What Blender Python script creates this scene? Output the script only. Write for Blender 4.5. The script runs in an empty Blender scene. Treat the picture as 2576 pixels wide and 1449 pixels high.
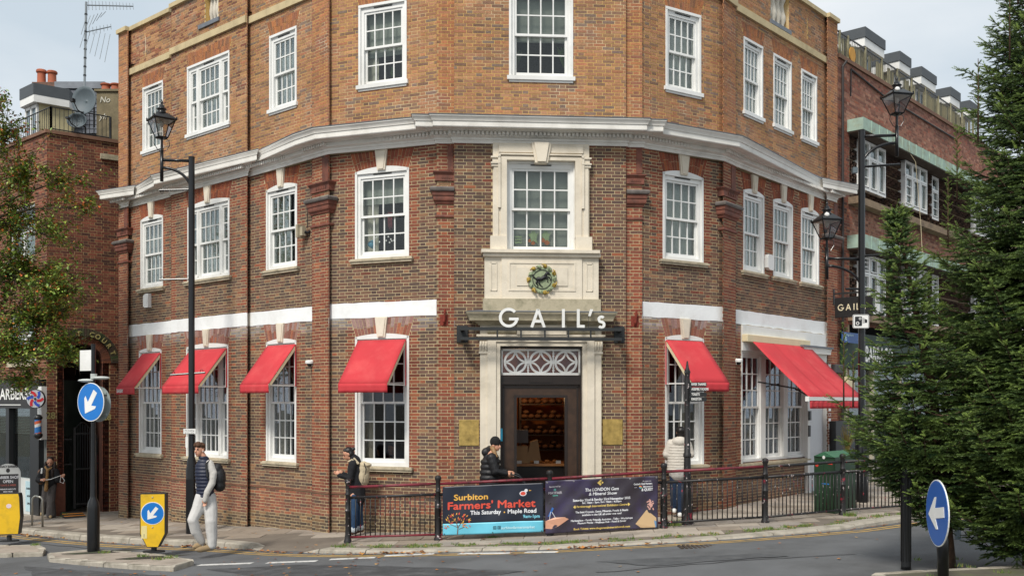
import bpy,math,random
import numpy as np
from mathutils import Vector,Matrix
scene=bpy.context.scene
COL=scene.collection
RND=random.Random(11)
# -- camera
FPX,CAMH,HY,CX=2504.0,2.5,1014.0,1288.0
cam_data=bpy.data.cameras.new("camera")
cam=bpy.data.objects.new("camera",cam_data)
COL.objects.link(cam)
cam.location=(0,0,CAMH)
cam.rotation_euler=(math.radians(90),0,0)
cam_data.sensor_width=36.0
cam_data.lens=36.0*FPX/2576.0
cam_data.shift_y=(HY-724.5)/2576.0
cam_data.clip_start=0.1
cam_data.clip_end=900
scene.camera=cam
# -- world and light
SUN_EL,SUN_AZ=math.radians(48),math.radians(-155) 
world=bpy.data.worlds.new("World")
scene.world=world
world.use_nodes=True
wt=world.node_tree
bg=wt.nodes["Background"]
sky=wt.nodes.new("ShaderNodeTexSky")
sky.sky_type='NISHITA'
sky.sun_disc=False
sky.sun_elevation=SUN_EL
sky.sun_rotation=SUN_AZ
sky.dust_density=3.0
tc=wt.nodes.new("ShaderNodeTexCoord")
mp=wt.nodes.new("ShaderNodeMapping")
mp.inputs["Scale"].default_value=(1,1,2.6)
nz=wt.nodes.new("ShaderNodeTexNoise")
nz.inputs["Scale"].default_value=2.1
nz.inputs["Detail"].default_value=7
nz.inputs["Roughness"].default_value=0.5
rp=wt.nodes.new("ShaderNodeValToRGB")
rp.color_ramp.elements[0].position=0.36
rp.color_ramp.elements[0].color=(7.6,8.7,9.6,1)
rp.color_ramp.elements[1].position=0.66
rp.color_ramp.elements[1].color=(11.6,11.9,12.1,1)
mx=wt.nodes.new("ShaderNodeMix")
mx.data_type='RGBA'
mx.inputs[0].default_value=0.88
wt.links.new(tc.outputs["Generated"],mp.inputs["Vector"])
wt.links.new(mp.outputs[0],nz.inputs["Vector"])
wt.links.new(nz.outputs[0],rp.inputs[0])
wt.links.new(sky.outputs[0],mx.inputs[6])
wt.links.new(rp.outputs[0],mx.inputs[7])
wt.links.new(mx.outputs[2],bg.inputs[0])
bg.inputs[1].default_value=0.064
sun_data=bpy.data.lights.new("sun",'SUN')
sun=bpy.data.objects.new("sun",sun_data)
COL.objects.link(sun)
sun_data.energy=2.5
sun_data.angle=math.radians(13)
sun_data.color=(1.0,0.945,0.865)
sd=Vector((math.sin(SUN_AZ)*math.cos(SUN_EL),math.cos(SUN_AZ)*math.cos(SUN_EL),math.sin(SUN_EL)))
sun.rotation_euler=sd.to_track_quat('Z','Y').to_euler()
sun.location=(0,-10,30)
vs=scene.view_settings
vs.view_transform='Standard'
vs.look='None'
vs.gamma=1.0
vs.exposure=0.46
vs.use_curve_mapping=False
# -- helpers: colour and material
def lin(c):
 if isinstance(c,str):
  c=c.lstrip('#')
  c=[int(c[i:i+2],16)/255 for i in(0,2,4)]
  c=[x/12.92 if x<=.04045 else((x+.055)/1.055)**2.4 for x in c]
 return(c[0],c[1],c[2],1.0)
MATS={}
def mat(key,color='#888888',rough=.7,metal=0.0,var=.12,scale=6.0,bump=.0,bscale=60.0,attr=False,
dirt=None,dirt_amt=.4,dirt_scale=3.0,spec=.5,emit=None,estr=0,coat=0,gain=1.0,objcol=False):
 if key in MATS:return MATS[key]
 m=bpy.data.materials.new(key)
 m.use_nodes=True
 nt=m.node_tree
 N,Lk=nt.nodes,nt.links
 b=N["Principled BSDF"]
 b.inputs["Roughness"].default_value=rough
 b.inputs["Metallic"].default_value=metal
 b.inputs["Specular IOR Level"].default_value=spec
 if coat:b.inputs["Coat Weight"].default_value=coat
 t=N.new("ShaderNodeTexCoord")
 if attr:
  a=N.new("ShaderNodeAttribute");a.attribute_name='col';csock=a.outputs["Color"]
 else:
  rgb=N.new("ShaderNodeRGB");rgb.outputs[0].default_value=lin(color);csock=rgb.outputs[0]
 if dirt:
  n2=N.new("ShaderNodeTexNoise");n2.inputs["Scale"].default_value=dirt_scale;n2.inputs["Detail"].default_value=8
  n2.inputs["Roughness"].default_value=.65
  r2=N.new("ShaderNodeValToRGB");r2.color_ramp.elements[0].position=.48;r2.color_ramp.elements[1].position=.68
  r2.color_ramp.elements[0].color=(0,0,0,1);r2.color_ramp.elements[1].color=(dirt_amt,)*3+(1,)
  mm=N.new("ShaderNodeMix");mm.data_type='RGBA'
  Lk.new(t.outputs["Object"],n2.inputs["Vector"]);Lk.new(n2.outputs[0],r2.inputs[0]);Lk.new(r2.outputs[0],mm.inputs[0])
  Lk.new(csock,mm.inputs[6]);mm.inputs[7].default_value=lin(dirt);csock=mm.outputs[2]
 if var:
  n1=N.new("ShaderNodeTexNoise");n1.inputs["Scale"].default_value=scale;n1.inputs["Detail"].default_value=6
  mr=N.new("ShaderNodeMapRange");mr.inputs[1].default_value=.25;mr.inputs[2].default_value=.75
  mr.inputs[3].default_value=(1-var)*gain;mr.inputs[4].default_value=(1+var)*gain
  vm=N.new("ShaderNodeVectorMath");vm.operation='SCALE'
  Lk.new(t.outputs["Object"],n1.inputs["Vector"]);Lk.new(n1.outputs[0],mr.inputs[0])
  Lk.new(csock,vm.inputs[0]);Lk.new(mr.outputs[0],vm.inputs[3]);csock=vm.outputs[0]
 Lk.new(csock,b.inputs["Base Color"])
 if bump:
  nb=N.new("ShaderNodeTexNoise");nb.inputs["Scale"].default_value=bscale;nb.inputs["Detail"].default_value=4
  bp=N.new("ShaderNodeBump");bp.inputs["Strength"].default_value=bump;bp.inputs["Distance"].default_value=.01
  Lk.new(t.outputs["Object"],nb.inputs["Vector"]);Lk.new(nb.outputs[0],bp.inputs["Height"]);Lk.new(bp.outputs[0],b.inputs["Normal"])
 if emit:
  b.inputs["Emission Color"].default_value=lin(emit);b.inputs["Emission Strength"].default_value=estr
 MATS[key]=m
 return m
def glass_mat(key,tint=(.9,.95,.95),refl=.10,rough=.02,gloss=(.85,.9,1.0)):
 if key in MATS:return MATS[key]
 m=bpy.data.materials.new(key);m.use_nodes=True
 nt=m.node_tree;N,Lk=nt.nodes,nt.links
 N.remove(N["Principled BSDF"])
 out=N["Material Output"]
 tr=N.new("ShaderNodeBsdfTransparent");tr.inputs[0].default_value=(*tint,1)
 gl=N.new("ShaderNodeBsdfGlossy");gl.inputs["Roughness"].default_value=rough;gl.inputs[0].default_value=(*gloss,1)
 lw=N.new("ShaderNodeLayerWeight");lw.inputs[0].default_value=.25
 ma=N.new("ShaderNodeMath");ma.operation='MULTIPLY_ADD';ma.inputs[1].default_value=.5;ma.inputs[2].default_value=refl
 ms=N.new("ShaderNodeMixShader")
 Lk.new(lw.outputs["Fresnel"],ma.inputs[0]);Lk.new(ma.outputs[0],ms.inputs[0])
 Lk.new(tr.outputs[0],ms.inputs[1]);Lk.new(gl.outputs[0],ms.inputs[2]);Lk.new(ms.outputs[0],out.inputs[0])
 MATS[key]=m
 return m
# -- helpers: frames and mesh builder
class Fr:
 """local frame: a along ax, b along ay, c along az"""
 def __init__(s,O=(0,0,0),ax=(1,0,0),ay=(0,1,0),az=(0,0,1)):
  s.O,s.ax,s.ay,s.az=Vector(O),Vector(ax),Vector(ay),Vector(az)
  s.flip=s.ax.cross(s.ay).dot(s.az)<0
 def pt(s,a,b,c):
  O,x,y,z=s.O,s.ax,s.ay,s.az
  return(O[0]+x[0]*a+y[0]*b+z[0]*c,O[1]+x[1]*a+y[1]*b+z[1]*c,O[2]+x[2]*a+y[2]*b+z[2]*c)
WORLD=Fr()
def rotz(loc,deg):
 r=math.radians(deg)
 return Fr(loc,(math.cos(r),math.sin(r),0),(-math.sin(r),math.cos(r),0))
class MB:
 def __init__(s,fr=WORLD):
  s.v,s.f,s.c,s.m,s.fr,s.cur,s.col=[],[],[],[],fr,0,None
 def addv(s,p):
  s.v.append(s.fr.pt(*p));s.c.append(s.col or(1,1,1,1));return len(s.v)-1
 def addf(s,idx,flip=False):
  if s.fr.flip!=flip:idx=tuple(reversed(idx))
  s.f.append(tuple(idx));s.m.append(s.cur)
 def quad(s,*pts):
  s.addf([s.addv(p)for p in pts])
 def box(s,a0,a1,b0,b1,c0,c1,faces='abcdef'):
  i=len(s.v)
  for p in((a0,b0,c0),(a1,b0,c0),(a1,b1,c0),(a0,b1,c0),(a0,b0,c1),(a1,b0,c1),(a1,b1,c1),(a0,b1,c1)):s.addv(p)
  for k,q in(('a',(0,3,2,1)),('b',(4,5,6,7)),('c',(0,1,5,4)),('d',(1,2,6,5)),('e',(2,3,7,6)),('f',(3,0,4,7))):
   if k in faces:s.addf([i+j for j in q])
  return s
 def bevbox(s,a0,a1,b0,b1,c0,c1,w=.01):
  """box with its front/top edges bevelled: octagonal sections in a-c swept along b plus inset caps"""
  pts=[(a0+w,c0),(a1-w,c0),(a1,c0+w),(a1,c1-w),(a1-w,c1),(a0+w,c1),(a0,c1-w),(a0,c0+w)]
  ins=[(min(max(p[0],a0+w),a1-w),min(max(p[1],c0+w),c1-w))for p in pts]
  i=len(s.v)
  for ps,b in((ins,b0),(pts,b0+w),(pts,b1-w),(ins,b1)):
   for p in ps:s.addv((p[0],b,p[1]))
  for r in range(3):
   for k in range(8):
    s.addf((i+r*8+k,i+r*8+(k+1)%8,i+r*8+8+(k+1)%8,i+r*8+8+k))
  s.addf(tuple(i+7-k for k in range(8)));s.addf(tuple(i+24+k for k in range(8)))
  return s
 def prism(s,poly,b0,b1):
  """polygon in (a,c), extruded along b from b0 to b1"""
  area=sum(poly[k][0]*poly[(k+1)%len(poly)][1]-poly[(k+1)%len(poly)][0]*poly[k][1]for k in range(len(poly)))
  if area<0:poly=poly[::-1]
  n=len(poly);i=len(s.v)
  for p in poly:s.addv((p[0],b0,p[1]))
  for p in poly:s.addv((p[0],b1,p[1]))
  s.addf(tuple(i+k for k in range(n)));s.addf(tuple(i+n+n-1-k for k in range(n)))
  for k in range(n):s.addf((i+k,i+n+k,i+n+(k+1)%n,i+(k+1)%n))
  return s
 def prismz(s,poly,c0,c1):
  """polygon in (a,b), extruded along c"""
  area=sum(poly[k][0]*poly[(k+1)%len(poly)][1]-poly[(k+1)%len(poly)][0]*poly[k][1]for k in range(len(poly)))
  if area<0:poly=poly[::-1]
  n=len(poly);i=len(s.v)
  for p in poly:s.addv((p[0],p[1],c0))
  for p in poly:s.addv((p[0],p[1],c1))
  s.addf(tuple(i+n-1-k for k in range(n)));s.addf(tuple(i+n+k for k in range(n)))
  for k in range(n):s.addf((i+k,i+(k+1)%n,i+n+(k+1)%n,i+n+k))
  return s
 def lathe(s,prof,ctr=(0,0),n=16,cap=True,sx=1,sy=1):
  """profile [(r, c)] from bottom to top, turned about the c axis through (a,b)=ctr"""
  i=len(s.v);m=len(prof)
  for r,c in prof:
   for k in range(n):
    t=2*math.pi*k/n
    s.addv((ctr[0]+r*sx*math.cos(t),ctr[1]+r*sy*math.sin(t),c))
  for j in range(m-1):
   for k in range(n):
    s.addf((i+j*n+k,i+j*n+(k+1)%n,i+(j+1)*n+(k+1)%n,i+(j+1)*n+k))
  if cap:
   s.addf(tuple(i+n-1-k for k in range(n)));s.addf(tuple(i+(m-1)*n+k for k in range(n)))
  return s
 def tube(s,pts,r,n=8,cap=True):
  """r: number or list; round tube through local points"""
  P=[Vector(p)for p in pts]
  rs=r if isinstance(r,(list,tuple))else[r]*len(P)
  i=len(s.v)
  up=None
  for k,p in enumerate(P):
   d=(P[min(k+1,len(P)-1)]-P[max(k-1,0)])
   if d.length<1e-9:d=Vector((0,0,1))
   d.normalize()
   if up is None:
    up=Vector((0,0,1))if abs(d.z)<.9 else Vector((1,0,0))
   u=d.cross(up)
   if u.length<1e-6:u=d.cross(Vector((0,1,0)))
   u.normalize();w=u.cross(d).normalized()
   up=w
   for q in range(n):
    t=2*math.pi*q/n
    v=p+(u*math.cos(t)+w*math.sin(t))*rs[k]
    s.addv(tuple(v))
  for j in range(len(P)-1):
   for q in range(n):
    s.addf((i+j*n+(q+1)%n,i+j*n+q,i+(j+1)*n+q,i+(j+1)*n+(q+1)%n),True)
  if cap:
   s.addf(tuple(i+q for q in range(n)),True);s.addf(tuple(i+(len(P)-1)*n+n-1-q for q in range(n)),True)
  return s
 def ball(s,c,r,n=12,m=8):
  rx,ry,rz=r if isinstance(r,(tuple,list))else(r,r,r)
  i=len(s.v)
  for j in range(1,m):
   ph=math.pi*j/m
   for k in range(n):
    t=2*math.pi*k/n
    s.addv((c[0]+rx*math.sin(ph)*math.cos(t),c[1]+ry*math.sin(ph)*math.sin(t),c[2]-rz*math.cos(ph)))
  b=s.addv((c[0],c[1],c[2]-rz));t_=s.addv((c[0],c[1],c[2]+rz))
  for j in range(m-2):
   for k in range(n):
    s.addf((i+j*n+k,i+j*n+(k+1)%n,i+(j+1)*n+(k+1)%n,i+(j+1)*n+k))
  for k in range(n):
   s.addf((b,i+(k+1)%n,i+k));s.addf((t_,i+(m-2)*n+k,i+(m-2)*n+(k+1)%n))
  return s
 def sheet(s,a0,a1,c0,c1,rects,b=0):
  A=sorted({a0,a1,*[x for r in rects for x in r[:2]if a0<x<a1]})
  C=sorted({c0,c1,*[x for r in rects for x in r[2:4]if c0<x<c1]})
  for i in range(len(A)-1):
   for j in range(len(C)-1):
    am,cm=(A[i]+A[i+1])/2,(C[j]+C[j+1])/2
    if any(r[0]<am<r[1]and r[2]<cm<r[3]for r in rects):continue
    s.quad((A[i],b,C[j]),(A[i+1],b,C[j]),(A[i+1],b,C[j+1]),(A[i],b,C[j+1]))
  return s
 def mesh(s,name,mats,smooth=False):
  me=bpy.data.meshes.new(name)
  me.from_pydata(s.v,[],s.f)
  mats=mats if isinstance(mats,(list,tuple))else[mats]
  for m in mats:me.materials.append(m)
  if len(mats)>1:me.polygons.foreach_set('material_index',s.m)
  if s.col is not None:
   at=me.color_attributes.new('col','FLOAT_COLOR','POINT')
   at.data.foreach_set('color',np.array(s.c,dtype=np.float32).ravel())
  if smooth:me.polygons.foreach_set('use_smooth',[True]*len(me.polygons))
  me.update()
  return me
 def build(s,name,mats,parent=None,smooth=False,**kw):
  o=bpy.data.objects.new(name,s.mesh(name,mats,smooth))
  return link(o,parent,**kw)
def link(o,parent=None,label=None,cat=None,group=None,kind=None):
 COL.objects.link(o)
 if parent is not None:
  o.parent=parent
  o.matrix_parent_inverse=Matrix.Translation(-WLOC.get(parent.name,Vector((0,0,0))))
 if label:o['label']=label
 if cat:o['category']=cat
 if group:o['group']=group
 if kind:o['kind']=kind
 return o
WLOC={}
def thing(name,label,cat,loc=(0,0,0),group=None):
 o=bpy.data.objects.new(name,None)
 o.empty_display_size=.3
 o.location=loc
 link(o,None,label,cat,group)
 WLOC[o.name]=Vector(loc)
 return o
def smooth_angle(o,deg=35):
 """smooth faces, keep sharp edges by angle"""
 import bmesh
 bm=bmesh.new();bm.from_mesh(o.data)
 bmesh.ops.remove_doubles(bm,verts=bm.verts,dist=1e-5)
 for e in bm.edges:
  if len(e.link_faces)==2:e.smooth=e.calc_face_angle(0)<math.radians(deg)
 for f in bm.faces:f.smooth=True
 bm.to_mesh(o.data);bm.free()
 return o
_text_cache={}
def text_polys(body,size):
 cu=bpy.data.curves.new('tmp_text','FONT')
 cu.body=body;cu.size=size;cu.extrude=0;cu.resolution_u=3
 o=bpy.data.objects.new('tmp_text',cu)
 COL.objects.link(o)
 dg=bpy.context.evaluated_depsgraph_get()
 me=bpy.data.meshes.new_from_object(o.evaluated_get(dg))
 bpy.data.objects.remove(o);bpy.data.curves.remove(cu)
 V=[tuple(v.co)for v in me.vertices];Fc=[tuple(p.vertices)for p in me.polygons]
 bpy.data.meshes.remove(me)
 return V,Fc
def text_into(mb,body,a,c,b,height=None,width=None,size=.1,center=False,bold=0,shear=0,curve=None):
 """flat lettering in the (a,c) plane at b; width fits the string"""
 V,Fc=text_polys(body,1.0)
 if not V:return
 xs=[v[0]for v in V];ys=[v[1]for v in V]
 x0,x1=min(xs),max(xs)
 caph=.73
 sc=(height/caph)if height else size
 sx=(width/(x1-x0))if width else sc
 offs=[(0,0)]if not bold else[(-bold,0),(bold,0),(0,bold),(0,-bold)]
 ce=(x1-x0)*sx/2 if center else 0
 for k,(ox,oy)in enumerate(offs):
  i=len(mb.v)
  for v in V:
   x=(v[0]-x0)*sx-ce+ox;y=v[1]*sc+oy
   x+=y*shear
   mb.addv((a+x,b+k*.0004,c+y))
  for f in Fc:mb.addf([i+q for q in f])
def remeshed(mb,name,mats,parent,voxel=.012,smooth=3,disp=0,dscale=.1,**kw):
 """unite overlapping solids into one continuous skin"""
 me=mb.mesh('tmp',mats)
 o=bpy.data.objects.new('tmp',me);COL.objects.link(o)
 md=o.modifiers.new('r','REMESH');md.mode='VOXEL';md.voxel_size=voxel
 if smooth:
  ms=o.modifiers.new('s','SMOOTH');ms.iterations=smooth;ms.factor=.5
 if disp:
  tx=bpy.data.textures.new('t','CLOUDS');tx.noise_scale=dscale;tx.noise_depth=2
  dm=o.modifiers.new('d','DISPLACE');dm.texture=tx;dm.strength=disp;dm.texture_coords='LOCAL'
 dg=bpy.context.evaluated_depsgraph_get()
 me2=bpy.data.meshes.new_from_object(o.evaluated_get(dg))
 me2.name=name
 bpy.data.objects.remove(o);bpy.data.meshes.remove(me)
 me2.polygons.foreach_set('use_smooth',[True]*len(me2.polygons))
 me2.materials.clear()
 for m in(mats if isinstance(mats,(list,tuple))else[mats]):me2.materials.append(m)
 o2=bpy.data.objects.new(name,me2)
 return link(o2,parent,**kw)
def px(x,y,d):
 return Vector(((x-CX)/FPX*d,d,CAMH+(HY-y)/FPX*d))
# -- ground levels
_gx=[-60,-20,-13,-9.7,-3.9,-1.45,3.7,7,60]
_gz=[-1.2,-.62,-.47,-.41,-.08,.03,.33,.40,.62]
def G(x):
 return float(np.mean(np.interp([x-1.4,x-.7,x,x+.7,x+1.4],_gx,_gz)))
def ZR(x,y):
 return G(x)-.115+min(max(.028*(19.3-y),0),.15)
def on_pave(x,y,add=0.0):
 d=20.
 for _ in range(30):
  X=(x-CX)/FPX*d
  d=.5*d+.5*(CAMH-G(X)-add)*FPX/(y-HY)
 return Vector(((x-CX)/FPX*d,d,G((x-CX)/FPX*d)+add))
def on_road(x,y,add=0.0):
 d=18.
 for _ in range(40):
  X=(x-CX)/FPX*d
  d=.6*d+.4*(CAMH-ZR(X,d)-add)*FPX/(y-HY)
 X=(x-CX)/FPX*d
 return Vector((X,d,ZR(X,d)+add))
# -- facade tools
from mathutils import noise as mnoise
def line(a,b):
 return[Vector(((x-CX)/FPX*d,d))for x,d in(a,b)]
LN={'L2':line((322,25.2),(787,20.27)),'L1':line((828,19.85),(1098,18.98)),'C':line((1142,18.9),(1575,19.15)),
'R1':line((1616,19.28),(1820,20.43)),'R2':line((1850,20.96),(2080,24.3))}
def on_line(n,x,out=0.0):
 A,B=LN[n];t=(B-A).normalized();nn=Vector((t.y,-t.x));A=A+nn*out
 r=Vector(((x-CX)/FPX,1.0))
 det=-t.x*r.y+t.y*r.x
 d=(-t.x*A.y+t.y*A.x)/det
 return Vector((r.x*d,r.y*d))
class Fac(Fr):
 def __init__(s,A,B,name='',z=0.0):
  t=(B-A).normalized()
  super().__init__((A.x,A.y,z),(t.x,t.y,0),(t.y,-t.x,0),(0,0,1))
  s.A,s.t,s.L,s.name=A,t,(B-A).length,name
  s.n=Vector((t.y,-t.x))
 def s_of(s,x,out=0.0):
  A=s.A+s.n*out;t=s.t;r=Vector(((x-CX)/FPX,1.0))
  det=-t.x*r.y+t.y*r.x
  d=(-t.x*A.y+t.y*A.x)/det
  return(r*d-A).dot(t)
 def z_of(s,x,y,out=0.0):
  A=s.A+s.n*out;t=s.t;r=Vector(((x-CX)/FPX,1.0))
  det=-t.x*r.y+t.y*r.x
  d=(-t.x*A.y+t.y*A.x)/det
  return CAMH+(HY-y)*d/FPX
def pal(*hx):return[lin(h)for h in hx]
def darker(c,k):return(c[0]*k,c[1]*k,c[2]*k,1)
PAL_DARK=pal('#54443c','#624a3e','#6c5040','#785644','#4e413c','#7c5a46','#5f4b41','#6f5244','#845f48','#5a4940','#7a5442','#98704c')
PAL_RED=pal('#94452f','#a14d33','#86402f','#ad5a3a','#9b5238','#7f3f30','#b25f3a','#8f4a38')
PAL_UP=pal('#a87650','#a0704c','#b07c50','#986648','#ac7854','#b07448','#a4734e','#90674c','#b28052','#846450','#9e6a46','#786050','#6e645e','#664f44','#a86844','#aa7a58','#a27850')
PAL_UPPIL=pal('#a86a44','#a26a48','#b07448','#986248','#b07044','#8e6248','#a8704a')
PAL_PLINTH=pal('#8c4f3c','#7d4a3b','#96563f','#74473a','#a05c40','#84503f','#6c463b','#a86240')
PAL_BASE=pal('#6f5a45','#5c4a3c','#7c6248','#66513f','#4f4338','#8c6a48')
PAL_LB=pal('#7a3f2c','#8a4a32','#6e3a2b','#7f4631','#64382b','#905037','#5a342a')
PAL_RB=pal('#9c6450','#8a5242','#aa7058','#7c4a3c','#ae7a64','#98644f','#865444','#a05a44')
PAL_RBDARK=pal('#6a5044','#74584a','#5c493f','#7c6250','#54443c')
def squeeze(p,k,kr=1.0):
 mm=[sum(c[i]for c in p)/len(p)for i in range(3)];out=[]
 for c in p:
  v=[c[i]+(mm[i]-c[i])*k for i in range(3)];out.append((v[0]*kr,v[1],v[2],1))
 return out
PAL_DARK,PAL_UP,PAL_PLINTH=squeeze(PAL_DARK,.28,1.04),squeeze(PAL_UP,.32),squeeze(PAL_PLINTH,.3,.96)
PAL_RED=squeeze(PAL_RED,.3,.86)
COURSE,JNT=.0627,.0118
FULL={}
class Brick:
 """collects the bricks of one building in one coloured mesh; remembers whole ones so that some can be picked out"""
 def __init__(s,course=COURSE,stretch=.2245,head=.1075):
  s.mb=MB();s.mb.col=(1,1,1,1);s.full=[];s.course,s.st,s.hd=course,stretch,head
 def one(s,fr,a0,a1,c0,c1,out,col,full=False,dep=.014):
  if full:
   s.full.append((fr,a0,a1,c0,c1,out,col));return
  mb=s.mb;mb.fr=fr;mb.col=col
  mb.box(a0,a1,-dep,out,c0,c1,'abdef')
 def wall(s,fr,L,z0,z1,fn,holes=None,out=0.0,jit=.0022,off=0.0,s0=0.0,record=True,skip=None):
  c=s.course;k=math.floor(z0/c)
  pitch=s.st+s.hd+2*JNT
  while k*c<z1-.012:
   a=max(z0,k*c);b=min(z1,(k+1)*c-JNT)
   if b-a>.014:
    zm=(a+b)/2
    free=[(s0,s0+L)]
    if holes:
     for h in holes:
      iv=h(zm)
      if iv:
       nf=[]
       for u,v in free:
        if iv[1]<=u or iv[0]>=v:nf.append((u,v));continue
        if iv[0]>u:nf.append((u,iv[0]-JNT*.6))
        if iv[1]<v:nf.append((iv[1]+JNT*.6,v))
       free=nf
    u=s0+off-(pitch/2 if k%2 else 0)-pitch
    i=0
    while u<s0+L:
     w=s.st if i%2==0 else s.hd
     for(f0,f1)in free:
      x0,x1=max(u,f0),min(u+w,f1)
      if x1-x0>.022:
       o=out+RND.uniform(-jit,jit)*.8
       col=fn((x0+x1)/2,zm,w<.15)
       if col is None:continue
       q_=mnoise.noise(Vector((fr.O[0]+x0*fr.ax[0],fr.O[1]+x0*fr.ax[1],zm))*.7)+.6*mnoise.noise(Vector((x0+fr.O[0]*3,0,zm*.35))*2.3)
       g=RND.uniform(.88,1.12)*(1+.22*q_)
       lu=(col[0]*.3+col[1]*.59+col[2]*.11)*1.04;col=tuple(v+(lu-v)*.09 for v in col[:3])
       col=(col[0]*g,col[1]*g*RND.uniform(.97,1.03),col[2]*g,1)
       j=RND.uniform(-.0012,.0012)
       whole=record and x1-x0>w-.001 and b-a>c-JNT-.002
       s.rec(fr,x0,x1,a+j,b+j,o,col,whole)
     u+=w+JNT;i+=1
   k+=1
 def rec(s,fr,x0,x1,a,b,o,col,whole):
  if whole:s.full.append((fr,x0,x1,a,b,o,col))
  else:s.one(fr,x0,x1,a,b,o,col)
 def finish(s,parent,material,nparts=300,zmin=1.2,zmax=99,name='brick',ok=None):
  """the bricks that show largest become parts of their own; the rest one mesh"""
  eye=Vector((0,0,CAMH))
  sc=[]
  for q in s.full:
   fr,x0,x1,a,b,o,col=q
   p=Vector(fr.pt((x0+x1)/2,o,(a+b)/2));v=eye-p
   n=fr.ay
   vis=(x1-x0)*(b-a)*max(v.normalized().dot(n),0)/v.length_squared
   Y=HY-(p.z-CAMH)/p.y*FPX;X=CX+p.x/p.y*FPX
   if not(0<X<2576 and 0<Y<1449)or p.z<zmin or(ok and not ok(X,Y)):vis*=1e-3
   sc.append(vis)
  order=sorted(range(len(sc)),key=lambda i:-sc[i])
  pick=set(order[:nparts])
  cache={}
  for i in order:
   fr,x0,x1,a,b,o,col=s.full[i]
   if i not in pick:
    s.one(fr,x0,x1,a,b,o,col)
   else:
    key=(x1-x0>.15,tuple(int(v*40)for v in col[:3]))
    if key not in cache:
     m=MB();m.col=col
     m.box(-.5,.5,0,1,-.5,.5)
     cache[key]=m.mesh('brick',material)
    ob=bpy.data.objects.new(name,cache[key])
    t,n=fr.ax,fr.ay
    M=Matrix(((t.x,-n.x,0,0),(t.y,-n.y,0,0),(0,0,1,0),(0,0,0,1)))
    p=fr.pt((x0+x1)/2,o,(a+b)/2)
    M=Matrix.Translation(p)@M@Matrix.Diagonal((x1-x0,o+.014,b-a,1))
    link(ob,parent)
    ob.matrix_world=M
    ob.matrix_basis=Matrix.Translation(-WLOC[parent.name])@M if False else M
  s.mb.fr=WORLD
  return s.mb.build('brickwork',material,parent,kind='stuff')
def place(ob,parent,M):
 """put a child at world matrix M under an unrotated parent"""
 link(ob,parent)
 ob.matrix_basis=M
 return ob
def fr_matrix(fr,a,b,c):
 t,n=fr.ax,fr.ay
 M=Matrix(((t.x,-n.x,0,0),(t.y,-n.y,0,0),(0,0,1,0),(0,0,0,1)))
 return Matrix.Translation(fr.pt(a,b,c))@M
def sweep(mb,path,prof,closed_prof=False):
 """profile [(out, z)] swept along plan path (list of 2D points), mitred"""
 n=len(path)
 nor=[]
 for i in range(n-1):
  t=(path[i+1]-path[i]).normalized();nor.append(Vector((t.y,-t.x)))
 rows=[]
 for i in range(n):
  if i==0:m=nor[0]
  elif i==n-1:m=nor[-1]
  else:
   m=nor[i-1]+nor[i]
   if m.length<.2:m=nor[i]
   else:m=m/max(m.length_squared/2,.35)
  rows.append([mb.addv((path[i].x+m.x*o,path[i].y+m.y*o,z))for o,z in prof])
 k=len(prof)
 for i in range(n-1):
  for j in range(k if closed_prof else k-1):
   a,b=rows[i],rows[i+1]
   mb.addf((a[j],b[j],b[(j+1)%k],a[(j+1)%k]))
 for r in(rows[0],rows[-1]):
  if k>2:mb.addf(tuple(r))
# -- materials
M_brick=mat('brick_face',attr=True,rough=.88,var=.22,scale=28,bump=.5,bscale=90,gain=.86)
M_mort_lo=mat('mortar_cream','#b9a884',rough=.95,var=.22,scale=4)
M_mort_up=mat('mortar_ochre','#c6a464',rough=.95,var=.22,scale=4,dirt='#cfc6b4',dirt_amt=.8,dirt_scale=1.3)
M_white=mat('white_paint','#e4e4e1',rough=.42,var=.05,scale=3,dirt='#b3afa5',dirt_amt=.35,dirt_scale=1.1)
M_whiteband=mat('white_masonry_paint','#eceeee',rough=.7,var=.04,scale=2,bump=.4,bscale=14,dirt='#c2c0ba',dirt_amt=.4,dirt_scale=1.4)
M_corn=mat('cornice_paint','#e2dfd8',rough=.6,var=.06,scale=2.5,dirt='#a8a49a',dirt_amt=.4,dirt_scale=1.7)
M_lead=mat('lead','#747980',rough=.55,metal=.3,var=.2,scale=5)
M_stone=mat('portland_stone','#d9cfbd',rough=.85,var=.09,scale=3,bump=.3,bscale=40,dirt='#a39a86',dirt_amt=.35,dirt_scale=2.2)
M_stoned=mat('stained_stone','#b0a68e',rough=.9,var=.18,scale=3,bump=.5,bscale=30,dirt='#5b5a44',dirt_amt=.75,dirt_scale=3.0)
M_sill=mat('sill_stone','#b8ac94',rough=.9,var=.2,scale=6,bump=.3,dirt='#6e6a58',dirt_amt=.6,dirt_scale=5)
M_string=mat('string_course_stone','#bfae88',rough=.85,var=.12,scale=4,dirt='#8a7c60',dirt_amt=.4)
M_terra=mat('red_terracotta','#744435',rough=.7,var=.28,scale=7,dirt='#3a2a24',dirt_amt=.7,dirt_scale=5)
M_terragrey=mat('weathered_terracotta','#6a6460',rough=.8,var=.3,scale=8)
M_glass=glass_mat('window_glass',(.88,.90,.885),.03,.015,(.78,.82,.84))
M_glass_dark=glass_mat('shop_glass',(.80,.80,.78),.03,.01)
M_blind=mat('roller_blind','#9da19a',rough=.9,var=.06)
M_net=mat('net_curtain','#b9bdb8',rough=.95,var=.15,scale=12)
M_linen=mat('linen_curtain','#c2beb0',rough=.95,var=.12,scale=14)
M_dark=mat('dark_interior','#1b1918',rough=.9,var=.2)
M_brownin=mat('brown_interior','#45290f',rough=.8,var=.25,scale=3)
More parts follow.
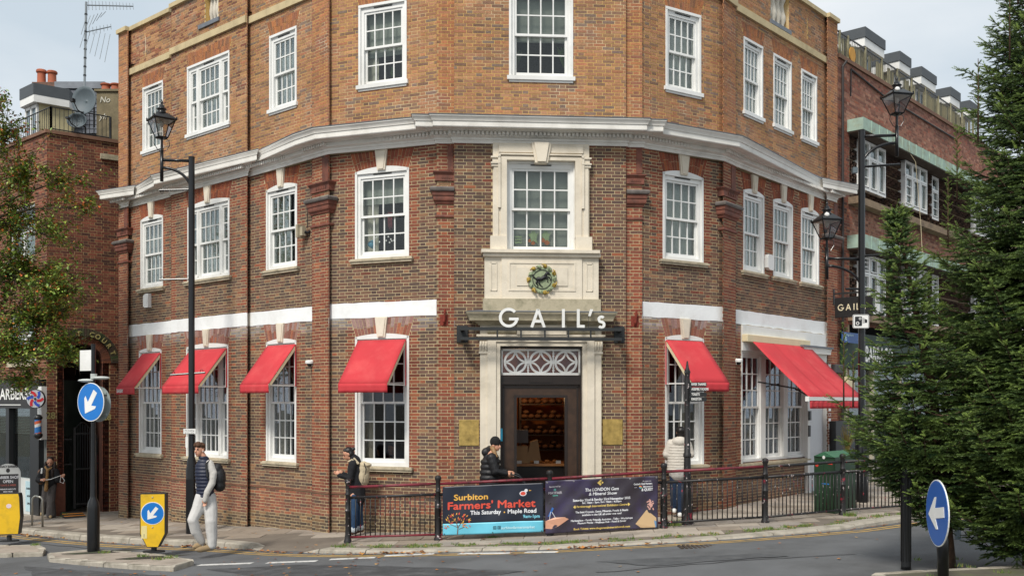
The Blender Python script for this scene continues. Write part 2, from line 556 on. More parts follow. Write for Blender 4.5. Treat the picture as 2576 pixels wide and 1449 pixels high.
M_black=mat('black_metal','#17181a',rough=.38,var=.1,spec=.6)
M_slot=mat('dark_slot','#3c3c3a',rough=.8)
M_red=mat('awning_red','#bd343b',rough=.85,var=.09,scale=1.8,bump=.15,bscale=9,dirt='#cf6460',dirt_amt=.3,dirt_scale=2.4)
M_cream=mat('awning_cream','#d8c9a6',rough=.7,var=.05)
M_wood=mat('dark_oak','#3a281b',rough=.45,var=.35,scale=9,spec=.5)
M_brass=mat('brass_plate','#b89c5a',rough=.42,metal=.45,var=.35,scale=9,dirt='#6a5626',dirt_amt=.5,dirt_scale=6)
# -- plan of the main building
segs=[
('pier_left',on_line('L2',298,.10),on_line('L2',322,.10)),
('L2a',on_line('L2',322),on_line('L2',431)),
('L2b',on_line('L2',431,.10),on_line('L2',622,.10)),
('L2c',on_line('L2',622),on_line('L2',787)),
('P1',on_line('L2',785,.09),on_line('L1',828,.09)),
('L1',on_line('L1',828),on_line('L1',1098.5)),
('P2',on_line('C',1098.5,-.06),on_line('C',1142,-.06)),
('C',on_line('C',1142),on_line('C',1575)),
('P3',on_line('C',1575,-.06),on_line('C',1616,-.06)),
('R1',on_line('R1',1616),on_line('R1',1820)),
('P4',on_line('R1',1819,.09),on_line('R2',1851,.09)),
('R2',on_line('R2',1850),on_line('R2',2081)),
('pier_right',on_line('R2',2081,.08),on_line('R2',2107,.08)),
]
outline=[]
FACS=[]
prev=None
for nm,a,b in segs:
 if prev is not None and(a-prev).length>.012:
  FACS.append(Fac(prev,a,'return'))
  outline.append(prev)
 FACS.append(Fac(a,b,nm));outline.append(a)
 prev=b
outline.append(prev)
ol=[outline[0]]
for p in outline[1:]:
 if(p-ol[-1]).length>.01:ol.append(p)
outline=ol
FD={f.name:f for f in FACS if f.name!='return'}
ZTOP,ZC0,ZC1=11.85,7.43,7.93 
BLD=thing('bank_corner_building','red brick corner building with white sash windows and a white dentilled cornice','building',(0.5,19.2,0))
GF0,GF1,FF0,FF1,SF0,SF1=1.27,3.80,5.33,7.04,8.68,10.30
WINS=[]
def addwin(fn,x0,x1,z0,z1,arch,**k):
 f=FD[fn];WINS.append(dict(f=f,s0=f.s_of(x0),s1=f.s_of(x1),z0=z0,z1=z1,arch=arch,**k))
for fn,x0,x1,cur in(('L2a',355,410,'net'),('L2c',671,747,'plantnet'),('L1',895,1028,'halfdark'),('R1',1668,1768,'net'),
('R2',1870,1921,'net'),('R2',1945,1993,'net'),('R2',2015,2059,'net')):
 addwin(fn,x0,x1,FF0,FF1,.075,cols=4,ru=2,rl=2,cur=cur,sill='stone',fl=1)
addwin('L2b',473,577,FF0,FF1,.075,cols=4,ru=2,rl=2,cur='net',sill='stone',tri=True,fl=1)
for fn,x0,x1,cur in(('L2a',360,410,'net'),('L2c',679,746,'net'),('L1',903.5,1022,'blindhalf'),('R1',1675,1762,'net'),
('R2',1871,1918,'net'),('R2',1946,1990,'net'),('R2',2016,2054,'net')):
 addwin(fn,x0,x1,SF0,SF1,0,cols=4,ru=2,rl=2,cur=cur,sill='wood',fl=2)
addwin('L2b',472,577,SF0,SF1,0,cols=4,ru=2,rl=2,cur='net',sill='wood',tri=True,fl=2)
for fn,x0,x1,cur in(('L2a',351,406,'shopnet'),('L2c',671,745,'shopside'),('L1',895,1028,'shopdark'),('R1',1674,1769,'shopright')):
 addwin(fn,x0,x1,GF0,GF1,.06,cols=4,ru=3,rl=3,cur=cur,sill='stone',fl=0)
addwin('L2b',470,574,GF0,GF1,.06,cols=4,ru=3,rl=3,cur='shopnet',sill='stone',tri=True,fl=0)
addwin('R2',1865,2027,1.22,3.62,0,cols=3,ru=3,rl=3,cur='shopdark',sill='stone',fl=0,triple=True)
addwin('C',1275,1447,FF0+.02,7.11,0,cols=4,ru=2,rl=2,cur='blind',sill=None,fl=1)
addwin('C',1282,1440,SF0,10.45,0,cols=4,ru=2,rl=2,cur='blindhalfdark',sill='wood',fl=2)
Cf=FD['C']
DOOR=(Cf.s_of(1258),Cf.s_of(1465),0.12,3.59)
R2f=FD['R2']
SD=(R2f.s_of(2033),R2f.s_of(2081),.30,3.55) 
BAND=(4.18,4.47)
BAL={'L2b':(FD['L2b'].s_of(516),FD['L2b'].s_of(549),11.15,11.86),'R2':(R2f.s_of(1939),R2f.s_of(1985),11.02,11.86)}
def arch_z(w,s):
 """height of the opening's top at s"""
 m=(w['s0']+w['s1'])/2;h=(w['s1']-w['s0'])/2
 return w['z1']+w['arch']*(1-((s-m)/h)**2)
BR=Brick()
mort_lo,mort_up=MB(),MB()
def hole_rect(a0,a1,c0,c1):return lambda z:(a0,a1)if c0<z<c1 else None
def hole_splay(a0,a1,c0,c1,k):
 return lambda z:(a0-(z-c0)*k,a1+(z-c0)*k)if c0<z<c1 else None
voussoirs=MB();voussoirs.col=(1,1,1,1)
def col_lower(f,wins):
 nm=f.name
 pil=nm in('P1','P2','P3','P4','pier_left','pier_right')
 left=nm in('P1','L1','L2a','L2b','L2c','pier_left','P2')
 def fn(s,z,head):
  k=int(z/COURSE)
  if left and z<.72 or(not left and nm!='C' and z<.34):
   r=RND.random()
   if z<G(f.pt(s,0,0)[0])+.33 and left:return RND.choice(PAL_BASE)
   return RND.choice(PAL_PLINTH)if r<.85 else RND.choice(PAL_DARK)
  c=None
  if pil:
   c=RND.choice(PAL_RED)if RND.random()<.93 else RND.choice(PAL_DARK)
  elif nm in('L2a','L2b','L2c')and(min(s,f.L-s)<(.24 if(k//2)%2 else .13))and nm=='L2b':
   c=RND.choice(PAL_RED)
  else:
   for w in wins:
    if w['z0']-.1<z<w['z1']+.45:
     dd=max(w['s0']-s,s-w['s1'])
     if 0<dd<(.25 if k%2 else .16)and nm!='C':c=RND.choice(PAL_RED)
   if c is None and nm!='C' and z>6.75 and RND.random()<.6:c=RND.choice(PAL_RED)
  if c is None:c=RND.choice(PAL_DARK)if RND.random()<.95 else RND.choice(PAL_RED)
  if 3.88<z<4.18 and nm not in('C','P2','P3','pier_left','pier_right','P1','P4'):
   k2=max(0,(z-3.85)/.33)*RND.uniform(.1,.75) 
   c=tuple(c[i]*(1-k2)+.62*k2 for i in range(3))+(1,)
  return c
 return fn
def col_upper(f):
 pil=f.name in('P1','P2','P3','P4','pier_left','pier_right')
 L2=f.name in('L2a','L2b')
 def fn(s,z,head):
  if pil:return darker(RND.choice(PAL_UPPIL),1.1)
  c=darker(RND.choice(PAL_UP),1.13)
  if L2 and z>9.2 and RND.random()<.3:c=RND.choice(PAL_PLINTH)
  return c
 return fn
for f in FACS:
 wins=[w for w in WINS if w['f']is f]
 holes_lo,holes_up,rects_lo,rects_up=[],[],[],[]
 for w in wins:
  a0,a1=w['s0'],w['s1']
  lo=w['fl']<2
  H_,Rr=(holes_lo,rects_lo)if lo else(holes_up,rects_up)
  Rr.append((a0,a1,w['z0'],w['z1']))
  H_.append((lambda w:lambda z:(w['s0'],w['s1'])if w['z0']<z<=w['z1']else None)(w))
  if f.name=='C' and w['fl']==1:continue
  if w.get('triple'):continue
  zt={0:4.18,1:ZC0,2:10.62}[w['fl']]
  k=.32
  H_.append(hole_splay(a0,a1,w['z1'],zt,k))
  n=max(10,int((a1-a0+.2)/.078))
  if n%2==0:n+=1
  voussoirs.fr=f
  key=(w['fl']<2)
  for i in range(n):
   if key and i==n//2:continue
   u0,u1=i/n,(i+1)/n
   g=.0045
   b0,b1=a0+(a1-a0)*u0+g,a0+(a1-a0)*u1-g
   t0=a0-(zt-w['z1'])*k+(a1-a0+2*(zt-w['z1'])*k)*u0+g
   t1=a0-(zt-w['z1'])*k+(a1-a0+2*(zt-w['z1'])*k)*u1-g
   zb0,zb1=arch_z(w,b0)+.004,arch_z(w,b1)+.004
   cut=RND.uniform(.35,.65)
   o=RND.uniform(0,.003)
   for(q0,q1)in((0,cut-.012),(cut+.012,.985)):
    c=RND.choice(PAL_RED)if w['fl']<2 else RND.choice(PAL_UPPIL)
    g2=RND.uniform(.85,1.15)
    c=tuple(v*g2 for v in c[:3])
    if w['fl']==0:
     k2=RND.uniform(.1,.5)*((q0+q1)/2+.1)
     c=tuple(v*(1-k2)+.6*k2 for v in c)
    voussoirs.col=(*c,1)
    def L_(p,q,t):return p+(q-p)*t
    poly=[(L_(b0,t0,q0),L_(zb0,zt,q0)),(L_(b1,t1,q0),L_(zb1,zt,q0)),(L_(b1,t1,q1),L_(zb1,zt,q1)),(L_(b0,t0,q1),L_(zb0,zt,q1))]
    voussoirs.prism(poly,-.012,o)
 if f.name=='C':
  for r in(DOOR,):rects_lo.append(r);holes_lo.append(hole_rect(*r))
  sA,sB=Cf.s_of(1208),Cf.s_of(1513);holes_lo.append(hole_rect(sA,sB,0,3.9))
  holes_lo.append(hole_rect(Cf.s_of(1219),Cf.s_of(1505),3.9,5.33));holes_lo.append(hole_rect(Cf.s_of(1240),Cf.s_of(1482),5.33,ZC0))
 if f.name=='R2':
  rects_lo.append(SD);holes_lo.append(hole_rect(*SD))
  holes_lo.append(hole_rect(R2f.s_of(1864),R2f.L,3.62,4.2))
  holes_lo.append(hole_rect(R2f.s_of(2029),R2f.L,0,3.7))
 zg=G(f.A.x)-.35
 wide_band=f.name in('L2a','L2b','L2c','L1','R1','R2')or(f.name=='return' and f.A.x<-4.3)
 if wide_band:holes_lo.append(hole_rect(-1,f.L+1,BAND[0],BAND[1]))
 off=RND.uniform(0,.1)
 if f.name=='return' and f.L>3:continue
 BR.wall(f,f.L,zg,ZC0,col_lower(f,wins),holes_lo,out=.0,off=off,record=f.L>1)
 if f.name in BAL:
  rects_up.append(BAL[f.name]);holes_up.append(hole_rect(*BAL[f.name]))
 if f.name in('L2a','R2'):
  p0,p1=(f.s_of(365),f.s_of(415))if f.name=='L2a' else(f.s_of(2030),f.s_of(2065))
  for(x0,x1,y0,y1)in((p0,p0+.02,11.1,11.6),(p0,p1,11.585,11.6)):holes_up.append(hole_rect(x0,x1,y0,y1))
 BR.wall(f,f.L,ZC1-.1,ZTOP,col_upper(f),holes_up,out=0.0,off=off,record=False)
 mort_lo.fr=f;mort_lo.sheet(0,f.L,zg,ZC1-.2,rects_lo,b=-.0035)
 mort_up.fr=f;mort_up.sheet(0,f.L,ZC1-.2,ZTOP,rects_up,b=-.0035)
def okb(X,Y):
 return not(1165<X<1550 and Y>1100)and Y<1150
BR.finish(BLD,M_brick,300,ok=okb)
voussoirs.fr=WORLD
voussoirs.build('arch_bricks',M_brick,BLD,kind='stuff')
mort_lo.fr=WORLD;mort_lo.build('wall',M_mort_lo,BLD)
mort_up.fr=WORLD;mort_up.build('upper_wall',M_mort_up,BLD)
back=[outline[-1]+Vector((2.5,9)),Vector((0.5,36)),outline[0]+Vector((-2,7.0))]
mb=MB()
pts=[outline[-1],back[0]+Vector((-4.6,0)),Vector((0.5,36)),outline[0]+Vector((2.4,6)),outline[0]]
for i in range(len(pts)-1):
 p,q=pts[i],pts[i+1]
 mb.quad((p.x,p.y,-1),(q.x,q.y,-1),(q.x,q.y,ZTOP),(p.x,p.y,ZTOP))
mb.build('back_wall',mat('plain_brick_wall','#7c5842',var=.3,scale=5),BLD)
mb=MB()
poly=[(p.x,p.y)for p in outline]+[(p.x,p.y)for p in pts[1:4]]
cx_=sum(p[0]for p in poly)/len(poly);cy_=sum(p[1]for p in poly)/len(poly)
c0=mb.addv((0.5,26,11.0));ids=[mb.addv((p[0]+(cx_-p[0])*.012,p[1]+(cy_-p[1])*.012,11.0))for p in poly]
for i in range(len(ids)):mb.addf((c0,ids[i],ids[(i+1)%len(ids)]))
mb.build('roof',mat('roof_felt','#4c4c4c',rough=.9),BLD)
mb=MB()
for nm in('L2a','L2b','L2c','P1','L1','P2'):
 f=FD[nm];mb.fr=f;mb.prism([(0,.70),(f.L,.70),(f.L,.735),(0,.735)],-.005,.018)
mb.fr=WORLD;mb.build('plinth_course',mat('plinth_course','#7a5442',var=.25,rough=.9),BLD)
for nm in('L2a','L2b','L2c','L1','R1','R2'):
 f=FD[nm];m=MB(f)
 n=max(3,int(f.L/.18))
 top=[(f.L*i/n,BAND[1]+RND.uniform(-.006,.006))for i in range(n+1)]
 bot=[(f.L*i/n,BAND[0]+RND.uniform(-.012,.006))for i in range(n,-1,-1)]
 m.prism(top+bot,-.006,.006)
 m.build('painted_band',M_whiteband,BLD)
# -- keystones
for w in WINS:
 f=w['f']
 if w['fl']>1 or w.get('triple')or f.name=='C':continue
 m=MB(f);mid=(w['s0']+w['s1'])/2
 zt=4.18 if w['fl']==0 else ZC0
 zb=w['z1']+w['arch']-.08
 m.prism([(mid-.085,zb),(mid+.085,zb),(mid+.135,zt),(mid-.135,zt)],-.01,.045)
 m.prism([(mid-.055,zb+.02),(mid+.055,zb+.02),(mid+.10,zt-.02),(mid-.10,zt-.02)],.04,.06)
 m.build('keystone',M_stone,BLD)
# -- windows
PANES={}
def pane_mesh(w,h,material):
 k=(round(w,3),round(h,3),material.name)
 if k not in PANES:
  m=MB();m.box(-w/2,w/2,0,.004,-h/2,h/2);PANES[k]=m.mesh('pane',material)
 return PANES[k]
def sash(fr,a0,a1,c0,c1,b0,b1,cols,rows,parent,glass,meet=None,bar=.024,st=.042,rt=.045,rb=.045):
 m=MB(fr)
 m.box(a0,a0+st,b0,b1,c0,c1);m.box(a1-st,a1,b0,b1,c0,c1)
 m.box(a0+st,a1-st,b0,b1,c1-rt,c1);m.box(a0+st,a1-st,b0,b1,c0,c0+rb)
 ga0,ga1,gc0,gc1=a0+st,a1-st,c0+rb,c1-rt
 pw=(ga1-ga0-bar*(cols-1))/cols;ph=(gc1-gc0-bar*(rows-1))/rows
 for i in range(1,cols):
  x=ga0+i*pw+(i-1)*bar
  m.box(x,x+bar,b0+.006,b1-.006,gc0,gc1)
 for j in range(1,rows):
  z=gc0+j*ph+(j-1)*bar
  m.box(ga0,ga1,b0+.008,b1-.008,z,z+bar)
 o=m.build('sash',M_white,parent)
 me=pane_mesh(pw,ph,glass)
 for i in range(cols):
  for j in range(rows):
   x=ga0+i*(pw+bar)+pw/2;z=gc0+j*(ph+bar)+ph/2
   M=fr_matrix(fr,x,(b0+b1)/2,z)@Matrix.Rotation(RND.gauss(0,.006),4,'Z')@Matrix.Rotation(RND.gauss(0,.005),4,'X')
   place(bpy.data.objects.new('pane',me),parent,M)
def curtain(fr,a0,a1,c0,c1,b,parent,material,folds=7,amp=.02,name='curtain'):
 m=MB(fr);n=folds*6
 ids=[]
 for i in range(n+1):
  u=i/n;x=a0+(a1-a0)*u;bb=b+amp*math.sin(u*folds*6.283+1.1*math.sin(u*9))
  ids.append((m.addv((x,bb,c0)),m.addv((x,bb,c1))))
 for i in range(n):m.addf((ids[i][0],ids[i+1][0],ids[i+1][1],ids[i][1]))
 return m.build(name,material,parent,smooth=True)
def make_window(w):
 f=w['f'];a0,a1,z0,z1=w['s0'],w['s1'],w['z0'],w['z1']
 gl=M_glass if w['fl']else M_glass_dark
 B0,B1=-.17,-.025
 m=MB(f)
 J,HD,BT=.095,.13,.075
 if w.get('triple'):J,HD,BT=.07,.10,.08
 m.box(a0,a0+J,B0,B1,z0,z1);m.box(a1-J,a1,B0,B1,z0,z1)
 m.box(a0+J,a1-J,B0,B1,z1-HD,z1);m.box(a0+J,a1-J,B0,B1+.0,z0,z0+BT)
 m.box(a0-.012,a0+.035,-.03,.012,z0,z1);m.box(a1-.035,a1+.012,-.03,.012,z0,z1)
 if w['arch']:
  n=12
  lo=[(a0+(a1-a0)*i/n,z1-.045)for i in range(n+1)]
  hi=[(x,arch_z(w,x))for x,_ in reversed(lo)]
  m.prism(lo+hi,-.10,.012)
  hi2=[(x,arch_z(w,x)+.0)for x,_ in lo]
 else:
  m.box(a0-.012,a1+.012,-.03,.016,z1-.04,z1+.012)
 win=m.build('window',[M_white],BLD,label=w.get('label'))
 mid=(a0+a1)/2
 if w['fl']:
  v=MB(f);v.box(mid-.2,mid+.2,B1,B1+.012,z1-.075,z1-.055);v.build('vent_slot',M_slot,win)
 if w['sill']=='wood':
  v=MB(f);v.box(a0-.05,a1+.05,-.05,.05,z0-.02,z0+.055);v.box(a0-.012,a1+.012,-.05,.02,z0-.06,z0-.02);v.build('sill',M_white,win)
 elif w['sill']=='stone':
  v=MB(f)
  v.prism([(a0-.09,z0-.10),(a1+.09,z0-.10),(a1+.09,z0-.002),(a0-.09,z0-.002)],-.05,.06)
  v.box(a0-.11,a1+.11,-.04,.085,z0-.055,z0-.02)
  v.build('sill',M_sill,win)
 if w.get('tri'):
  W=a1-a0-2*J;sw=W*.155;mul=W*.075
  bays=[(a0+J,a0+J+sw,1),(a0+J+sw+mul,a1-J-sw-mul,w['cols']),(a1-J-sw,a1-J,1)]
 elif w.get('triple'):
  W=a1-a0-2*J;mul=W*.095;bw=(W-2*mul)/3
  bays=[(a0+J+i*(bw+mul),a0+J+i*(bw+mul)+bw,3)for i in range(3)]
 else:bays=[(a0+J,a1-J,w['cols'])]
 for i in range(len(bays)-1):
  v=MB(f);v.box(bays[i][1],bays[i+1][0],B0,B1-.004,z0+BT,z1-HD)
  v.box(bays[i][1]+.03,bays[i+1][0]-.03,B1-.004,B1+.012,z0+BT,z1-HD);v.build('mullion',M_white,win)
 zlo,zhi=z0+BT,z1-HD
 zm=zlo+(zhi-zlo)*.5
 for(p0,p1,nc)in bays:
  sash(f,p0,p1,zm-.02,zhi,-.085,-.045,nc,w['ru'],win,gl)
  sash(f,p0,p1,zlo,zm+.025,-.13,-.09,nc,w['rl'],win,gl,rb=.075)
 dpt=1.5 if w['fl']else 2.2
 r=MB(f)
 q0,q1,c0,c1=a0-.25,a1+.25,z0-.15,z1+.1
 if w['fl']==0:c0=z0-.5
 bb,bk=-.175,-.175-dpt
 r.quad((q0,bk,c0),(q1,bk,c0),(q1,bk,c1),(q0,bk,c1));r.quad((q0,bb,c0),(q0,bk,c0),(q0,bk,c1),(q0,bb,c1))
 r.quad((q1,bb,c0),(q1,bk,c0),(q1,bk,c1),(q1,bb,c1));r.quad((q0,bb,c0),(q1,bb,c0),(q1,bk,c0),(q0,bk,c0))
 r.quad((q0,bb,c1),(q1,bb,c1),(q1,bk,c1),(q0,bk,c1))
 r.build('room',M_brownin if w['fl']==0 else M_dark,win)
 W=a1-a0;cb=-.20
 cu=w['cur']
 if cu=='net':curtain(f,a0,a1,z0,z1,cb-.03,win,M_net,9,.009)
 if cu=='plantnet':
  curtain(f,a0,a0+W*.5,z0,z1,cb-.03,win,M_net,5);curtain(f,a0+W*.8,a1,z0,z1,cb-.03,win,M_net,3)
 if cu=='halfdark':
  b=MB(f);b.box(a0,a1,cb-.01,cb,z1-.62,z1);b.build('blind',M_blind,win)
  curtain(f,a0,a0+W*.33,z0,z1,cb-.04,win,M_linen,3)
 if cu in('blindhalf','blindhalfdark'):
  b=MB(f);b.box(a0,a1,cb-.01,cb,z1-(.98 if cu=='blindhalf' else 1.0),z1);b.build('blind',M_blind,win)
  if cu=='blindhalf':
   curtain(f,a0,a0+W*.3,z0,z1,cb-.04,win,M_linen,2)
   b=MB(f);b.quad((a0,cb-.6,z0),(a1,cb-.6,z0),(a1,cb-.6,z1),(a0,cb-.6,z1));b.build('inner_blind',mat('slate_blind','#565c66',rough=.9),win)
 if cu=='blind':
  b=MB(f);b.box(a0,a1,cb-.01,cb,z0+.17,z1);b.build('blind',M_blind,win)
 if cu=='shopnet':
  curtain(f,a0,a0+W*.34,z0,z1,cb-.04,win,M_linen,3);curtain(f,a1-W*.12,a1,z0,z1,cb-.04,win,M_linen,2)
 if cu=='shopside':curtain(f,a0,a0+W*.42,z0,z1,cb-.04,win,M_linen,3)
 if cu=='shopdark' and not w.get('triple'):curtain(f,a0,a0+W*.24,z0,z1,cb-.04,win,M_linen,2)
 if cu=='shopright':curtain(f,a1-W*.45,a1,z0,z1,cb-.04,win,M_linen,3)
 if w.get('triple'):
  for(p0,p1,nc)in bays:curtain(f,p1-(p1-p0)*.3,p1+.05,z0,z1,cb-.05,win,M_linen,2)
 w['obj']=win
 return win
for w in WINS:make_window(w)
# -- cornice
cp=[Vector(p)for p in outline]
cp=[cp[0]+(cp[0]-cp[1]).normalized()*0.0]+cp[1:]
n0=FD['pier_left'].n;t0=FD['pier_left'].t
def near_(p,q):return 1e-4<(p-q).length<.22
crn=[Vector(FD[k].pt(s_*FD[k].L,0,0)[:2])for k in('P1','P4')for s_ in(0,1)]
cp=[p for p in cp if not(any(near_(p,q)for q in crn)and not any((p-q).length<1e-4 for q in crn))]
cp[0]=cp[0]+t0*.20;cp[-1]=cp[-1]-FD['pier_right'].t*.14
path=[cp[0]-n0*.9]+cp+[cp[-1]-FD['pier_right'].n*.6]
prof=[(0,7.43),(.035,7.43),(.035,7.49),(.055,7.495),(.055,7.53),(.09,7.545),(.12,7.555),(.12,7.565)]
c1=MB();sweep(c1,path,prof);c1.build('cornice_bed_mould',M_corn,BLD)
c2=MB();sweep(c2,path,[(.12,7.565),(.12,7.632),(.20,7.632),(.21,7.65),(.37,7.652),(.37,7.655),(.385,7.64),(.395,7.655),(.395,7.745),(.412,7.75),(.416,7.765),(.428,7.79),(.448,7.82),(.458,7.826),(.458,7.85)])
c2.build('cornice',M_corn,BLD)
c3=MB();sweep(c3,path,[(.468,7.846),(.472,7.86),(.30,7.885),(.04,7.90),(.012,7.955),(-.01,7.958)]);c3.build('lead_flashing',M_lead,BLD)
dn=MB()
for f in FACS:
 if f.L<.12:continue
 dn.fr=f;n=int((f.L+.24)/.078)if f.name!='return' else int(f.L/.078)
 st_=-.12 if f.name not in('return',)else 0
 for i in range(n):
  x=st_+i*.078+.015
  dn.box(x,x+.048,.11,.175,7.568,7.628)
dn.fr=WORLD;dn.build('dentils',M_corn,BLD,kind='stuff')
def stones(fnames,z0,z1,o,name,material,length=.75,back=-.01,skip=None):
 for nm in fnames:
  f=FD[nm];x=0.0 if nm!='pier_left' else 0
  while x<f.L-.01:
   x1=min(f.L,x+length*RND.uniform(.9,1.1))
   if f.L-x1<.3:x1=f.L
   m=MB(f);g=.002
   m.prism([(x+g,z0),(x1-g,z0),(x1-g,z1),(x+g,z1)],back,o+RND.uniform(-.002,.002))
   m.build(name,material,BLD);x=x1
stones(['L2a','L2b','L2c','L1','R1','R2'],10.75,10.90,.055,'string_stone',M_string)
stones(['P1','P2','C','P3','P4'],10.75,10.90,.055,'string_stone',M_string)
stones(['pier_left','L2a','L2b','L2c','P1','L1','P2','C','P3','R1','P4','R2','pier_right'],11.85,11.95,.07,'coping_stone',M_string,back=-.35)
M_bal=mat('baluster_stone','#cfc8ba',rough=.8,var=.12,dirt='#8a8578',dirt_amt=.4)
for nm,(a0,a1,c0,c1)in BAL.items():
 f=FD[nm]
 m=MB(f);m.box(a0-.25 if nm=='L2b' else a0-.05,a1+.06,-.3,.035,c0-.09,c0);m.build('lead_apron',M_lead,BLD)
 m=MB(f)
 m.quad((a0,-.008,c0),(a0,-.32,c0),(a0,-.32,c1),(a0,-.008,c1));m.quad((a1,-.008,c0),(a1,-.32,c0),(a1,-.32,c1),(a1,-.008,c1))
 m.build('opening_cheek',M_mort_up,BLD)
 for k in range(4):
  x=a0+(a1-a0)*(k+.5)/4
  m=MB(f);r=(a1-a0)/8*.92
  m.lathe([(r,c0),(r,c0+.05),(r*.6,c0+.08),(r*.62,c0+.12),(r*.98,c0+.22),(r,c0+.30),(r*.7,c0+.42),(r*.5,c0+.55),(r*.62,c0+.62),(r*.9,c0+.66),(r,c1)],(x,-.14),12)
  m.build('baluster',M_bal,BLD,smooth=True)
# -- pilaster capitals
def pil_path(nm,ext=.05):
 f=FD[nm];A=Vector((f.pt(0,0,0)[0],f.pt(0,0,0)[1]));B=Vector((f.pt(f.L,0,0)[0],f.pt(f.L,0,0)[1]))
 return[A-f.n*.12,A,B,B-f.n*.12]
for nm in('pier_left','P1','P2','P3','P4','pier_right'):
 p=pil_path(nm)
 if nm=='P2':p=p[:3]
 if nm=='P3':p=p[1:]
 m=MB()
 sweep(m,p,[(0,6.02),(.022,6.03),(.03,6.05),(.022,6.075),(0,6.08)])
 sweep(m,p,[(0,6.27),(.022,6.29),(.035,6.33),(.058,6.345),(.065,6.37),(.065,6.43),(.08,6.44),(.085,6.50),(.10,6.51)])
 sweep(m,p,[(0,6.72),(.03,6.725),(.03,6.83),(.05,6.86),(.07,6.885),(.07,6.905),(0,6.91)])
 f=FD[nm];m.fr=f
 for k in range(5):
  x=f.L*.3+k*f.L*.13
  m.box(x,x+f.L*.06,.02,.042,6.77,6.82)
 m.box(f.L*.62,f.L*.96,.0,.012,6.93,7.40)
 m.fr=WORLD;m.build('pilaster_capital',M_terra,BLD)
 m=MB();sweep(m,p,[(.10,6.512),(.12,6.53),(.13,6.57),(.10,6.60),(0,6.615)]);m.build('capital_slab',M_terragrey,BLD)
for nm in('P2','P3'):
 f=FD[nm];m=MB(f);s=f.s_of(1117 if nm=='P2' else 1597)
 m.box(s-.075,s+.075,0,.012,3.98,4.18);m.tube([(s,.01,4.0),(s,.05,4.05),(s+.02,.07,4.28)],.022,8)
 m.build('flagpole_bracket',mat('rusty_iron','#7a2f20',rough=.8,var=.3,scale=20),BLD)
# -- stone doorcase, panel and window surround on the middle facade
def st(name,shapes,material=M_stone):
 m=MB(Cf)
 for sh in shapes:m.box(*sh)
 return m.build(name,material,BLD)
X=lambda x,o=.1:Cf.s_of(x,o)
sl,sr=X(1240),X(1482)
il,ir=X(1275),X(1447)
st('window_surround',[(sl,il,-.02,.10,5.62,7.43),(ir,sr,-.02,.10,5.62,7.43),(il,ir,-.02,.10,7.11,7.43),
(sl+.02,il-.16,.10,.12,5.62,6.98),(ir+.16,sr-.02,.10,.12,5.62,6.98),
(il-.12,ir+.12,.10,.125,7.11,7.17),(il-.12,il-.0,.10,.125,5.62,7.11),(ir,ir+.12,.10,.125,5.62,7.11),
(il-.16,ir+.16,.10,.15,7.20,7.225),(il-.17,il-.12,.10,.15,6.2,7.225),(ir+.12,ir+.17,.10,.15,6.2,7.225)])
for a,b in((sl-.03,il-.13),(ir+.13,sr+.03)):
 st('surround_capital',[(a,b,.0,.135,6.98,7.03),(a-.01,b+.01,0,.155,7.03,7.06),(a+.02,b-.02,0,.125,7.06,7.14),(a-.01,b+.01,0,.15,7.14,7.17)])
for a,b in((sl-.05,il),(ir,sr+.05)):
 st('surround_base',[(a,b,-.02,.16,5.40,5.66)])
st('surround_header',[(il-.15,ir+.15,.10,.13,7.25,7.40)])
mid=(il+ir)/2
m=MB(Cf);m.prism([(mid-.12,7.05),(mid+.12,7.05),(mid+.19,7.43),(mid-.19,7.43)],.0,.17);m.prism([(mid-.08,7.07),(mid+.08,7.07),(mid+.14,7.43),(mid-.14,7.43)],.16,.21)
m.build('surround_keystone',M_stone,BLD)
pl,pr=X(1219),X(1505)
st('panel_ledge',[(X(1211.5,.3),X(1510.5,.3),-.02,.26,5.335,5.395),(pl-.03,pr+.03,-.02,.21,5.27,5.335)])
st('apron_block',[(pl,pr,-.02,.14,4.47,5.27)])
a,b=X(1261),X(1463)
st('apron_panel',[(a,b,.13,.17,4.47,5.27)])
c,d=X(1279,.17),X(1448,.17)
fm=MB(Cf)
for(x0,x1,y0,y1)in((c,d,4.62,4.65),(c,d,5.14,5.17),(c,c+.03,4.65,5.14),(d-.03,d,4.65,5.14)):fm.box(x0,x1,.165,.182,y0,y1)
c2_,d2_=X(1300,.17),X(1428,.17)
fm.box(c2_,d2_,.165,.185,4.72,5.07)
for a2,b2 in((pl+.11,a-.08),(b+.08,pr-.11)):
 for(x0,x1,y0,y1)in((a2,b2,4.62,4.64),(a2,b2,5.14,5.16),(a2,a2+.02,4.62,5.16),(b2-.02,b2,4.62,5.16)):fm.box(x0,x1,.13,.152,y0,y1)
fm.build('panel_mouldings',M_stone,BLD)
st('blocking_course',[(pl-.03,pr+.03,-.02,.22,4.24,4.47)],M_stoned)
hl,hr=X(1181,.45),X(1547,.45)
m=MB()
pA=Vector(Cf.pt(hl+.2,0,0)[:2]);pB=Vector(Cf.pt(hr-.2,0,0)[:2])
hp=[pA,pA+Cf.n*.12,pB+Cf.n*.12,pB]
sweep(m,hp,[(0,3.97),(.02,3.975),(.03,4.0),(.06,4.015),(.08,4.04),(.19,4.05),(.20,4.09),(.22,4.13),(.25,4.17),(.26,4.19),(.26,4.21)])
m.fr=Cf
m.quad((hl+.2-.26,.38,4.21),(hr-.2+.26,.38,4.21),(hr-.2+.26,0,4.25),(hl+.2-.26,0,4.25))
m.fr=WORLD;m.build('door_hood',M_stoned,BLD)
m=MB();sweep(m,hp,[(.262,4.20),(.272,4.215),(.2,4.23),(0,4.26),(-.1,4.26)]);m.build('hood_lead',M_lead,BLD)
dl,dr=X(1208),X(1513)
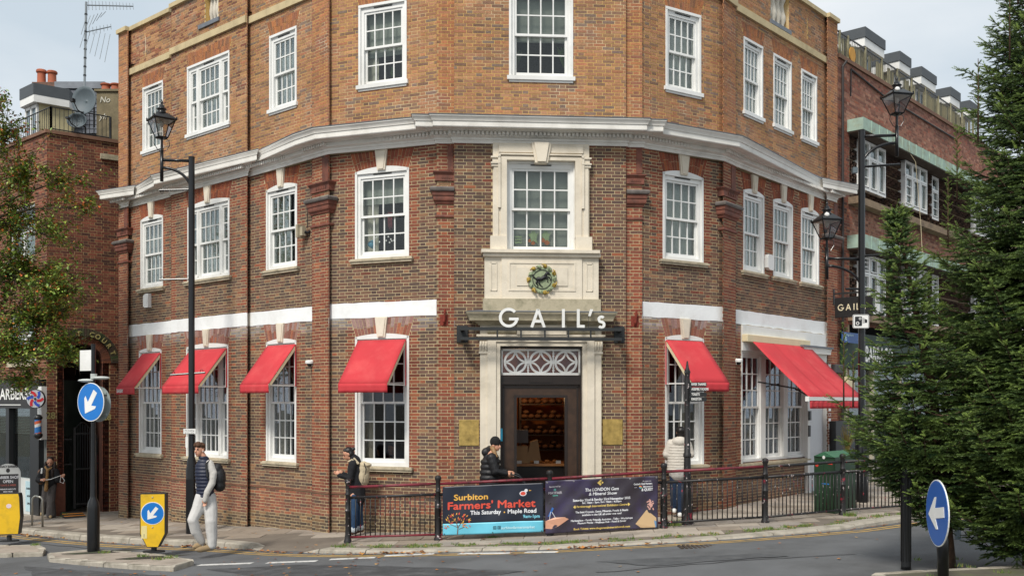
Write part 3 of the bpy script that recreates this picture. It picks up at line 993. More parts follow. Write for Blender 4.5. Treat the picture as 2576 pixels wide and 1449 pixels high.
st('door_frieze',[(dl,dr,-.02,.10,3.80,3.98),(X(1300),X(1424),.10,.17,3.80,3.98),(dl-.07,dr+.07,-.02,.15,3.765,3.80),(dl-.04,dr+.04,-.02,.13,3.735,3.765)])
for a,b in((X(1226),X(1298)),(X(1426),X(1496))):
 m=MB(Cf);m.tube([(a,.09,3.875),(b,.09,3.875)],.07,12);m.build('frieze_roll',M_stoned,BLD)
ol_,or_=X(1226),X(1495)
jl,jr=X(1258,.05),X(1465,.05)
m=MB(Cf)
for a,b in((dl,ol_),(or_,dr)):m.box(a,b,-.02,.09,0.0,3.48)
for x0,x1,o in((ol_,jl-.08,.13),(jl-.08,jl,.10)):m.box(x0,x1,-.16,o,0.0,3.585)
for x0,x1,o in((jr+.08,or_,.13),(jr,jr+.08,.10)):m.box(x0,x1,-.16,o,0.0,3.585)
m.box(ol_,or_,-.16,.13,3.665,3.735);m.box(jl-.08,jr+.08,-.16,.10,3.585,3.665)
m.box(ol_,jl-.08,-.16,.13,3.585,3.665);m.box(jr+.08,or_,-.16,.13,3.585,3.665)
m.build('doorcase',M_stone,BLD)
for a,b in((dl-.02,ol_),(or_,dr+.02)):
 m=MB(Cf);m.box(a+.01,b-.01,.0,.11,3.48,3.69);m.box(a-.01,b+.01,0,.128,3.69,3.735);m.box(a-.005,b+.005,0,.12,3.44,3.48)
 for k in range(3):
  xx=a+(b-a)*(k+.5)/3
  m.tube([(xx,.11,3.50),(xx,.125,3.58),(xx+.01,.12,3.67)],[.018,.03,.02],6)
 m.build('leaf_capital',M_stone,BLD)
# -- the door, its transom grille and the shop inside
ENT=thing('shop_entrance','dark oak doorway with open inner doorway under a white interlaced circle fanlight','doorway',Cf.pt((jl+jr)/2,-.15,.15))
m=MB(Cf)
m.box(jl,jr,-.30,-.02,3.545,3.584) 
m.box(jl,jr,-.24,-.04,2.86,3.03) 
m.box(jl,jl+.03,-.3,-.03,.1,3.545);m.box(jr-.03,jr,-.3,-.03,.1,3.545)
m.build('door_frame',mat('black_oak','#211813',rough=.4,var=.25),ENT)
m=MB(Cf)
cw=(jl+jr)/2
m.box(cw-.22,cw+.22,-.05,-.025,2.90,3.01);m.build('transom_block',mat('black_oak','#17120f'),ENT)
gl_,gr_=Cf.s_of(1299.6,-.12),Cf.s_of(1420,-.12)
zg=2.5+(1014-1000)/FPX*19.1
m=MB(Cf)
m.box(jl+.03,gl_-.05,-.20,-.10,.12,2.86);m.box(gr_+.05,jr-.03,-.20,-.10,.12,2.86);m.box(gl_-.05,gr_+.05,-.20,-.10,zg+.05,2.86)
m.build('door_lining',M_wood,ENT)
m=MB(Cf)
for o,e in((.0,.05),):
 m.box(gl_-.05,gl_-.0,-.19,-.08,.12,zg+.05);m.box(gr_,gr_+.05,-.19,-.08,.12,zg+.05);m.box(gl_,gr_,-.19,-.08,zg,zg+.05)
m.box(jl+.06,jl+.09,-.11,-.085,.12,2.82);m.box(jr-.09,jr-.06,-.11,-.085,.12,2.82);m.box(jl+.06,jr-.06,-.11,-.085,2.79,2.82)
m.build('door_architrave',mat('black_oak','#17120f'),ENT)
m=MB(Cf)
for z in(.9,1.05):m.box(gl_+.0,gl_+.04,-.21,-.19,z-.25,z-.15)
m.build('hinge',mat('brass_hinge','#b09050',metal=.8,rough=.3),ENT)
m=MB(Cf);m.box(jl+.0,jl+.045,-.04,.03,1.80-.02,2.02);m.build('blue_reader',mat('blue_plastic','#2a9fc4',rough=.4),ENT)
m=MB(Cf)
fl_,fr_=X(1260,-.05),X(1459.5,-.05)
fz0,fz1=2.5+(1014-943.5)/FPX*19.05,2.5+(1014-878)/FPX*19.05
t_=.035
m.box(fl_,fr_,-.09,-.03,fz0,fz0+t_+.01);m.box(fl_,fr_,-.09,-.03,fz1-t_,fz1);m.box(fl_,fl_+t_,-.09,-.03,fz0,fz1);m.box(fr_-t_,fr_,-.09,-.03,fz0,fz1)
cellw=(fr_-fl_-2*t_)/3;R0=(fz1-fz0-2*t_)/2+.012
def ring(mb,cx,cz,r,w,a0=0,a1=360,b0=-.075,b1=-.035,n=28):
 for i in range(n):
  t0,t1=math.radians(a0+(a1-a0)*i/n),math.radians(a0+(a1-a0)*(i+1)/n)
  mb.prism([(cx+(r-w)*math.cos(t0),cz+(r-w)*math.sin(t0)),(cx+r*math.cos(t0),cz+r*math.sin(t0)),
(cx+r*math.cos(t1),cz+r*math.sin(t1)),(cx+(r-w)*math.cos(t1),cz+(r-w)*math.sin(t1))],b0,b1)
zc=(fz0+fz1)/2
for k in range(3):
 cx=fl_+t_+cellw*(k+.5)
 ring(m,cx,zc,R0+.0,.042)
 for q in range(4):
  a=math.radians(45+90*q)
  ring(m,cx+R0*1.38*math.cos(a),zc+R0*1.38*math.sin(a),R0*.98+.012,.034,math.degrees(a)+180-43,math.degrees(a)+180+43,-.07,-.04,14)
 if k:
  xx=fl_+t_+cellw*k
  m.box(xx-.012,xx+.012,-.075,-.035,fz0,fz1);m.box(xx-.03,xx+.03,-.075,-.03,zc-.03,zc+.03)
  for dz in(-.16,-.11,.11,.16):m.box(xx-.02,xx+.02,-.07,-.03,zc+dz-.012,zc+dz+.012)
m.build('fanlight_grille',M_white,ENT)
m=MB(Cf);m.box(fl_,fr_,-.115,-.11,fz0,fz1);m.build('fanlight_pane',M_glass_dark,ENT)
INT=thing('bakery_interior','dim warm lit bakery counter and bread shelves seen through the doorway','shop interior',Cf.pt(cw,-2.0,.15))
M_wall_in=mat('ochre_plaster','#9a5a24',rough=.8,var=.15)
M_loaf=mat('bread_crust','#573821',rough=.8,var=.35,scale=14)
M_flour=mat('paper_bag','#a8845c',rough=.8,var=.1)
m=MB(Cf);D=-3.6
x0,x1,z0_,z1_=jl-.9,jr+.9,.12,3.5
m.quad((x0,D,z0_),(x1,D,z0_),(x1,D,z1_),(x0,D,z1_));m.quad((x0,-.3,z0_),(x0,D,z0_),(x0,D,z1_),(x0,-.3,z1_));m.quad((x1,-.3,z0_),(x1,D,z0_),(x1,D,z1_),(x1,-.3,z1_))
m.quad((x0,-.3,z1_),(x1,-.3,z1_),(x1,D,z1_),(x0,D,z1_))
m.quad((jl,-.3,z0_),(x0,-.3,z0_),(x0,-.3,z1_),(jl,-.3,z1_));m.quad((jr,-.3,z0_),(x1,-.3,z0_),(x1,-.3,z1_),(jr,-.3,z1_))
m.build('inner_walls',M_wall_in,INT)
m=MB(Cf);m.box(x0,x1,D,-.02,.0,.125);m.build('inner_floor',mat('dark_floor','#2a211b'),INT)
m=MB(Cf);m.box(x0+.2,x1-.2,-2.0,-1.3,.12,1.22);m.build('counter',mat('dark_counter','#1c1511',rough=.5),INT)
m=MB(Cf);m.box(x0+.2,x1-.2,-2.05,-1.25,1.22,1.27);m.build('counter_top',mat('oak_top','#a06a38',rough=.5),INT)
sx0=gl_+(gr_-gl_)*.42
sh=[]
m=MB(Cf)
m.box(sx0-.1,sx0-.05,-3.4,-3.0,.2,3.2)
for z in(1.45,1.78,2.12,2.46):m.box(sx0-.08,x1-.1,-3.4,-2.95,z,z+.03)
m.build('bread_shelf',mat('shelf_wood','#2d1f15'),INT)
for z in(1.48,1.81,2.15,2.49):
 for k in range(9):
  m=MB(Cf);m.ball((sx0+.02+k*.155,-3.08+RND.uniform(-.05,.05),z+.055),(.085,.13,.06),10,6);m.build('loaf',M_loaf,INT,smooth=True)
  if k%2==0:
   m=MB(Cf);m.ball((sx0+.06+k*.155,-3.1,z+.15),(.08,.12,.05),10,6);m.build('loaf',M_loaf,INT,smooth=True)
for k in range(7):
 m=MB(Cf);m.ball((gl_-.05+k*.16,-1.55,1.30),(.06,.08,.035),10,6);m.build('pastry',mat('pastry','#b87a3a',rough=.6,var=.2),INT,smooth=True)
for k in(.1,.45,.9):
 m=MB(Cf);m.box(gl_+k,gl_+k+.10,-1.30,-1.29,1.27,1.33);m.build('price_card',mat('card_white','#d8d4cc'),INT)
m=MB(Cf);m.box(gl_+.02,gl_+.34,-1.75,-1.45,1.27,1.62);m.prism([(gl_+.3,1.27),(gl_+.62,1.27),(gl_+.55,1.75),(gl_+.40,1.70)],-1.7,-1.5);m.build('paper_bags',M_flour,INT)
m=MB(Cf);m.box(gl_+.04,gl_+.36,-1.8,-1.6,1.68,1.95);m.build('till_screen',mat('till_grey','#6a6460'),INT)
for k,(sx_,bz,e)in enumerate(((.25,2.75,11),(1.0,2.85,2.5))):
 ld=bpy.data.lights.new('interior_lamp','POINT');ld.energy=e;ld.color=(1,.62,.30);ld.shadow_soft_size=.08
 lo=bpy.data.objects.new('interior_lamp',ld);COL.objects.link(lo);lo.location=Cf.pt(gl_+sx_,-2.4,bz)
m=MB(Cf);m.ball((gl_+.28,-2.4,2.9),.05,10,6);m.build('bulb',mat('bulb','#ffb060',emit='#ff9a40',estr=4),INT,smooth=True)
for x0p,x1p,side in((1154.5,1205,'left'),(1515.6,1566,'right')):
 m=MB(Cf);a,b=Cf.s_of(x0p),Cf.s_of(x1p)
 m.bevbox(a,b,.0,.02,Cf.z_of(1180,1120.5)if side=='left' else Cf.z_of(1540,1118.6),Cf.z_of(1180,1055.6)if side=='left' else Cf.z_of(1540,1054),.006)
 o=m.build('brass_plate',M_brass);o['label']='blank square brass plate on the brick %s of the doorway'%side;o['category']='plaque';o['group']='brass plates beside the door'
CR=thing('horse_crest','round green and gold carved crest with a black prancing horse on the stone panel','crest',Cf.pt(Cf.s_of(1363.5),.2,4.86))
cs,cz_=Cf.s_of(1363.5,.2),Cf.z_of(1363.5,703,.2)
M_cg=mat('crest_green','#8a9676',rough=.7,var=.2,scale=20);M_gold=mat('crest_gold','#a08638',rough=.5,var=.3,scale=20,metal=.2);M_hb=mat('horse_black','#17181a',rough=.5)
m=MB(Cf);m.prism([(cs+.235*math.cos(t*math.pi/18),cz_+.235*math.sin(t*math.pi/18))for t in range(36)],.17,.215);m.build('disc',M_cg,CR)
m=MB(Cf);ring(m,cs,cz_,.185,.012,b0=.215,b1=.225);m.build('inner_ring',M_hb,CR)
for k in range(14):
 t=k/14*6.283
 m=MB(Cf);rr=.235+(.02 if k%2 else 0)
 m.ball((cs+rr*math.cos(t),.215,cz_+rr*math.sin(t)),(.042,.03,.042),8,6)
 m.tube([(cs+(rr-.03)*math.cos(t),.23,cz_+(rr-.03)*math.sin(t)),(cs+(rr+.03)*math.cos(t+.13),.245,cz_+(rr+.03)*math.sin(t+.13)),(cs+(rr+.02)*math.cos(t+.25),.23,cz_+(rr+.02)*math.sin(t+.25))],.016,6)
 m.build('scroll',M_gold if k%2 else M_cg,CR,smooth=True)
hs=.33
def HP(x,y):return(cs+(x-.5)*hs,.222,cz_+(y-.5)*hs)
m=MB(Cf)
m.tube([HP(.16,.45),HP(.28,.52),HP(.45,.50),HP(.60,.60),HP(.70,.70)],[.034,.044,.040,.042,.034],10)
m.tube([HP(.68,.68),HP(.74,.82),HP(.76,.90)],[.028,.024,.016],8);m.tube([HP(.74,.90),HP(.84,.84),HP(.92,.77)],[.020,.018,.011],8)
m.tube([HP(.72,.66),HP(.90,.62),HP(.98,.52),HP(.95,.42)],[.018,.012,.009,.008],6);m.tube([HP(.66,.60),HP(.84,.50),HP(.80,.38),HP(.86,.34)],[.018,.012,.009,.008],6)
m.tube([HP(.22,.42),HP(.16,.28),HP(.26,.16),HP(.24,.04)],[.028,.017,.010,.009],6);m.tube([HP(.30,.42),HP(.34,.24),HP(.46,.10),HP(.54,.06)],[.024,.015,.009,.009],6)
m.tube([HP(.14,.52),HP(.04,.60),HP(-.02,.72),HP(.04,.78)],[.012,.016,.014,.006],6)
m.tube([HP(.75,.93),HP(.76,.98)],[.008,.002],5)
m.build('horse',M_hb,CR,smooth=True)
# -- white side door, shop window lintel
m=MB(R2f)
a=R2f.s_of(1865);b=R2f.s_of(2027)
m.box(a-.02,R2f.L,0.0,.05,3.62,4.16)
m.build('shopfront_lintel',M_white,BLD)
m=MB(R2f);s0_,s1_=R2f.s_of(2024,.25),R2f.s_of(2089,.2)
m.fr=R2f
m.prism([(s0_+.1,3.66),(s1_-.02,3.66),(s1_+.0,3.74),(s1_+.05,3.80),(s0_,3.80),(s0_+.06,3.74)],.03,.22);m.box(s0_+.18,s1_-.05,.0,.13,3.48,3.66)
m.build('side_door_hood',M_corn,BLD)
m=MB(R2f);m.box(s0_-.03,s1_+.08,.02,.25,3.80,3.84);m.build('side_hood_lead',M_lead,BLD)
m=MB(R2f)
d0,d1=R2f.s_of(2030,.06),R2f.L+.03
m.box(d0,d0+.13,-.12,.08,.30,3.48);m.box(d1-.13,d1,-.12,.08,.30,3.48);m.box(d0+.13,d1-.13,-.12,.06,3.30,3.48)
m.box(d0-.02,d0+.15,0,.1,.25,.42);m.box(d1-.15,d1+.02,0,.1,.25,.42)
m.build('side_door_frame',M_white,BLD)
m=MB(R2f);m.box(d0+.13,d1-.13,-.11,-.06,.32,3.30);m.box(d0+.2,d1-.2,-.06,-.045,1.3,3.1);m.build('side_door',mat('greyish_white_door','#cfd2d6',rough=.4,var=.03),BLD)
m=MB(R2f);m.box(d0+.02,d0+.10,.08,.11,1.72,1.98);m.build('entry_keypad',mat('grey_keypad','#45484a',rough=.4),BLD)
m=MB(R2f);m.box(d0+.02,d0+.11,.08,.12,2.10,2.32);m.build('key_safe',mat('grey_keypad','#45484a'),BLD)
m=MB(R2f);m.box(d0-.05,d1+.05,-.1,.30,.25,.32);m.build('door_step',M_sill,BLD)
# -- odds and ends fixed to the walls
def wallbox(nm,x,y,w,h,dpt,name,material,label,cat,group=None):
 f=FD[nm];s,z=f.s_of(x),f.z_of(x,y)
 m=MB(f);m.bevbox(s-w/2,s+w/2,0,dpt,z-h/2,z+h/2,.02)
 o=m.build(name,material);o['label']=label;o['category']=cat
 if group:o['group']=group
 return o
f=FD['L2a'];s,z=f.s_of(375),f.z_of(375,757)
m=MB(f);m.prism([(s-.13,z-.13),(s-.05,z-.17),(s+.11,z-.17),(s+.11,z+.17),(s-.03,z+.17),(s-.13,z+.12)],0,.09)
o=m.build('alarm_box',M_white);o['label']='white alarm box on dark brick below the leftmost first floor window';o['category']='alarm box'
f=FD['R2'];s,z=f.s_of(1931),f.z_of(1931,661)
m=MB(f);m.prism([(s-.14,z-.12),(s-.05,z-.17),(s+.10,z-.17),(s+.13,z-.08),(s+.13,z+.08),(s+.08,z+.17),(s-.10,z+.17),(s-.14,z+.1)],0,.09)
o=m.build('alarm_box',M_white);o['label']='white eight sided alarm box between two first floor windows on the right wing';o['category']='alarm box'
for nm,x,y,lb in(('L2c',776,915,'white dome security camera between the third and fourth red awnings'),('P4',1861,911,'white dome security camera on the brick left of the triple shop window')):
 f=FD[nm]if nm!='P4' else FD['R2'];s,z=f.s_of(x,.15),f.z_of(x,y,.15)
 T=thing('security_camera',lb,'security camera',f.pt(s,.12,z),'dome security cameras')
 m=MB(f);m.box(s+.02,s+.05,0,.1,z-.04,z+.08)if nm!='P4' else m.box(s-.05,s-.02,0,.1,z-.04,z+.08)
 m.lathe([(.05,z),(.085,z+.005),(.09,z+.05),(.07,z+.07),(.02,z+.075)],(s,.12),14);m.build('housing',M_white,T)
 m=MB(f);m.ball((s,.12,z),(.055,.055,.06),12,8);m.build('lens_dome',M_black,T,smooth=True)
f=FD['L2c'];s,z=f.s_of(774),f.z_of(774,585)
T=thing('floodlight','small grey floodlight and sensor on the brick beside a terracotta pilaster','floodlight',f.pt(s,.1,z))
m=MB(f);m.box(s-.11,s-.05,.03,.22,z-.12,z+.14);m.box(s-.05,s+.03,.06,.16,z-.08,z+.10);m.build('lamp_body',mat('beige_metal','#a39a84',var=.2),T)
m=MB(f);m.tube([(s+.03,.1,z),(s+.07,.04,z-.02),(s+.07,0,z+.02)],.03,8);m.tube([(s,.01,z+.1),(s,.01,z+.5)],.008,5);m.build('bracket',M_black,T)
# -- ground
M_asph=mat('asphalt','#606264',rough=.85,var=.16,scale=1.4,bump=.9,bscale=110,dirt='#454545',dirt_amt=.7,dirt_scale=.6)
nt_=M_asph.node_tree
M_pave=mat('paving_concrete','#70675c',rough=.9,var=.16,scale=2.5,bump=.5,bscale=60,dirt='#5a5149',dirt_amt=.5,dirt_scale=1.2)
M_slabs=[mat('paving_slab_%s'%n,c,rough=.9,var=.14,scale=3,bump=.5,bscale=70,dirt='#5d554b',dirt_amt=.55,dirt_scale=1.6)
for n,c in(('warm','#9c9185'),('grey','#918980'),('brown','#8f8375'),('light','#a3998c'))]
M_kerb=mat('granite_kerb','#a39c8f',rough=.85,var=.16,scale=7,bump=.8,bscale=45,dirt='#5e594a',dirt_amt=.6,dirt_scale=3)
M_roadwhite=mat('road_paint_white','#c9c8c4',rough=.8,var=.1,scale=20,dirt='#77777a',dirt_amt=.75,dirt_scale=9)
M_yellow=mat('road_paint_yellow','#b39250',rough=.85,var=.15,scale=9,dirt='#6b6458',dirt_amt=.85,dirt_scale=5)
M_moss=mat('mossy_soil','#4a4630',rough=1,var=.4,scale=6,dirt='#3f5a26',dirt_amt=.8,dirt_scale=3)
gxs=[-60,-40,-25,-18]+[-15+i*.5 for i in range(55)]+[14,18,25,40,60]
gys=[-15,-5,2,6]+[8+i*.8 for i in range(22)]+[27,32,40,60,100]
mb=MB();idx=[[mb.addv((x,y,ZR(x,y)))for y in gys]for x in gxs]
for i in range(len(gxs)-1):
 for j in range(len(gys)-1):mb.addf((idx[i][j],idx[i+1][j],idx[i+1][j+1],idx[i][j+1]))
mb.build('road',M_asph,smooth=True,kind='structure')
mb=MB();mb.box(-400,400,-300,500,-3.0,-2.6);mb.build('ground',mat('far_ground','#5a584e',rough=1),kind='structure')
KB=[(-260,1322),(-100,1334),(52,1343),(222,1360),(356,1369),(515,1375),(611,1381),(660,1385),(735,1389),(809,1391),(900,1392),(1014,1391),(1120,1388.5),
(1245,1385.6),(1360,1382.5),(1471,1376.6),(1602,1370),(1720,1363),(1846,1355),(1990,1344),(2126,1332),(2262,1314),(2400,1298),(2560,1285),(2800,1272)]
KW=[on_road(x,y)for x,y in KB]
KW=[Vector((-24,36,0))]+KW+[Vector((20,36,0))]
def kerb_y(x):
 return float(np.interp(x,[p.x for p in KW],[p.y for p in KW]))
def drop_at(x):
 return float(np.interp(x,[-5.05,-4.75,-3.75,-3.4],[0,1,1,0]))
def kz(x,y):return G(x)-drop_at(x)*.085*max(0,1-max(0,y-kerb_y(x))/1.3)
kl=[]
for i in range(1,len(KW)-2):
 a,b=KW[i],KW[i+1];n=max(1,int((b-a).length/.12))
 for k in range(n):kl.append(a.lerp(b,k/n))
kl.append(KW[-2])
PAV=link(bpy.data.objects.new('pavement',None),kind='structure');WLOC['pavement']=Vector((0,0,0))
mb=MB();rows=[]
for p in kl:
 r=[]
 for e in(.06,.4,.8,1.3,2,3,5,8,14):
  y=p.y+e;r.append(mb.addv((p.x,y,kz(p.x,y)-.006)))
 rows.append(r)
for i in range(len(rows)-1):
 for j in range(8):mb.addf((rows[i][j],rows[i+1][j],rows[i+1][j+1],rows[i][j+1]))
mb.build('pavement_bed',M_pave,PAV,smooth=True)
def arclen(pts):
 L=[0]
 for i in range(len(pts)-1):L.append(L[-1]+(Vector(pts[i+1][:2])-Vector(pts[i][:2])).length)
 return L
AL=arclen(kl)
def kat(s):
 return Vector((float(np.interp(s,AL,[p.x for p in kl])),float(np.interp(s,AL,[p.y for p in kl]))))
KERB=link(bpy.data.objects.new('kerb',None),kind='structure');WLOC['kerb']=Vector((0,0,0))
s=0
while s<AL[-1]-.3:
 ln=RND.uniform(.85,1.05);e=min(s+ln,AL[-1])
 m=MB();n=4;prev=None;jj=RND.uniform(-.006,.006)
 for k in range(n+1):
  q=s+.008+(e-s-.016)*k/n
  p=kat(q);t=(kat(q+.05)-kat(q-.05)).normalized();no=Vector((-t.y,t.x))
  if no.y<0:no=-no
  top=kz(p.x,p.y)+jj+.004;bot=ZR(p.x,p.y)-.03
  W=.30
  ring_=[m.addv((p.x,p.y,bot)),m.addv((p.x+no.x*.012,p.y+no.y*.012,top-.03)),m.addv((p.x+no.x*.04,p.y+no.y*.04,top)),m.addv((p.x+no.x*W,p.y+no.y*W,top)),m.addv((p.x+no.x*W,p.y+no.y*W,bot))]
  if prev:
   for j in range(4):m.addf((prev[j],ring_[j],ring_[j+1],prev[j+1]))
  else:m.addf(tuple(reversed(ring_)))
  prev=ring_
 m.addf(tuple(prev))
 m.build('kerb_stone',M_kerb,KERB);s=e
def inside_building(x,y):
 pts_=outline
 for i in range(len(pts_)-1):
  a,b=pts_[i],pts_[i+1]
  if a.x<=x<=b.x:return y>a.y+(b.y-a.y)*(x-a.x)/max(b.x-a.x,1e-6)-.02
 return False
cnt=0
ang=math.radians(-4);ca,sa=math.cos(ang),math.sin(ang)
for r in range(0,22):
 v=17.0+r*.46
 off=(r%2)*.38
 for c in range(-20,14):
  u=c*.76+off
  cs4=[(u+.006,v+.007),(u+.752,v+.007),(u+.752,v+.452),(u+.006,v+.452)]
  W4=[(x*ca-(y-20)*sa,x*sa+(y-20)*ca+20)for x,y in cs4]
  if any(y<kerb_y(x)+.34 for x,y in W4):continue
  if all(inside_building(x,y)for x,y in W4):continue
  if W4[0][0]<-14 or W4[0][0]>9.5 or W4[0][1]>27:continue
  if drop_at(W4[0][0])>0 and W4[0][1]<kerb_y(W4[0][0])+1.2:continue
  if cnt>330:continue
  cnt+=1
  dz=RND.uniform(-.003,.003)
  m=MB();i0=[m.addv((x,y,G(x)-.02))for x,y in W4];i1=[m.addv((x,y,G(x)+.003+dz))for x,y in W4]
  m.addf(tuple(i1))
  for k in range(4):m.addf((i0[k],i0[(k+1)%4],i1[(k+1)%4],i1[k]))
  m.build('paving_slab',RND.choice(M_slabs),PAV)
def ribbon(pts,w,name,material,zoff=.004,**k):
 m=MB();prev=None
 for i,p in enumerate(pts):
  t=(pts[min(i+1,len(pts)-1)]-pts[max(i-1,0)]);t=Vector((t.x,t.y)).normalized();no=Vector((-t.y,t.x))
  a=(p.x-no.x*w/2,p.y-no.y*w/2);b=(p.x+no.x*w/2,p.y+no.y*w/2)
  r=(m.addv((*a,ZR(*a)+zoff)),m.addv((*b,ZR(*b)+zoff)))
  if prev:m.addf((prev[0],r[0],r[1],prev[1]))
  prev=r
 return m.build(name,material,kind='structure',**k)
for o in(.26,.42):
 pts=[]
 for q in np.arange(3.2,AL[-1]-2,.3):
  p=kat(q);t=(kat(q+.05)-kat(q-.05)).normalized();no=Vector((t.y,-t.x))
  if no.y>0:no=-no
  pts.append(p+no*o)
 ribbon(pts,.075,'yellow_line',M_yellow)
for x0,y0,x1,y1 in((500,1421,634,1416.5),(671,1415.5,797,1411),(830,1407,944,1402),(968,1397.5,1092,1392.5),(1156,1389.2,1284,1387),(1322,1385.8,1400,1384)):
 a,b=on_road(x0,y0),on_road(x1,y1)
 if x0>1100:a.y-=.16;b.y-=.22
 ribbon([a,a.lerp(b,.33),a.lerp(b,.66),b],.19,'lane_dash',M_roadwhite,.005)
for pp,c_ in(([(520,1432),(760,1419),(1010,1424),(1330,1436),(1180,1452),(700,1456)],'#3f4042'),([(1500,1412),(1900,1392),(1990,1398),(1640,1424)],'#4c4e50'),([(60,1424),(250,1436),(420,1448),(100,1462)],'#454648')):
 q=[on_road(x,y)for x,y in pp];m=MB();n=len(q);P_=[]
 for i in range(n):
  a,b=q[i],q[(i+1)%n]
  for k in range(8):P_.append(a.lerp(b,k/8)+Vector((RND.uniform(-.03,.03),RND.uniform(-.05,.05),0)))
 c=sum(P_,Vector())/len(P_);ci=m.addv((c.x,c.y,ZR(c.x,c.y)+.004));ids=[m.addv((p.x,p.y,ZR(p.x,p.y)+.004))for p in P_];mi=[m.addv(((p.x+c.x)/2,(p.y+c.y)/2,ZR((p.x+c.x)/2,(p.y+c.y)/2)+.004))for p in P_]
 for i in range(len(ids)):j=(i+1)%len(ids);m.addf((ids[i],ids[j],mi[j],mi[i]));m.addf((mi[i],mi[j],ci))
 m.build('tarmac_patch',mat('tarmac_'+c_[1:],c_,rough=.9,var=.3,scale=5,bump=1,bscale=90,dirt='#5c5d5e',dirt_amt=.7,dirt_scale=3),kind='structure')
for x0,y0,x1,y1 in((1500,1440,2150,1392),(-20,1352,420,1392)):
 a,b=on_road(x0,y0),on_road(x1,y1);ribbon([a.lerp(b,k/14)+Vector((0,RND.uniform(-.05,.05),0))for k in range(15)],.035,'sealed_crack',mat('bitumen','#444547',rough=.7,var=.2),.006)
def island(name,pxs,h,label,extra=None):
 pts=[on_road(x,y)for x,y in pxs]if extra is None else extra
 T=link(bpy.data.objects.new(name,None),kind='structure');WLOC[T.name]=Vector((0,0,0))
 cx=sum(p.x for p in pts)/len(pts);cy=sum(p.y for p in pts)/len(pts)
 m=MB();ins=[]
 for p in pts:
  d=Vector((cx-p.x,cy-p.y));d=d.normalized()*min(.14,d.length*.5);ins.append((p.x+d.x,p.y+d.y))
 ci=m.addv((cx,cy,ZR(cx,cy)+h-.01));ids=[]
 for i in range(len(ins)):
  a,b=ins[i],ins[(i+1)%len(ins)]
  for k in range(6):q=(a[0]+(b[0]-a[0])*k/6,a[1]+(b[1]-a[1])*k/6);ids.append(m.addv((q[0],q[1],ZR(*q)+h-.01)))
 for i in range(len(ids)):m.addf((ci,ids[i],ids[(i+1)%len(ids)]))
 m.build('island_surface',M_slabs[0]if 'right' not in label else mat('mossy_cobbles','#5c584c',rough=1,var=.3,scale=5,bump=.8,bscale=16,dirt='#4b552c',dirt_amt=.6,dirt_scale=2.5),T)
 n=len(pts)
 for i in range(n):
  a,b=pts[i],pts[(i+1)%n];ia,ib=ins[i],ins[(i+1)%n]
  L=(b-a).length;k=max(1,round(L/.7))
  for q in range(k):
   u0,u1=q/k+.006,(q+1)/k-.006
   P4=[(a.x+(b.x-a.x)*u0,a.y+(b.y-a.y)*u0),(a.x+(b.x-a.x)*u1,a.y+(b.y-a.y)*u1),(ia[0]+(ib[0]-ia[0])*u1,ia[1]+(ib[1]-ia[1])*u1),(ia[0]+(ib[0]-ia[0])*u0,ia[1]+(ib[1]-ia[1])*u0)]
   m=MB();dz=h+RND.uniform(-.004,.004)
   mid4=(sum(p[0]for p in P4)/4,sum(p[1]for p in P4)/4)
   lo=[m.addv((p[0],p[1],ZR(p[0],p[1])-.05))for p in P4];md=[m.addv((p[0],p[1],ZR(p[0],p[1])+dz-.025))for p in P4]
   tp=[m.addv((p[0]+(mid4[0]-p[0])*.12,p[1]+(mid4[1]-p[1])*.2,ZR(p[0],p[1])+dz))for p in P4]
   for A_,B_ in((lo,md),(md,tp)):
    for j in range(4):m.addf((A_[j],A_[(j+1)%4],B_[(j+1)%4],B_[j]))
   m.addf(tuple(tp));m.build('kerb_stone',M_kerb,T)
 return T
island('traffic_island',[(124,1413),(202,1421),(322,1431),(437,1437),(488,1421),(386,1402),(235,1392),(119,1402)],.09,'left')
island('traffic_island',[(-120,1405),(108,1399),(115,1390),(100,1380),(-120,1380)],.09,'far left')
RI=[(2190,1462),(2576,1440),(2800,1430)]
ri=[on_road(x,y)for x,y in RI]
island('planted_island',None,.10,'right',extra=[ri[0],Vector((ri[0].x-.3,6.5,0)),Vector((12,6.0,0)),Vector((13.5,12.8,0)),ri[2],ri[1]][::-1])
for(x,y,w)in((255,1399,.75),(380,1413,.62)):
 p=on_road(x,y);m=MB()
 q=[(p.x+w*math.cos(t)*(1+.2*math.sin(3*t)),p.y+.22*math.sin(t))for t in[k*.45 for k in range(14)]];c=m.addv((p.x,p.y,ZR(p.x,p.y)+.088));ids=[m.addv((*a,ZR(*a)+.084))for a in q]
 for k in range(14):m.addf((c,ids[k],ids[(k+1)%14]))
 m.build('soil_patch',mat('dark_soil','#2e2a22',rough=1,var=.4,scale=12,dirt='#46552a',dirt_amt=.6,dirt_scale=4),kind='structure')
def leaf_mesh(n,posf,cols,size=(.035,.07),name='fallen_leaves',flat=.35):
 m=MB();m.col=(1,1,1,1)
 for _ in range(n):
  x,y,z=posf();s_=RND.uniform(*size);a=RND.uniform(0,6.28);tl=RND.uniform(-flat,flat)
  c=RND.choice(cols);g=RND.uniform(.7,1.2);m.col=(c[0]*g,c[1]*g,c[2]*g,1)
  pts=[]
  k=7
  for j in range(k):
   t=a+j/k*6.283;r=s_*(1 if j%2 else .62)*RND.uniform(.8,1.1)*.6
   pts.append((x+r*math.cos(t),y+r*math.sin(t),z+.006+abs(r*math.sin(t-a))*abs(tl)+RND.uniform(0,.006)))
  m.addf([m.addv(p)for p in pts])
 return m.build(name,mat('dead_leaf',attr=True,rough=.8,var=.2,scale=30),kind='stuff',label='brown and orange fallen autumn leaves scattered on the road and along the kerb',cat='leaves')
LC=pal('#8a5a2e','#a8672c','#b5732f','#6e4526','#c08a45','#7a3f22','#b89560','#5e4028')
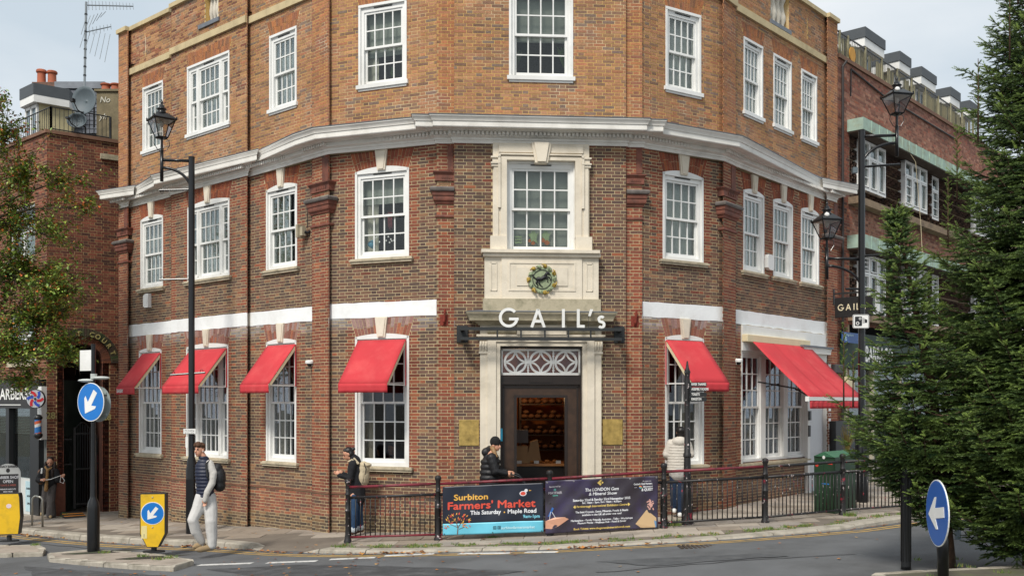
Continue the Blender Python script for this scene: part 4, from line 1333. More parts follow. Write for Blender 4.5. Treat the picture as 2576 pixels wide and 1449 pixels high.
def lp():
 r=RND.random()
 if r<.50:
  q=RND.uniform(1,AL[-1]-6);p=kat(q);t=(kat(q+.05)-kat(q-.05)).normalized();no=Vector((t.y,-t.x));no=-no if no.y>0 else no
  d=abs(RND.gauss(0,.10))+.03;p=p+no*d;return p.x,p.y,ZR(p.x,p.y)+.004
 if r<.62:
  x=RND.uniform(-4,7);y=kerb_y(x)+RND.uniform(.3,.7);return x,y,kz(x,y)+.004
 if r<.85:
  x=RND.gauss(-4,3.5);y=RND.uniform(13.2,17.2);return x,y,ZR(x,y)+.003
 if r<.93:
  x=RND.uniform(-12,0);y=kerb_y(x)+RND.uniform(.2,4);return x,y,kz(x,y)+.004
 x=RND.uniform(-9,8);y=RND.uniform(13.5,19);return x,y,ZR(x,y)+.003
leaf_mesh(620,lp,LC,(.03,.075))
def lp2():
 q=RND.choice([5.5,6.2,11.2,11.9,14.0,19.6,20.0,16.5])+RND.gauss(0,.35);q=min(max(q,1),AL[-1]-1);p=kat(q);t=(kat(q+.05)-kat(q-.05)).normalized();no=Vector((t.y,-t.x));no=-no if no.y>0 else no
 p=p+no*(abs(RND.gauss(0,.09))+.03);return p.x,p.y,ZR(p.x,p.y)+.006
leaf_mesh(160,lp2,LC,(.05,.11),'leaf_drift',.8)['label']='drifts of larger orange leaves heaped in the gutter'
m=MB();m.col=(1,1,1,1)
GC=pal('#4e6a24','#5d7a2c','#3f5a20','#6c7f38','#7a7440')
def tuft(x,y,z,h,n,spread):
 for _ in range(n):
  c=RND.choice(GC);m.col=c
  a=RND.uniform(0,6.28);r=RND.uniform(0,spread);bx,by=x+r*math.cos(a),y+r*.6*math.sin(a)
  hh=h*RND.uniform(.4,1);lx,ly=RND.uniform(-.6,.6)*hh,RND.uniform(-.6,.6)*hh;w=.006
  m.addf([m.addv((bx-w,by,z)),m.addv((bx+w,by,z)),m.addv((bx+lx,by+ly,z+hh))])
for k in range(330):
 x=RND.uniform(-3.2,7.6);y=kerb_y(x)+RND.uniform(.30,.62)
 if math.sin(x*3.1)+math.sin(x*7.7+1)<-.2 and RND.random()<.8:continue
 tuft(x,y,kz(x,y),RND.uniform(.02,.07),14,.09)
for x,y in((262,1402),(400,1420),(430,1416),(360,1412),(90,1302+80)):
 p=on_road(x,y);tuft(p.x,p.y,ZR(p.x,p.y)+.09,.07,50,.12)
for x,y,s_ in((1698,1322,.16),(1240,1352,.05),(2140,1298,.12),(140,1296,.1),(165,1300,.14)):
 p=on_pave(x,y);tuft(p.x,p.y,p.z,s_,90,.14)
for _ in range(110):
 x,y=RND.uniform(4.2,9),RND.uniform(8,12.9)
 tuft(x,y,ZR(x,y)+.09,.06,12,.12)
m.build('weeds',mat('weed_green',attr=True,rough=.7,var=.1),kind='stuff',label='thin green weeds and grass growing along the foot of the railing',cat='weeds')
p=on_road(1900,1412);m=MB();
for i in range(9):m.box(p.x-.3+i*.07,p.x-.26+i*.07,p.y-.25,p.y+.25,ZR(p.x,p.y)+.001,ZR(p.x,p.y)+.008)
p=on_road(1765,1374);m=MB()
for i in range(10):m.box(p.x-.35+i*.07,p.x-.31+i*.07,p.y-.2,p.y+.16,ZR(p.x,p.y)-.03,ZR(p.x,p.y)+.007)
m.build('drain_cover',mat('rusty_dark_iron','#4a4038',rough=.7,metal=.3,var=.3,scale=20),kind='structure')
# -- shop sign, awnings
def arc_pts(cx,cz,r,a0,a1,n):return[(cx+r*math.cos(math.radians(a0+(a1-a0)*i/n)),cz+r*math.sin(math.radians(a0+(a1-a0)*i/n)))for i in range(n+1)]
def stroke(mb,pts,w,b0,b1):
 """constant width stroke through (a,c) points, mitred"""
 n=len(pts);L,Rr=[],[]
 for i in range(n):
  a=Vector(pts[max(i-1,0)]);b=Vector(pts[min(i+1,n-1)]);t=(b-a).normalized();no=Vector((-t.y,t.x))
  p=Vector(pts[i]);L.append(p+no*w/2);Rr.append(p-no*w/2)
 for i in range(n-1):
  mb.prism([tuple(L[i]),tuple(L[i+1]),tuple(Rr[i+1]),tuple(Rr[i])],b0,b1)
def letter(mb,ch,a,c,h,w,b0,b1):
 """geometric sans capitals, left edge a, base c, height h, stroke w; returns nothing"""
 if ch=='G':
  R_=h/2-w/2;cx,cz=a+h/2,c+h/2
  stroke(mb,arc_pts(cx,cz,R_,42,342,30),w,b0,b1)
  mb.box(cx+.02*h,cx+R_+w*.55,b0+.0004,b1-.0004,cz-w*.95,cz+w*.02)
 elif ch=='A':
  W=h*.84;stroke(mb,[(a+w*.5,c),(a+W/2,c+h*.97)],w,b0,b1);stroke(mb,[(a+W-w*.5,c),(a+W/2,c+h*.97)],w,b0+.0005,b1-.0005)
  mb.prism([(a+W/2-w*.5,c+h*.9),(a+W/2+w*.5,c+h*.9),(a+W/2,c+h)],b0,b1)
  mb.box(a+W*.24,a+W*.76,b0+.001,b1-.001,c+h*.26,c+h*.26+w)
 elif ch=='I':mb.box(a,a+w,b0,b1,c,c+h)
 elif ch=='L':
  mb.box(a,a+w,b0,b1,c,c+h);mb.box(a+w,a+h*.42,b0+.0004,b1-.0004,c,c+w)
 elif ch=="'":
  mb.prism([(a,c+h*.64),(a+w*.8,c+h*.62),(a+w*1.75,c+h),(a+w*.7,c+h)],b0,b1)
 elif ch=='s':
  hh=h*.62;r=hh/4-w*.10;cx=a+hh*.30
  p=arc_pts(cx,c+hh*.74,r,35,250,12)+arc_pts(cx,c+hh*.27,r*1.08,70,-145,12)
  stroke(mb,p,w*.95,b0,b1)
SG=thing('shop_sign',"white letters reading GAIL's standing on a black steel bar above the door",'shop sign',Cf.pt(Cf.s_of(1360,.4),.4,3.9))
o_=.42
d_=Cf.z_of
sl_,sr_=Cf.s_of(1162,o_),Cf.s_of(1560,o_)
zb0,zb1=Cf.z_of(1300,831.5,o_),Cf.z_of(1300,823.5,o_)
zl0,zl1=Cf.z_of(1300,856,o_),Cf.z_of(1300,848.5,o_)
M_steel=mat('dark_steel','#2d2f30',rough=.5,metal=.2,var=.12)
for side,x0,x1 in(('l',1149,1177),('r',1544.6,1571)):
 a,b=Cf.s_of(x0,.03),Cf.s_of(x1,.03)
 m=MB(Cf);m.bevbox(a,b,-.0,.04,zl0-.02,zb1+.06,.006);m.build('wall_plate',M_steel,SG)
 sx_=sl_ if side=='l' else sr_
 m=MB(Cf)
 for z0_,z1_ in((zb0,zb1),(zl0,zl1)):
  m.prismz([((a+b)/2-.03,.04),((a+b)/2+.03,.04),(sx_+.03,o_-.02),(sx_-.03,o_-.02)],z0_,z1_)
 m.build('arm',M_steel,SG)
for z0_,z1_ in((zb0,zb1),(zl0,zl1)):
 m=MB(Cf);m.box(sl_-.03,sr_+.03,o_-.02,o_+.03,z0_,z1_);m.build('bar',M_steel,SG)
for x in(1251,1310.6,1370.7,1429.5,1486):
 m=MB(Cf);s_=Cf.s_of(x,o_);m.box(s_-.014,s_+.014,o_-.012,o_+.022,zl1,zb0);m.build('upright',M_steel,SG)
hh=(825.5-779)/FPX*18.6
lx={'G':1255.5,'A':1334.0,'I':1418.5,'L':1450,"'":1484,'s':1506}
for ch,x in(('G',1255),('A',1334),('I',1414),('L',1451.5),("'",1480),('s',1504.5)):
 m=MB(Cf);s_=Cf.s_of(x,o_+.03)
 h_=hh*(1.06 if ch=='G' else 1.0)
 letter(m,ch,s_,zb1-(.004 if ch=='G' else 0),h_,.052,o_-.01,o_+.03)
 m.build('letter',M_white,SG)
 if ch=="'":
  m=MB(Cf);m.box(s_+.005,s_+.012,o_+.005,o_+.012,zb1,zb1+h_*.64);m.build('letter_rod',M_steel,SG)
HF=Fac(on_line('R2',2100,.12),on_line('R2',2100,.12)+FD['pier_right'].n*1.0,'hang')
def hang_sign():
 base=FD['pier_right']
 s0=base.s_of(2096,.12)
 P0=Vector(base.pt(base.L*.6,.02,0)[:2])
 nn=base.n
 f=Fac(P0,P0+Vector((nn.x,nn.y)),'hang')
 f2=f
 z1=2.5+(1014-752)/FPX*24.0;z0=2.5+(1014-797)/FPX*24.0
 T=thing('hanging_sign',"small black hanging board lettered GAIL's on the right end of the building",'hanging sign',(P0.x,P0.y,z0))
 m=MB(f);m.box(-.06,.0,-.03,.03,z1-.10,z1+.28);m.box(.0,1.0,-.015,.015,z1+.14,z1+.18);m.build('bracket_arm',M_steel,T)
 m=MB(f);m.bevbox(.02,.96,-.02,.02,z0,z1+.06,.008);m.build('board',mat('sign_black','#1e1e1f',rough=.5),T)
 m=MB(f)
 x=.10
 L=.15
 for ch,dx in(('G',0),('A',.20),('I',.395),('L',.47),("'",.575),('s',.63)):
  letter(m,ch,x+dx,z0+.17,.155,.022,.021,.026)
 m.build('lettering',mat('sign_cream','#e4d9b8'),T)
hang_sign()
def awning(nm,x0,x1,zt,proj,zb,label,val=.17,text=None):
 f=FD[nm];a0,a1=f.s_of(x0,.03),f.s_of(x1,.03)
 T=thing('window_awning',label,'awning',f.pt((a0+a1)/2,.02,zt),'red window awnings')
 m=MB(f);n,k=8,8
 rows=[[m.addv((a0+(a1-a0)*i/n,.03+(proj-.03)*j/k,zt+(zb-zt)*j/k-.018*math.sin(math.pi*j/k)*math.sin(math.pi*i/n)))for j in range(k+1)]for i in range(n+1)]
 for i in range(n):
  for j in range(k):m.addf((rows[i][j],rows[i][j+1],rows[i+1][j+1],rows[i+1][j]))
 o=m.build('canopy',M_red,T,smooth=True)
 md=o.modifiers.new('t','SOLIDIFY');md.thickness=.004
 m=MB(f);n=16;rows=[[m.addv((a0+(a1-a0)*i/n,proj+.004+.004*math.sin(i*1.9)*j,zb-val*j/3+(RND.uniform(-.002,.002)if j==3 else 0)))for j in range(4)]for i in range(n+1)]
 for i in range(n):
  for j in range(3):m.addf((rows[i][j],rows[i][j+1],rows[i+1][j+1],rows[i+1][j]))
 o=m.build('valance',M_red,T,smooth=True);md=o.modifiers.new('t','SOLIDIFY');md.thickness=.004
 m=MB(f);m.tube([(a0,proj-.01,zb-.012),(a1,proj-.01,zb-.012)],.014,8);m.build('front_bar',M_cream,T)
 for a in(a0+.022,a1-.022):
  m=MB(f);L=Vector((0,proj,zb))-Vector((0,.03,zt));u=L.normalized();w=Vector((0,u.z,-u.y))
  m2=Fr(f.pt(a,.03,zt),(f.ax.x,f.ax.y,0),(f.ay.x*u.y,f.ay.y*u.y,u.z),(f.ay.x*-u.z,f.ay.y*-u.z,u.y))
  m.fr=m2;m.box(-.02,.02,0,L.length-.02,-.065,-.012);m.build('side_rail',M_cream,T)
  m=MB(f);m.box(a-.01,a+.01,.02,proj-.02,zb-.03,zb-.008);m.box(a-.012,a+.012,.016,.04,zb-.03,zt-.02);m.build('folding_arm',M_white,T)
  m=MB(f);q=a+(.02 if a>(a0+a1)/2 else-.02);m.box(q-.006,q+.006,.018,.045,zb-.03,zt-.01);m.build('edge_piping',M_red,T)
 if text:
  m=MB(f);text_into(m,text,a0+.05,zb-val+.045,proj+.016,height=.085,width=.30,bold=.004);m.build('lettering',M_white,T)
awning('L2a',358,404,3.72,.70,2.88,'leftmost red window awning, with small white lettering on its valance',text='BAKERY')
awning('L2b',478,570,3.72,.73,2.88,'wide red awning behind the tall black lamp post',)
awning('L2c',672,744,3.72,.70,2.88,'narrow red awning left of the white dome camera')
awning('L1',901,1021,3.73,.77,2.87,'broad red awning over the window left of the stone doorway')
awning('R1',1675,1768,3.74,.77,2.90,'red awning right of the doorway, behind the fingerpost')
f=R2f
a0,a1=f.s_of(1889.8,.12),f.s_of(2034,.12)
T=thing('shopfront_awning','large red awning reaching far out over the triple shop window on the right wing','awning',f.pt((a0+a1)/2,.1,3.85))
zt,zb,proj=3.86,2.63,1.42
m=MB(f);n,k=10,10
rows=[[m.addv((a0+(a1-a0)*i/n,.10+(proj-.1)*j/k,zt+(zb-zt)*j/k-.03*math.sin(math.pi*j/k)))for j in range(k+1)]for i in range(n+1)]
for i in range(n):
 for j in range(k):m.addf((rows[i][j],rows[i][j+1],rows[i+1][j+1],rows[i+1][j]))
o=m.build('canopy',M_red,T,smooth=True);md=o.modifiers.new('t','SOLIDIFY');md.thickness=.004
m=MB(f);n=40;rows=[[m.addv((a0+(a1-a0)*i/n,proj+.02+(.002+.010*math.sin(i*1.9+.4*math.sin(i)))*j,zb-.07-.17*j/3))for j in range(4)]for i in range(n+1)]
for i in range(n):
 for j in range(3):m.addf((rows[i][j],rows[i][j+1],rows[i+1][j+1],rows[i+1][j]))
o=m.build('valance',M_red,T,smooth=True);md=o.modifiers.new('t','SOLIDIFY');md.thickness=.004
m=MB(f);m.box(a0-.02,a1+.02,proj-.03,proj+.03,zb-.075,zb+.0);m.box(a0-.06,a0-.02,proj-.05,proj+.03,zb-.09,zb+.01);m.build('front_bar',M_white,T)
for q in(.33,.66):
 m=MB(f);s_=a0+(a1-a0)*q;k=10
 r_=[(m.addv((s_-.006,.10+(proj-.1)*j/k+.004,zt+(zb-zt)*j/k-.03*math.sin(math.pi*j/k)+.008)),m.addv((s_+.006,.10+(proj-.1)*j/k+.004,zt+(zb-zt)*j/k-.03*math.sin(math.pi*j/k)+.008)))for j in range(k+1)]
 for j in range(k):m.addf((r_[j][0],r_[j][1],r_[j+1][1],r_[j+1][0]))
 m.build('seam',mat('seam_red','#ad3038',rough=.8),T)
m=MB(f);m.bevbox(a0-.24,a1+.02,.02,.16,zt-.06,zt+.10,.012);m.build('cassette',M_cream,T)
for q,el in((.12,.62),(.8,-.5)):
 p0=Vector((a0+(a1-a0)*q,.1,zt-.9));p2=Vector((a0+(a1-a0)*(.1 if q<.5 else .85),proj-.02,zb-.04));p1=(p0+p2)/2+Vector((el,-.1,.05))
 m=MB(f);m.tube([tuple(p0),tuple(p1),tuple(p2)],.016,8);m.build('folding_arm',M_black,T)
m=MB(f);m.box(f.s_of(2030),f.s_of(2030)+.03,.05,.08,2.45,2.75);m.build('arm_bracket',M_black,T)
# -- railing
M_rail=mat('worn_black_paint','#1c1b1c',rough=.5,var=.2,scale=10)
nt=M_rail.node_tree;N,Lk=nt.nodes,nt.links;b=N["Principled BSDF"]
old=b.inputs["Base Color"].links[0].from_socket
t=N.new("ShaderNodeTexCoord");n1=N.new("ShaderNodeTexNoise");n1.inputs["Scale"].default_value=6;n1.inputs["Detail"].default_value=9;n1.inputs["Roughness"].default_value=.75
r1=N.new("ShaderNodeValToRGB");r1.color_ramp.elements[0].position=.60;r1.color_ramp.elements[1].position=.62
m1=N.new("ShaderNodeMix");m1.data_type='RGBA';m1.inputs[7].default_value=lin('#8e2436')
Lk.new(t.outputs["Object"],n1.inputs["Vector"]);Lk.new(n1.outputs[0],r1.inputs[0]);Lk.new(r1.outputs[0],m1.inputs[0]);Lk.new(old,m1.inputs[6])
n3=N.new("ShaderNodeTexNoise");n3.inputs["Scale"].default_value=21;n3.inputs["Detail"].default_value=4
r3=N.new("ShaderNodeValToRGB");r3.color_ramp.elements[0].position=.66;r3.color_ramp.elements[1].position=.675
m3=N.new("ShaderNodeMix");m3.data_type='RGBA';m3.inputs[7].default_value=lin('#b9aeae')
Lk.new(t.outputs["Object"],n3.inputs["Vector"]);Lk.new(n3.outputs[0],r3.inputs[0]);Lk.new(r3.outputs[0],m3.inputs[0]);Lk.new(m1.outputs[2],m3.inputs[6]);Lk.new(m3.outputs[2],b.inputs["Base Color"])
M_rail2=mat('worn_red_paint','#74222f',rough=.5,var=.2,scale=8,dirt='#1a1818',dirt_amt=1,dirt_scale=7)
FP=[on_pave(x,y)for x,y in((875,1364),(1102,1358),(1383,1347),(1670,1328),(1925,1314),(2120,1295))]
FP.append(FP[-1]+Vector((1.75,.75,0)));FP[-1].z=G(FP[-1].x)
FP.append(FP[-2+1]+Vector((1.8,1.1,0)));FP[-1].z=G(FP[-1].x)
RL=thing('guard_railing','black pavement railing with flaking red paint, posts and thin uprights along the kerb','railing',tuple(FP[2]))
HR=1.01
for i,p in enumerate(FP):
 m=MB();prof_=[(.075,0),(.075,.03),(.06,.06),(.055,.12),(.048,.16),(.046,.56),(.054,.57),(.054,.585),(.046,.595),(.044,.86),(.052,.87),(.052,.885),(.043,.90),(.042,1.06),(.055,1.085),(.062,1.12),(.05,1.15),(.02,1.165)]
 m.lathe([(r,p.z+z)for r,z in prof_],(p.x,p.y),16);o=m.build('post',M_rail,RL);smooth_angle(o,40)
for i in range(len(FP)-1):
 a,b=FP[i],FP[i+1];d=(b-a);dh=Vector((d.x,d.y,0)).normalized()
 for z,r,mm in((HR,.026,M_rail2 if i<4 else M_rail),(.82,.026,M_rail),(.10,.020,M_rail2 if i<3 else M_rail)):
  m=MB();m.tube([tuple(a+dh*.04+Vector((0,0,z))),tuple(b-dh*.04+Vector((0,0,z)))],r,10);m.build('rail',mm,RL,smooth=True)
 n=18 if i not in(1,2)else 20
 L=(b-a).length;n=max(8,round(L/.092))
 for k in range(n):
  u=(k+.6)/(n+.2);p=a.lerp(b,u)
  m=MB();m.tube([(p.x,p.y,p.z+.10),(p.x,p.y,p.z+.82)],.0105,6);m.build('baluster',M_rail,RL,smooth=True)
# -- banners
class WFr(Fac):
 def __init__(s,A,B,z,warp,slope=0):
  super().__init__(A,B,'',z);s.warp=warp;s.slope=slope
 def pt(s,a,b,c):return Fac.pt(s,a,b+s.warp(a,c),c+s.slope*a)
def banner_frame(xl,xr,ytl,ytr,ybl,ybr,i0,warp):
 a,b=FP[i0],FP[i0+1]
 t=Vector((b.x-a.x,b.y-a.y)).normalized();nn=Vector((t.y,-t.x))*.075
 base=Fac(Vector((a.x,a.y))+nn,Vector((b.x,b.y))+nn)
 s0,s1=base.s_of(xl),base.s_of(xr)
 z=lambda x,y:base.z_of(x,y)
 A=Vector(base.pt(s0,0,0)[:2]);B=Vector(base.pt(s1,0,0)[:2])
 zbl,zbr,ztl,ztr=z(xl,ybl),z(xr,ybr),z(xl,ytl),z(xr,ytr)
 W=s1-s0;Hh=((ztl-zbl)+(ztr-zbr))/2
 return WFr(A,B,zbl,warp,(zbr-zbl)/W),W,Hh
def cloth(fr,W,Hh,material,parent,nx=60,ny=26,name='sheet',lo=0,hi=None,b=0):
 m=MB(fr);hi=Hh if hi is None else hi
 rows=[[m.addv((W*i/nx,b,lo+(hi-lo)*j/ny))for j in range(ny+1)]for i in range(nx+1)]
 for i in range(nx):
  for j in range(ny):m.addf((rows[i][j],rows[i+1][j],rows[i+1][j+1],rows[i][j+1]))
 o=m.build(name,material,parent,smooth=True)
 md=o.modifiers.new('t','SOLIDIFY');md.thickness=.0015;md.offset=-1
 return o
def warp1(a,c):
 return .020*math.sin(a*3.3+c*2)+.009*math.sin(a*9-c*7)+.006*math.sin(c*6)
def warp2(a,c):
 w=.020*math.sin(a*2.4+2.6*c)*(.4+math.sin(c*3.2))+.009*math.sin(a*7-c*5+1)+.008*math.sin(a*13+c*8)+.006*math.sin(a*17-c*15)
 w-=.05*math.exp(-((a-.25)**2+(c-.55)**2)/.12)
 return w
def flatmat(k,c,r=.5):return mat(k,c,rough=r,var=.03)
bf,BW,BH=banner_frame(1114,1367,1223,1214.5,1345.6,1337.5,1,warp1)
B1=thing('market_banner','dark blue banner reading Surbiton Farmers Market with a pale blue foot','banner',bf.pt(BW/2,0,0))
M_navy=mat('banner_navy','#1b2130',rough=.42,var=.08,scale=4)
M_ltblue=mat('banner_blue','#67bcd4',rough=.42,var=.05)
cloth(bf,BW,BH,M_navy,B1,lo=BH*.235)
cloth(bf,BW,BH,M_ltblue,B1,ny=8,name='foot_stripe',hi=BH*.235)
C_y,C_r,C_w,C_br=flatmat('print_yellow','#d8a545'),flatmat('print_red','#cc4a38'),flatmat('print_white','#d9dbe0'),flatmat('print_brown','#6f4a34')
def txt(fr,parent,s,a,c,h,w,m_,center=False,bold=0,b=.009,name='lettering',shear=0):
 m=MB(fr);text_into(m,s,a,c,b,height=h,width=w,center=center,bold=bold,shear=shear);return m.build(name,m_,parent)
k=BW
txt(bf,B1,'Surbiton',k*.115,BH*.71,.105,k*.335,C_y,bold=.004)
txt(bf,B1,"Farmers' Market",k*.055,BH*.525,.135,k*.865,C_r,bold=.006)
txt(bf,B1,'This Saturday',k*.28,BH*.405,.075,k*.30,C_w,bold=.003)
txt(bf,B1,'Maple Road',k*.65,BH*.405,.075,k*.28,C_w,bold=.003)
m=MB(bf);ring(m,k*.615,BH*.43,.014,.0135,b0=.003,b1=.005,n=10);m.build('dot',C_y,B1)
txt(bf,B1,'9am-1pm',k*.80,BH*.30,.06,k*.165,mat('print_skyblue','#7fd0e8'),bold=.001)
txt(bf,B1,'surbitonfarmersmarket',k*.585,BH*.085,.05,k*.33,flatmat('print_paleblue','#c9eaf0'),bold=.001)
m=MB(bf)
for q in(.505,.548):
 x=k*q
 for(u0,u1,v0,v1)in((0,.055,0,.008),(0,.055,.047,.055),(0,.008,0,.055),(.047,.055,0,.055)):m.box(x+u0,x+u1,.003,.005,BH*.09+v0,BH*.09+v1)
m.box(k*.548+.024,k*.548+.034,.003,.005,BH*.09,BH*.09+.042);m.box(k*.548+.015,k*.548+.042,.003,.005,BH*.09+.022,BH*.09+.03)
ring(m,k*.505+.0275,BH*.09+.0275,.014,.006,b0=.003,b1=.005,n=10)
m.build('social_icons',M_navy,B1)
m=MB(bf);m.prism([(k*.80+.055*math.cos(t)*1.15,BH*.80+.045*math.sin(t))for t in[q*.52 for q in range(12)]],.003,.005);m.prism([(k*.83+.03*math.cos(t),BH*.86+.028*math.sin(t))for t in[q*.52 for q in range(12)]],.003,.0051);m.build('bird_print',C_w,B1)
m=MB(bf);m.prism([(k*.80+.042*math.cos(t)*1.15,BH*.80+.033*math.sin(t))for t in[q*.52 for q in range(12)]],.0052,.006);m.build('bird_breast',C_r,B1)
m=MB(bf);m.prism([(k*.86,BH*.87),(k*.885,BH*.855),(k*.86,BH*.845)],.0052,.006);m.build('bird_beak',C_y,B1)
m=MB(bf)
tx,tz=k*.15,BH*.0
stroke(m,[(tx,.01),(tx+.01,BH*.15),(tx-.02,BH*.27),(tx-.10,BH*.36)],.016,.006,.008);stroke(m,[(tx+.01,BH*.15),(tx+.07,BH*.26),(tx+.14,BH*.33)],.011,.006,.008)
stroke(m,[(tx-.01,BH*.25),(tx+.02,BH*.38)],.008,.006,.008);stroke(m,[(tx+.03,BH*.12),(tx+.12,BH*.16)],.008,.006,.008);stroke(m,[(tx-.0,BH*.16),(tx-.12,BH*.22)],.008,.006,.008)
m.build('printed_trunk',C_br,B1)
rr=random.Random(5)
for col_ in(C_y,C_r):
 m=MB(bf)
 for q in range(26):
  an=rr.uniform(-.4,3.5);ra=rr.uniform(.08,.23)
  x,z=tx+ra*math.cos(an)*1.05,BH*.22+ra*math.sin(an)*.95;a2=an+rr.uniform(-.6,.6);l=rr.uniform(.014,.034)
  if z<.02:continue
  m.prism([(x-l*math.cos(a2),z-l*math.sin(a2)),(x+l*.35*math.sin(a2),z-l*.35*math.cos(a2)),(x+l*math.cos(a2),z+l*math.sin(a2)),(x-l*.35*math.sin(a2),z+l*.35*math.cos(a2))],.008,.0095)
 m.build('printed_leaves',col_,B1,kind='stuff')
m=MB(bf)
for a_ in(.03,BW/2,BW-.03):
 for c_ in(.02,BH-.02):ring(m,a_,c_,.012,.006,b0=.003,b1=.006,n=10)
 m.tube([(a_,.0,.02),(a_+.05,.0,-.08)],.003,4)
m.build('eyelets',M_steel,B1)
bf2,W2,H2=banner_frame(1372,1655,1209,1197,1342,1327.5,2,warp2)
B2=thing('gem_show_banner','creased dark purple banner reading The LONDON Gem and Mineral Show','banner',bf2.pt(W2/2,0,0))
M_purp=mat('banner_purple','#37323b',rough=.36,var=.15,scale=3,dirt='#39305c',dirt_amt=.7,dirt_scale=1.5)
cloth(bf2,W2,H2,M_purp,B2,nx=80,ny=36)
C_gold=flatmat('print_gold','#d8bd6a')
W_,H_=W2,H2
def tb(s,u,v,h,w,m_=C_w,center=True,bold=.0015,shear=0):return txt(bf2,B2,s,W_*u,H_*v,h,W_*w,m_,center=center,bold=bold,shear=shear)
tb('The LONDON Gem',.50,.765,.058,.30,shear=.12,bold=.002);tb('& Mineral Show',.51,.685,.055,.25,shear=.12,bold=.002)
tb('Saturday 22nd & Sunday 23rd November 2025',.50,.585,.042,.51,bold=.002)
tb('Sat: 10am - 5pm, Sun: 10am - 4:30pm',.50,.535,.034,.35)
tb('Farnborough International Exhibition Centre',.50,.465,.038,.45,C_gold,shear=.2)
tb('The best Crystals, Gems, Minerals, Fossils & Beads',.50,.36,.036,.47);tb('available in the UK all under one roof',.50,.305,.034,.35)
tb('Marketplace - Family Friendly Activities - Talks - Workshops',.50,.205,.034,.55);tb('Museum Pieces - Wellness Hub - Food & Drink!',.50,.155,.033,.43)
tb('Book Tickets: www.thegemandmineralshowuk.com',.50,.045,.036,.50,C_gold)
tb('Sponsored by:',.085,.875,.028,.105,flatmat('print_grey','#a9a6ae'));tb('MAYFAIR',.088,.745,.045,.12,flatmat('print_grey','#a9a6ae'));tb('GEMS',.088,.705,.02,.045,flatmat('print_teal','#5aa79a'))
tb('As seen on',.90,.90,.024,.075,flatmat('print_grey','#a9a6ae'),shear=.1);tb('Outback Opal Hunters',.865,.845,.034,.165);tb('on',.80,.79,.02,.02,flatmat('print_grey','#a9a6ae'));tb('discovery+',.91,.79,.034,.085);tb('& QUEST',.905,.725,.048,.10,bold=.003)
m=MB(bf2);ring(m,W_*.085,H_*.825,.022,.011,b0=.003,b1=.005,n=12);m.build('sponsor_mark',flatmat('print_teal','#5aa79a'),B2)
m=MB(bf2);cx,cz=W_*.49,H_*.92;m.prism([(cx-.06,cz),(cx,cz-.055),(cx+.02,cz-.02),(cx-.01,cz),(cx+.02,cz+.03),(cx,cz+.055)],.003,.005);m.prism([(cx+.03,cz-.02),(cx+.055,cz),(cx+.03,cz+.02),(cx+.015,cz)],.003,.005);m.build('gem_mark',C_gold,B2)
for q,cc in enumerate(('#d84a5a','#e2b23a','#4a8ad8','#5ab87a')):
 m=MB(bf2);ring(m,W_*.845,H_*.80,.026,.022,90*q,90*q+90,.003,.005,5);m.build('wheel_mark',flatmat('print_wheel_%s'%'abcd'[q],cc),B2)
for s_ in(-1,1):
 m=MB(bf2);cx=W_*(.5+s_*.245);cz=H_*.48;m.prism([(cx-s_*.015,cz-.03),(cx+s_*.02,cz),(cx-s_*.015,cz+.03),(cx-s_*.03,cz)],.003,.005);m.build('arrow_mark',C_gold,B2)
def cpoly(pts,m_,name,b0=.003,b1=.0045):
 m=MB(bf2);m.prism([(W_*u,H_*v)for u,v in pts],b0,b1);return m.build(name,m_,B2)
0 and cpoly([(.25,.10),(.25,.72),(.38,.50),(.50,.38),(.62,.50),(.78,.74),(.82,.20),(.66,.08)],flatmat('print_violet','#3d3170',.4),'facet_print',.002,.0028)
cpoly([(.0,.10),(.0,.24),(.08,.30),(.17,.30),(.205,.26),(.12,.14),(.05,.09)],flatmat('print_skin','#c9967c',.5),'hand_photo')
cpoly([(.02,.32),(.06,.50),(.075,.47),(.04,.33)],flatmat('print_blue','#2f62a8'),'ribbon_print')
m=MB(bf2);stroke(m,[(W_*.035,H_*.25),(W_*.045,H_*.41),(W_*.06,H_*.40),(W_*.10,H_*.25)],.008,.005,.0065);m.build('chain_print',C_w,B2)
m=MB(bf2);m.prism([(W_*.095+.03*math.cos(t),H_*.215+.022*math.sin(t))for t in[q*.7 for q in range(9)]],.005,.0065);m.build('pendant_print',flatmat('print_teal_dark','#2f5f60'),B2)
cpoly([(.80,.10),(.90,.36),(.985,.20),(.985,.02),(.85,.02)],flatmat('print_sand','#c0a37c'),'people_photo')
cpoly([(.85,.02),(.87,.16),(.90,.15),(.92,.02)],flatmat('print_darkcoat','#2c2a2e'),'photo_coat',.0046,.006)
m=MB(bf2);m.ball((W_*.885,.004,H_*.215),(.028,.004,.032),10,6);m.build('photo_face',flatmat('print_skin','#c9967c'),B2)
cpoly([(.92,.02),(.925,.14),(.96,.17),(.985,.13),(.985,.02)],flatmat('print_denim','#5d83a8'),'photo_jacket',.0046,.006)
m=MB(bf2)
rr=random.Random(3)
for q in range(40):
 x,z=W_*.935+rr.gauss(0,.026),H_*.47+rr.gauss(0,.042);m.prism([(x+.015*math.cos(t+q),z+.015*math.sin(t+q))for t in(0,1.6,3.1,4.7)],.003+q*.00004,.005+q*.00004)
m.build('mineral_photo',flatmat('print_pink','#c3948a'),B2,kind='stuff')
m=MB(bf2)
for a_ in(.03,W2*.25,W2*.5,W2*.75,W2-.03):ring(m,a_,H2-.025,.013,.006,b0=.003,b1=.006,n=10)
m.build('eyelets',mat('eyelet_silver','#b8b8b4',metal=.6,rough=.4),B2)
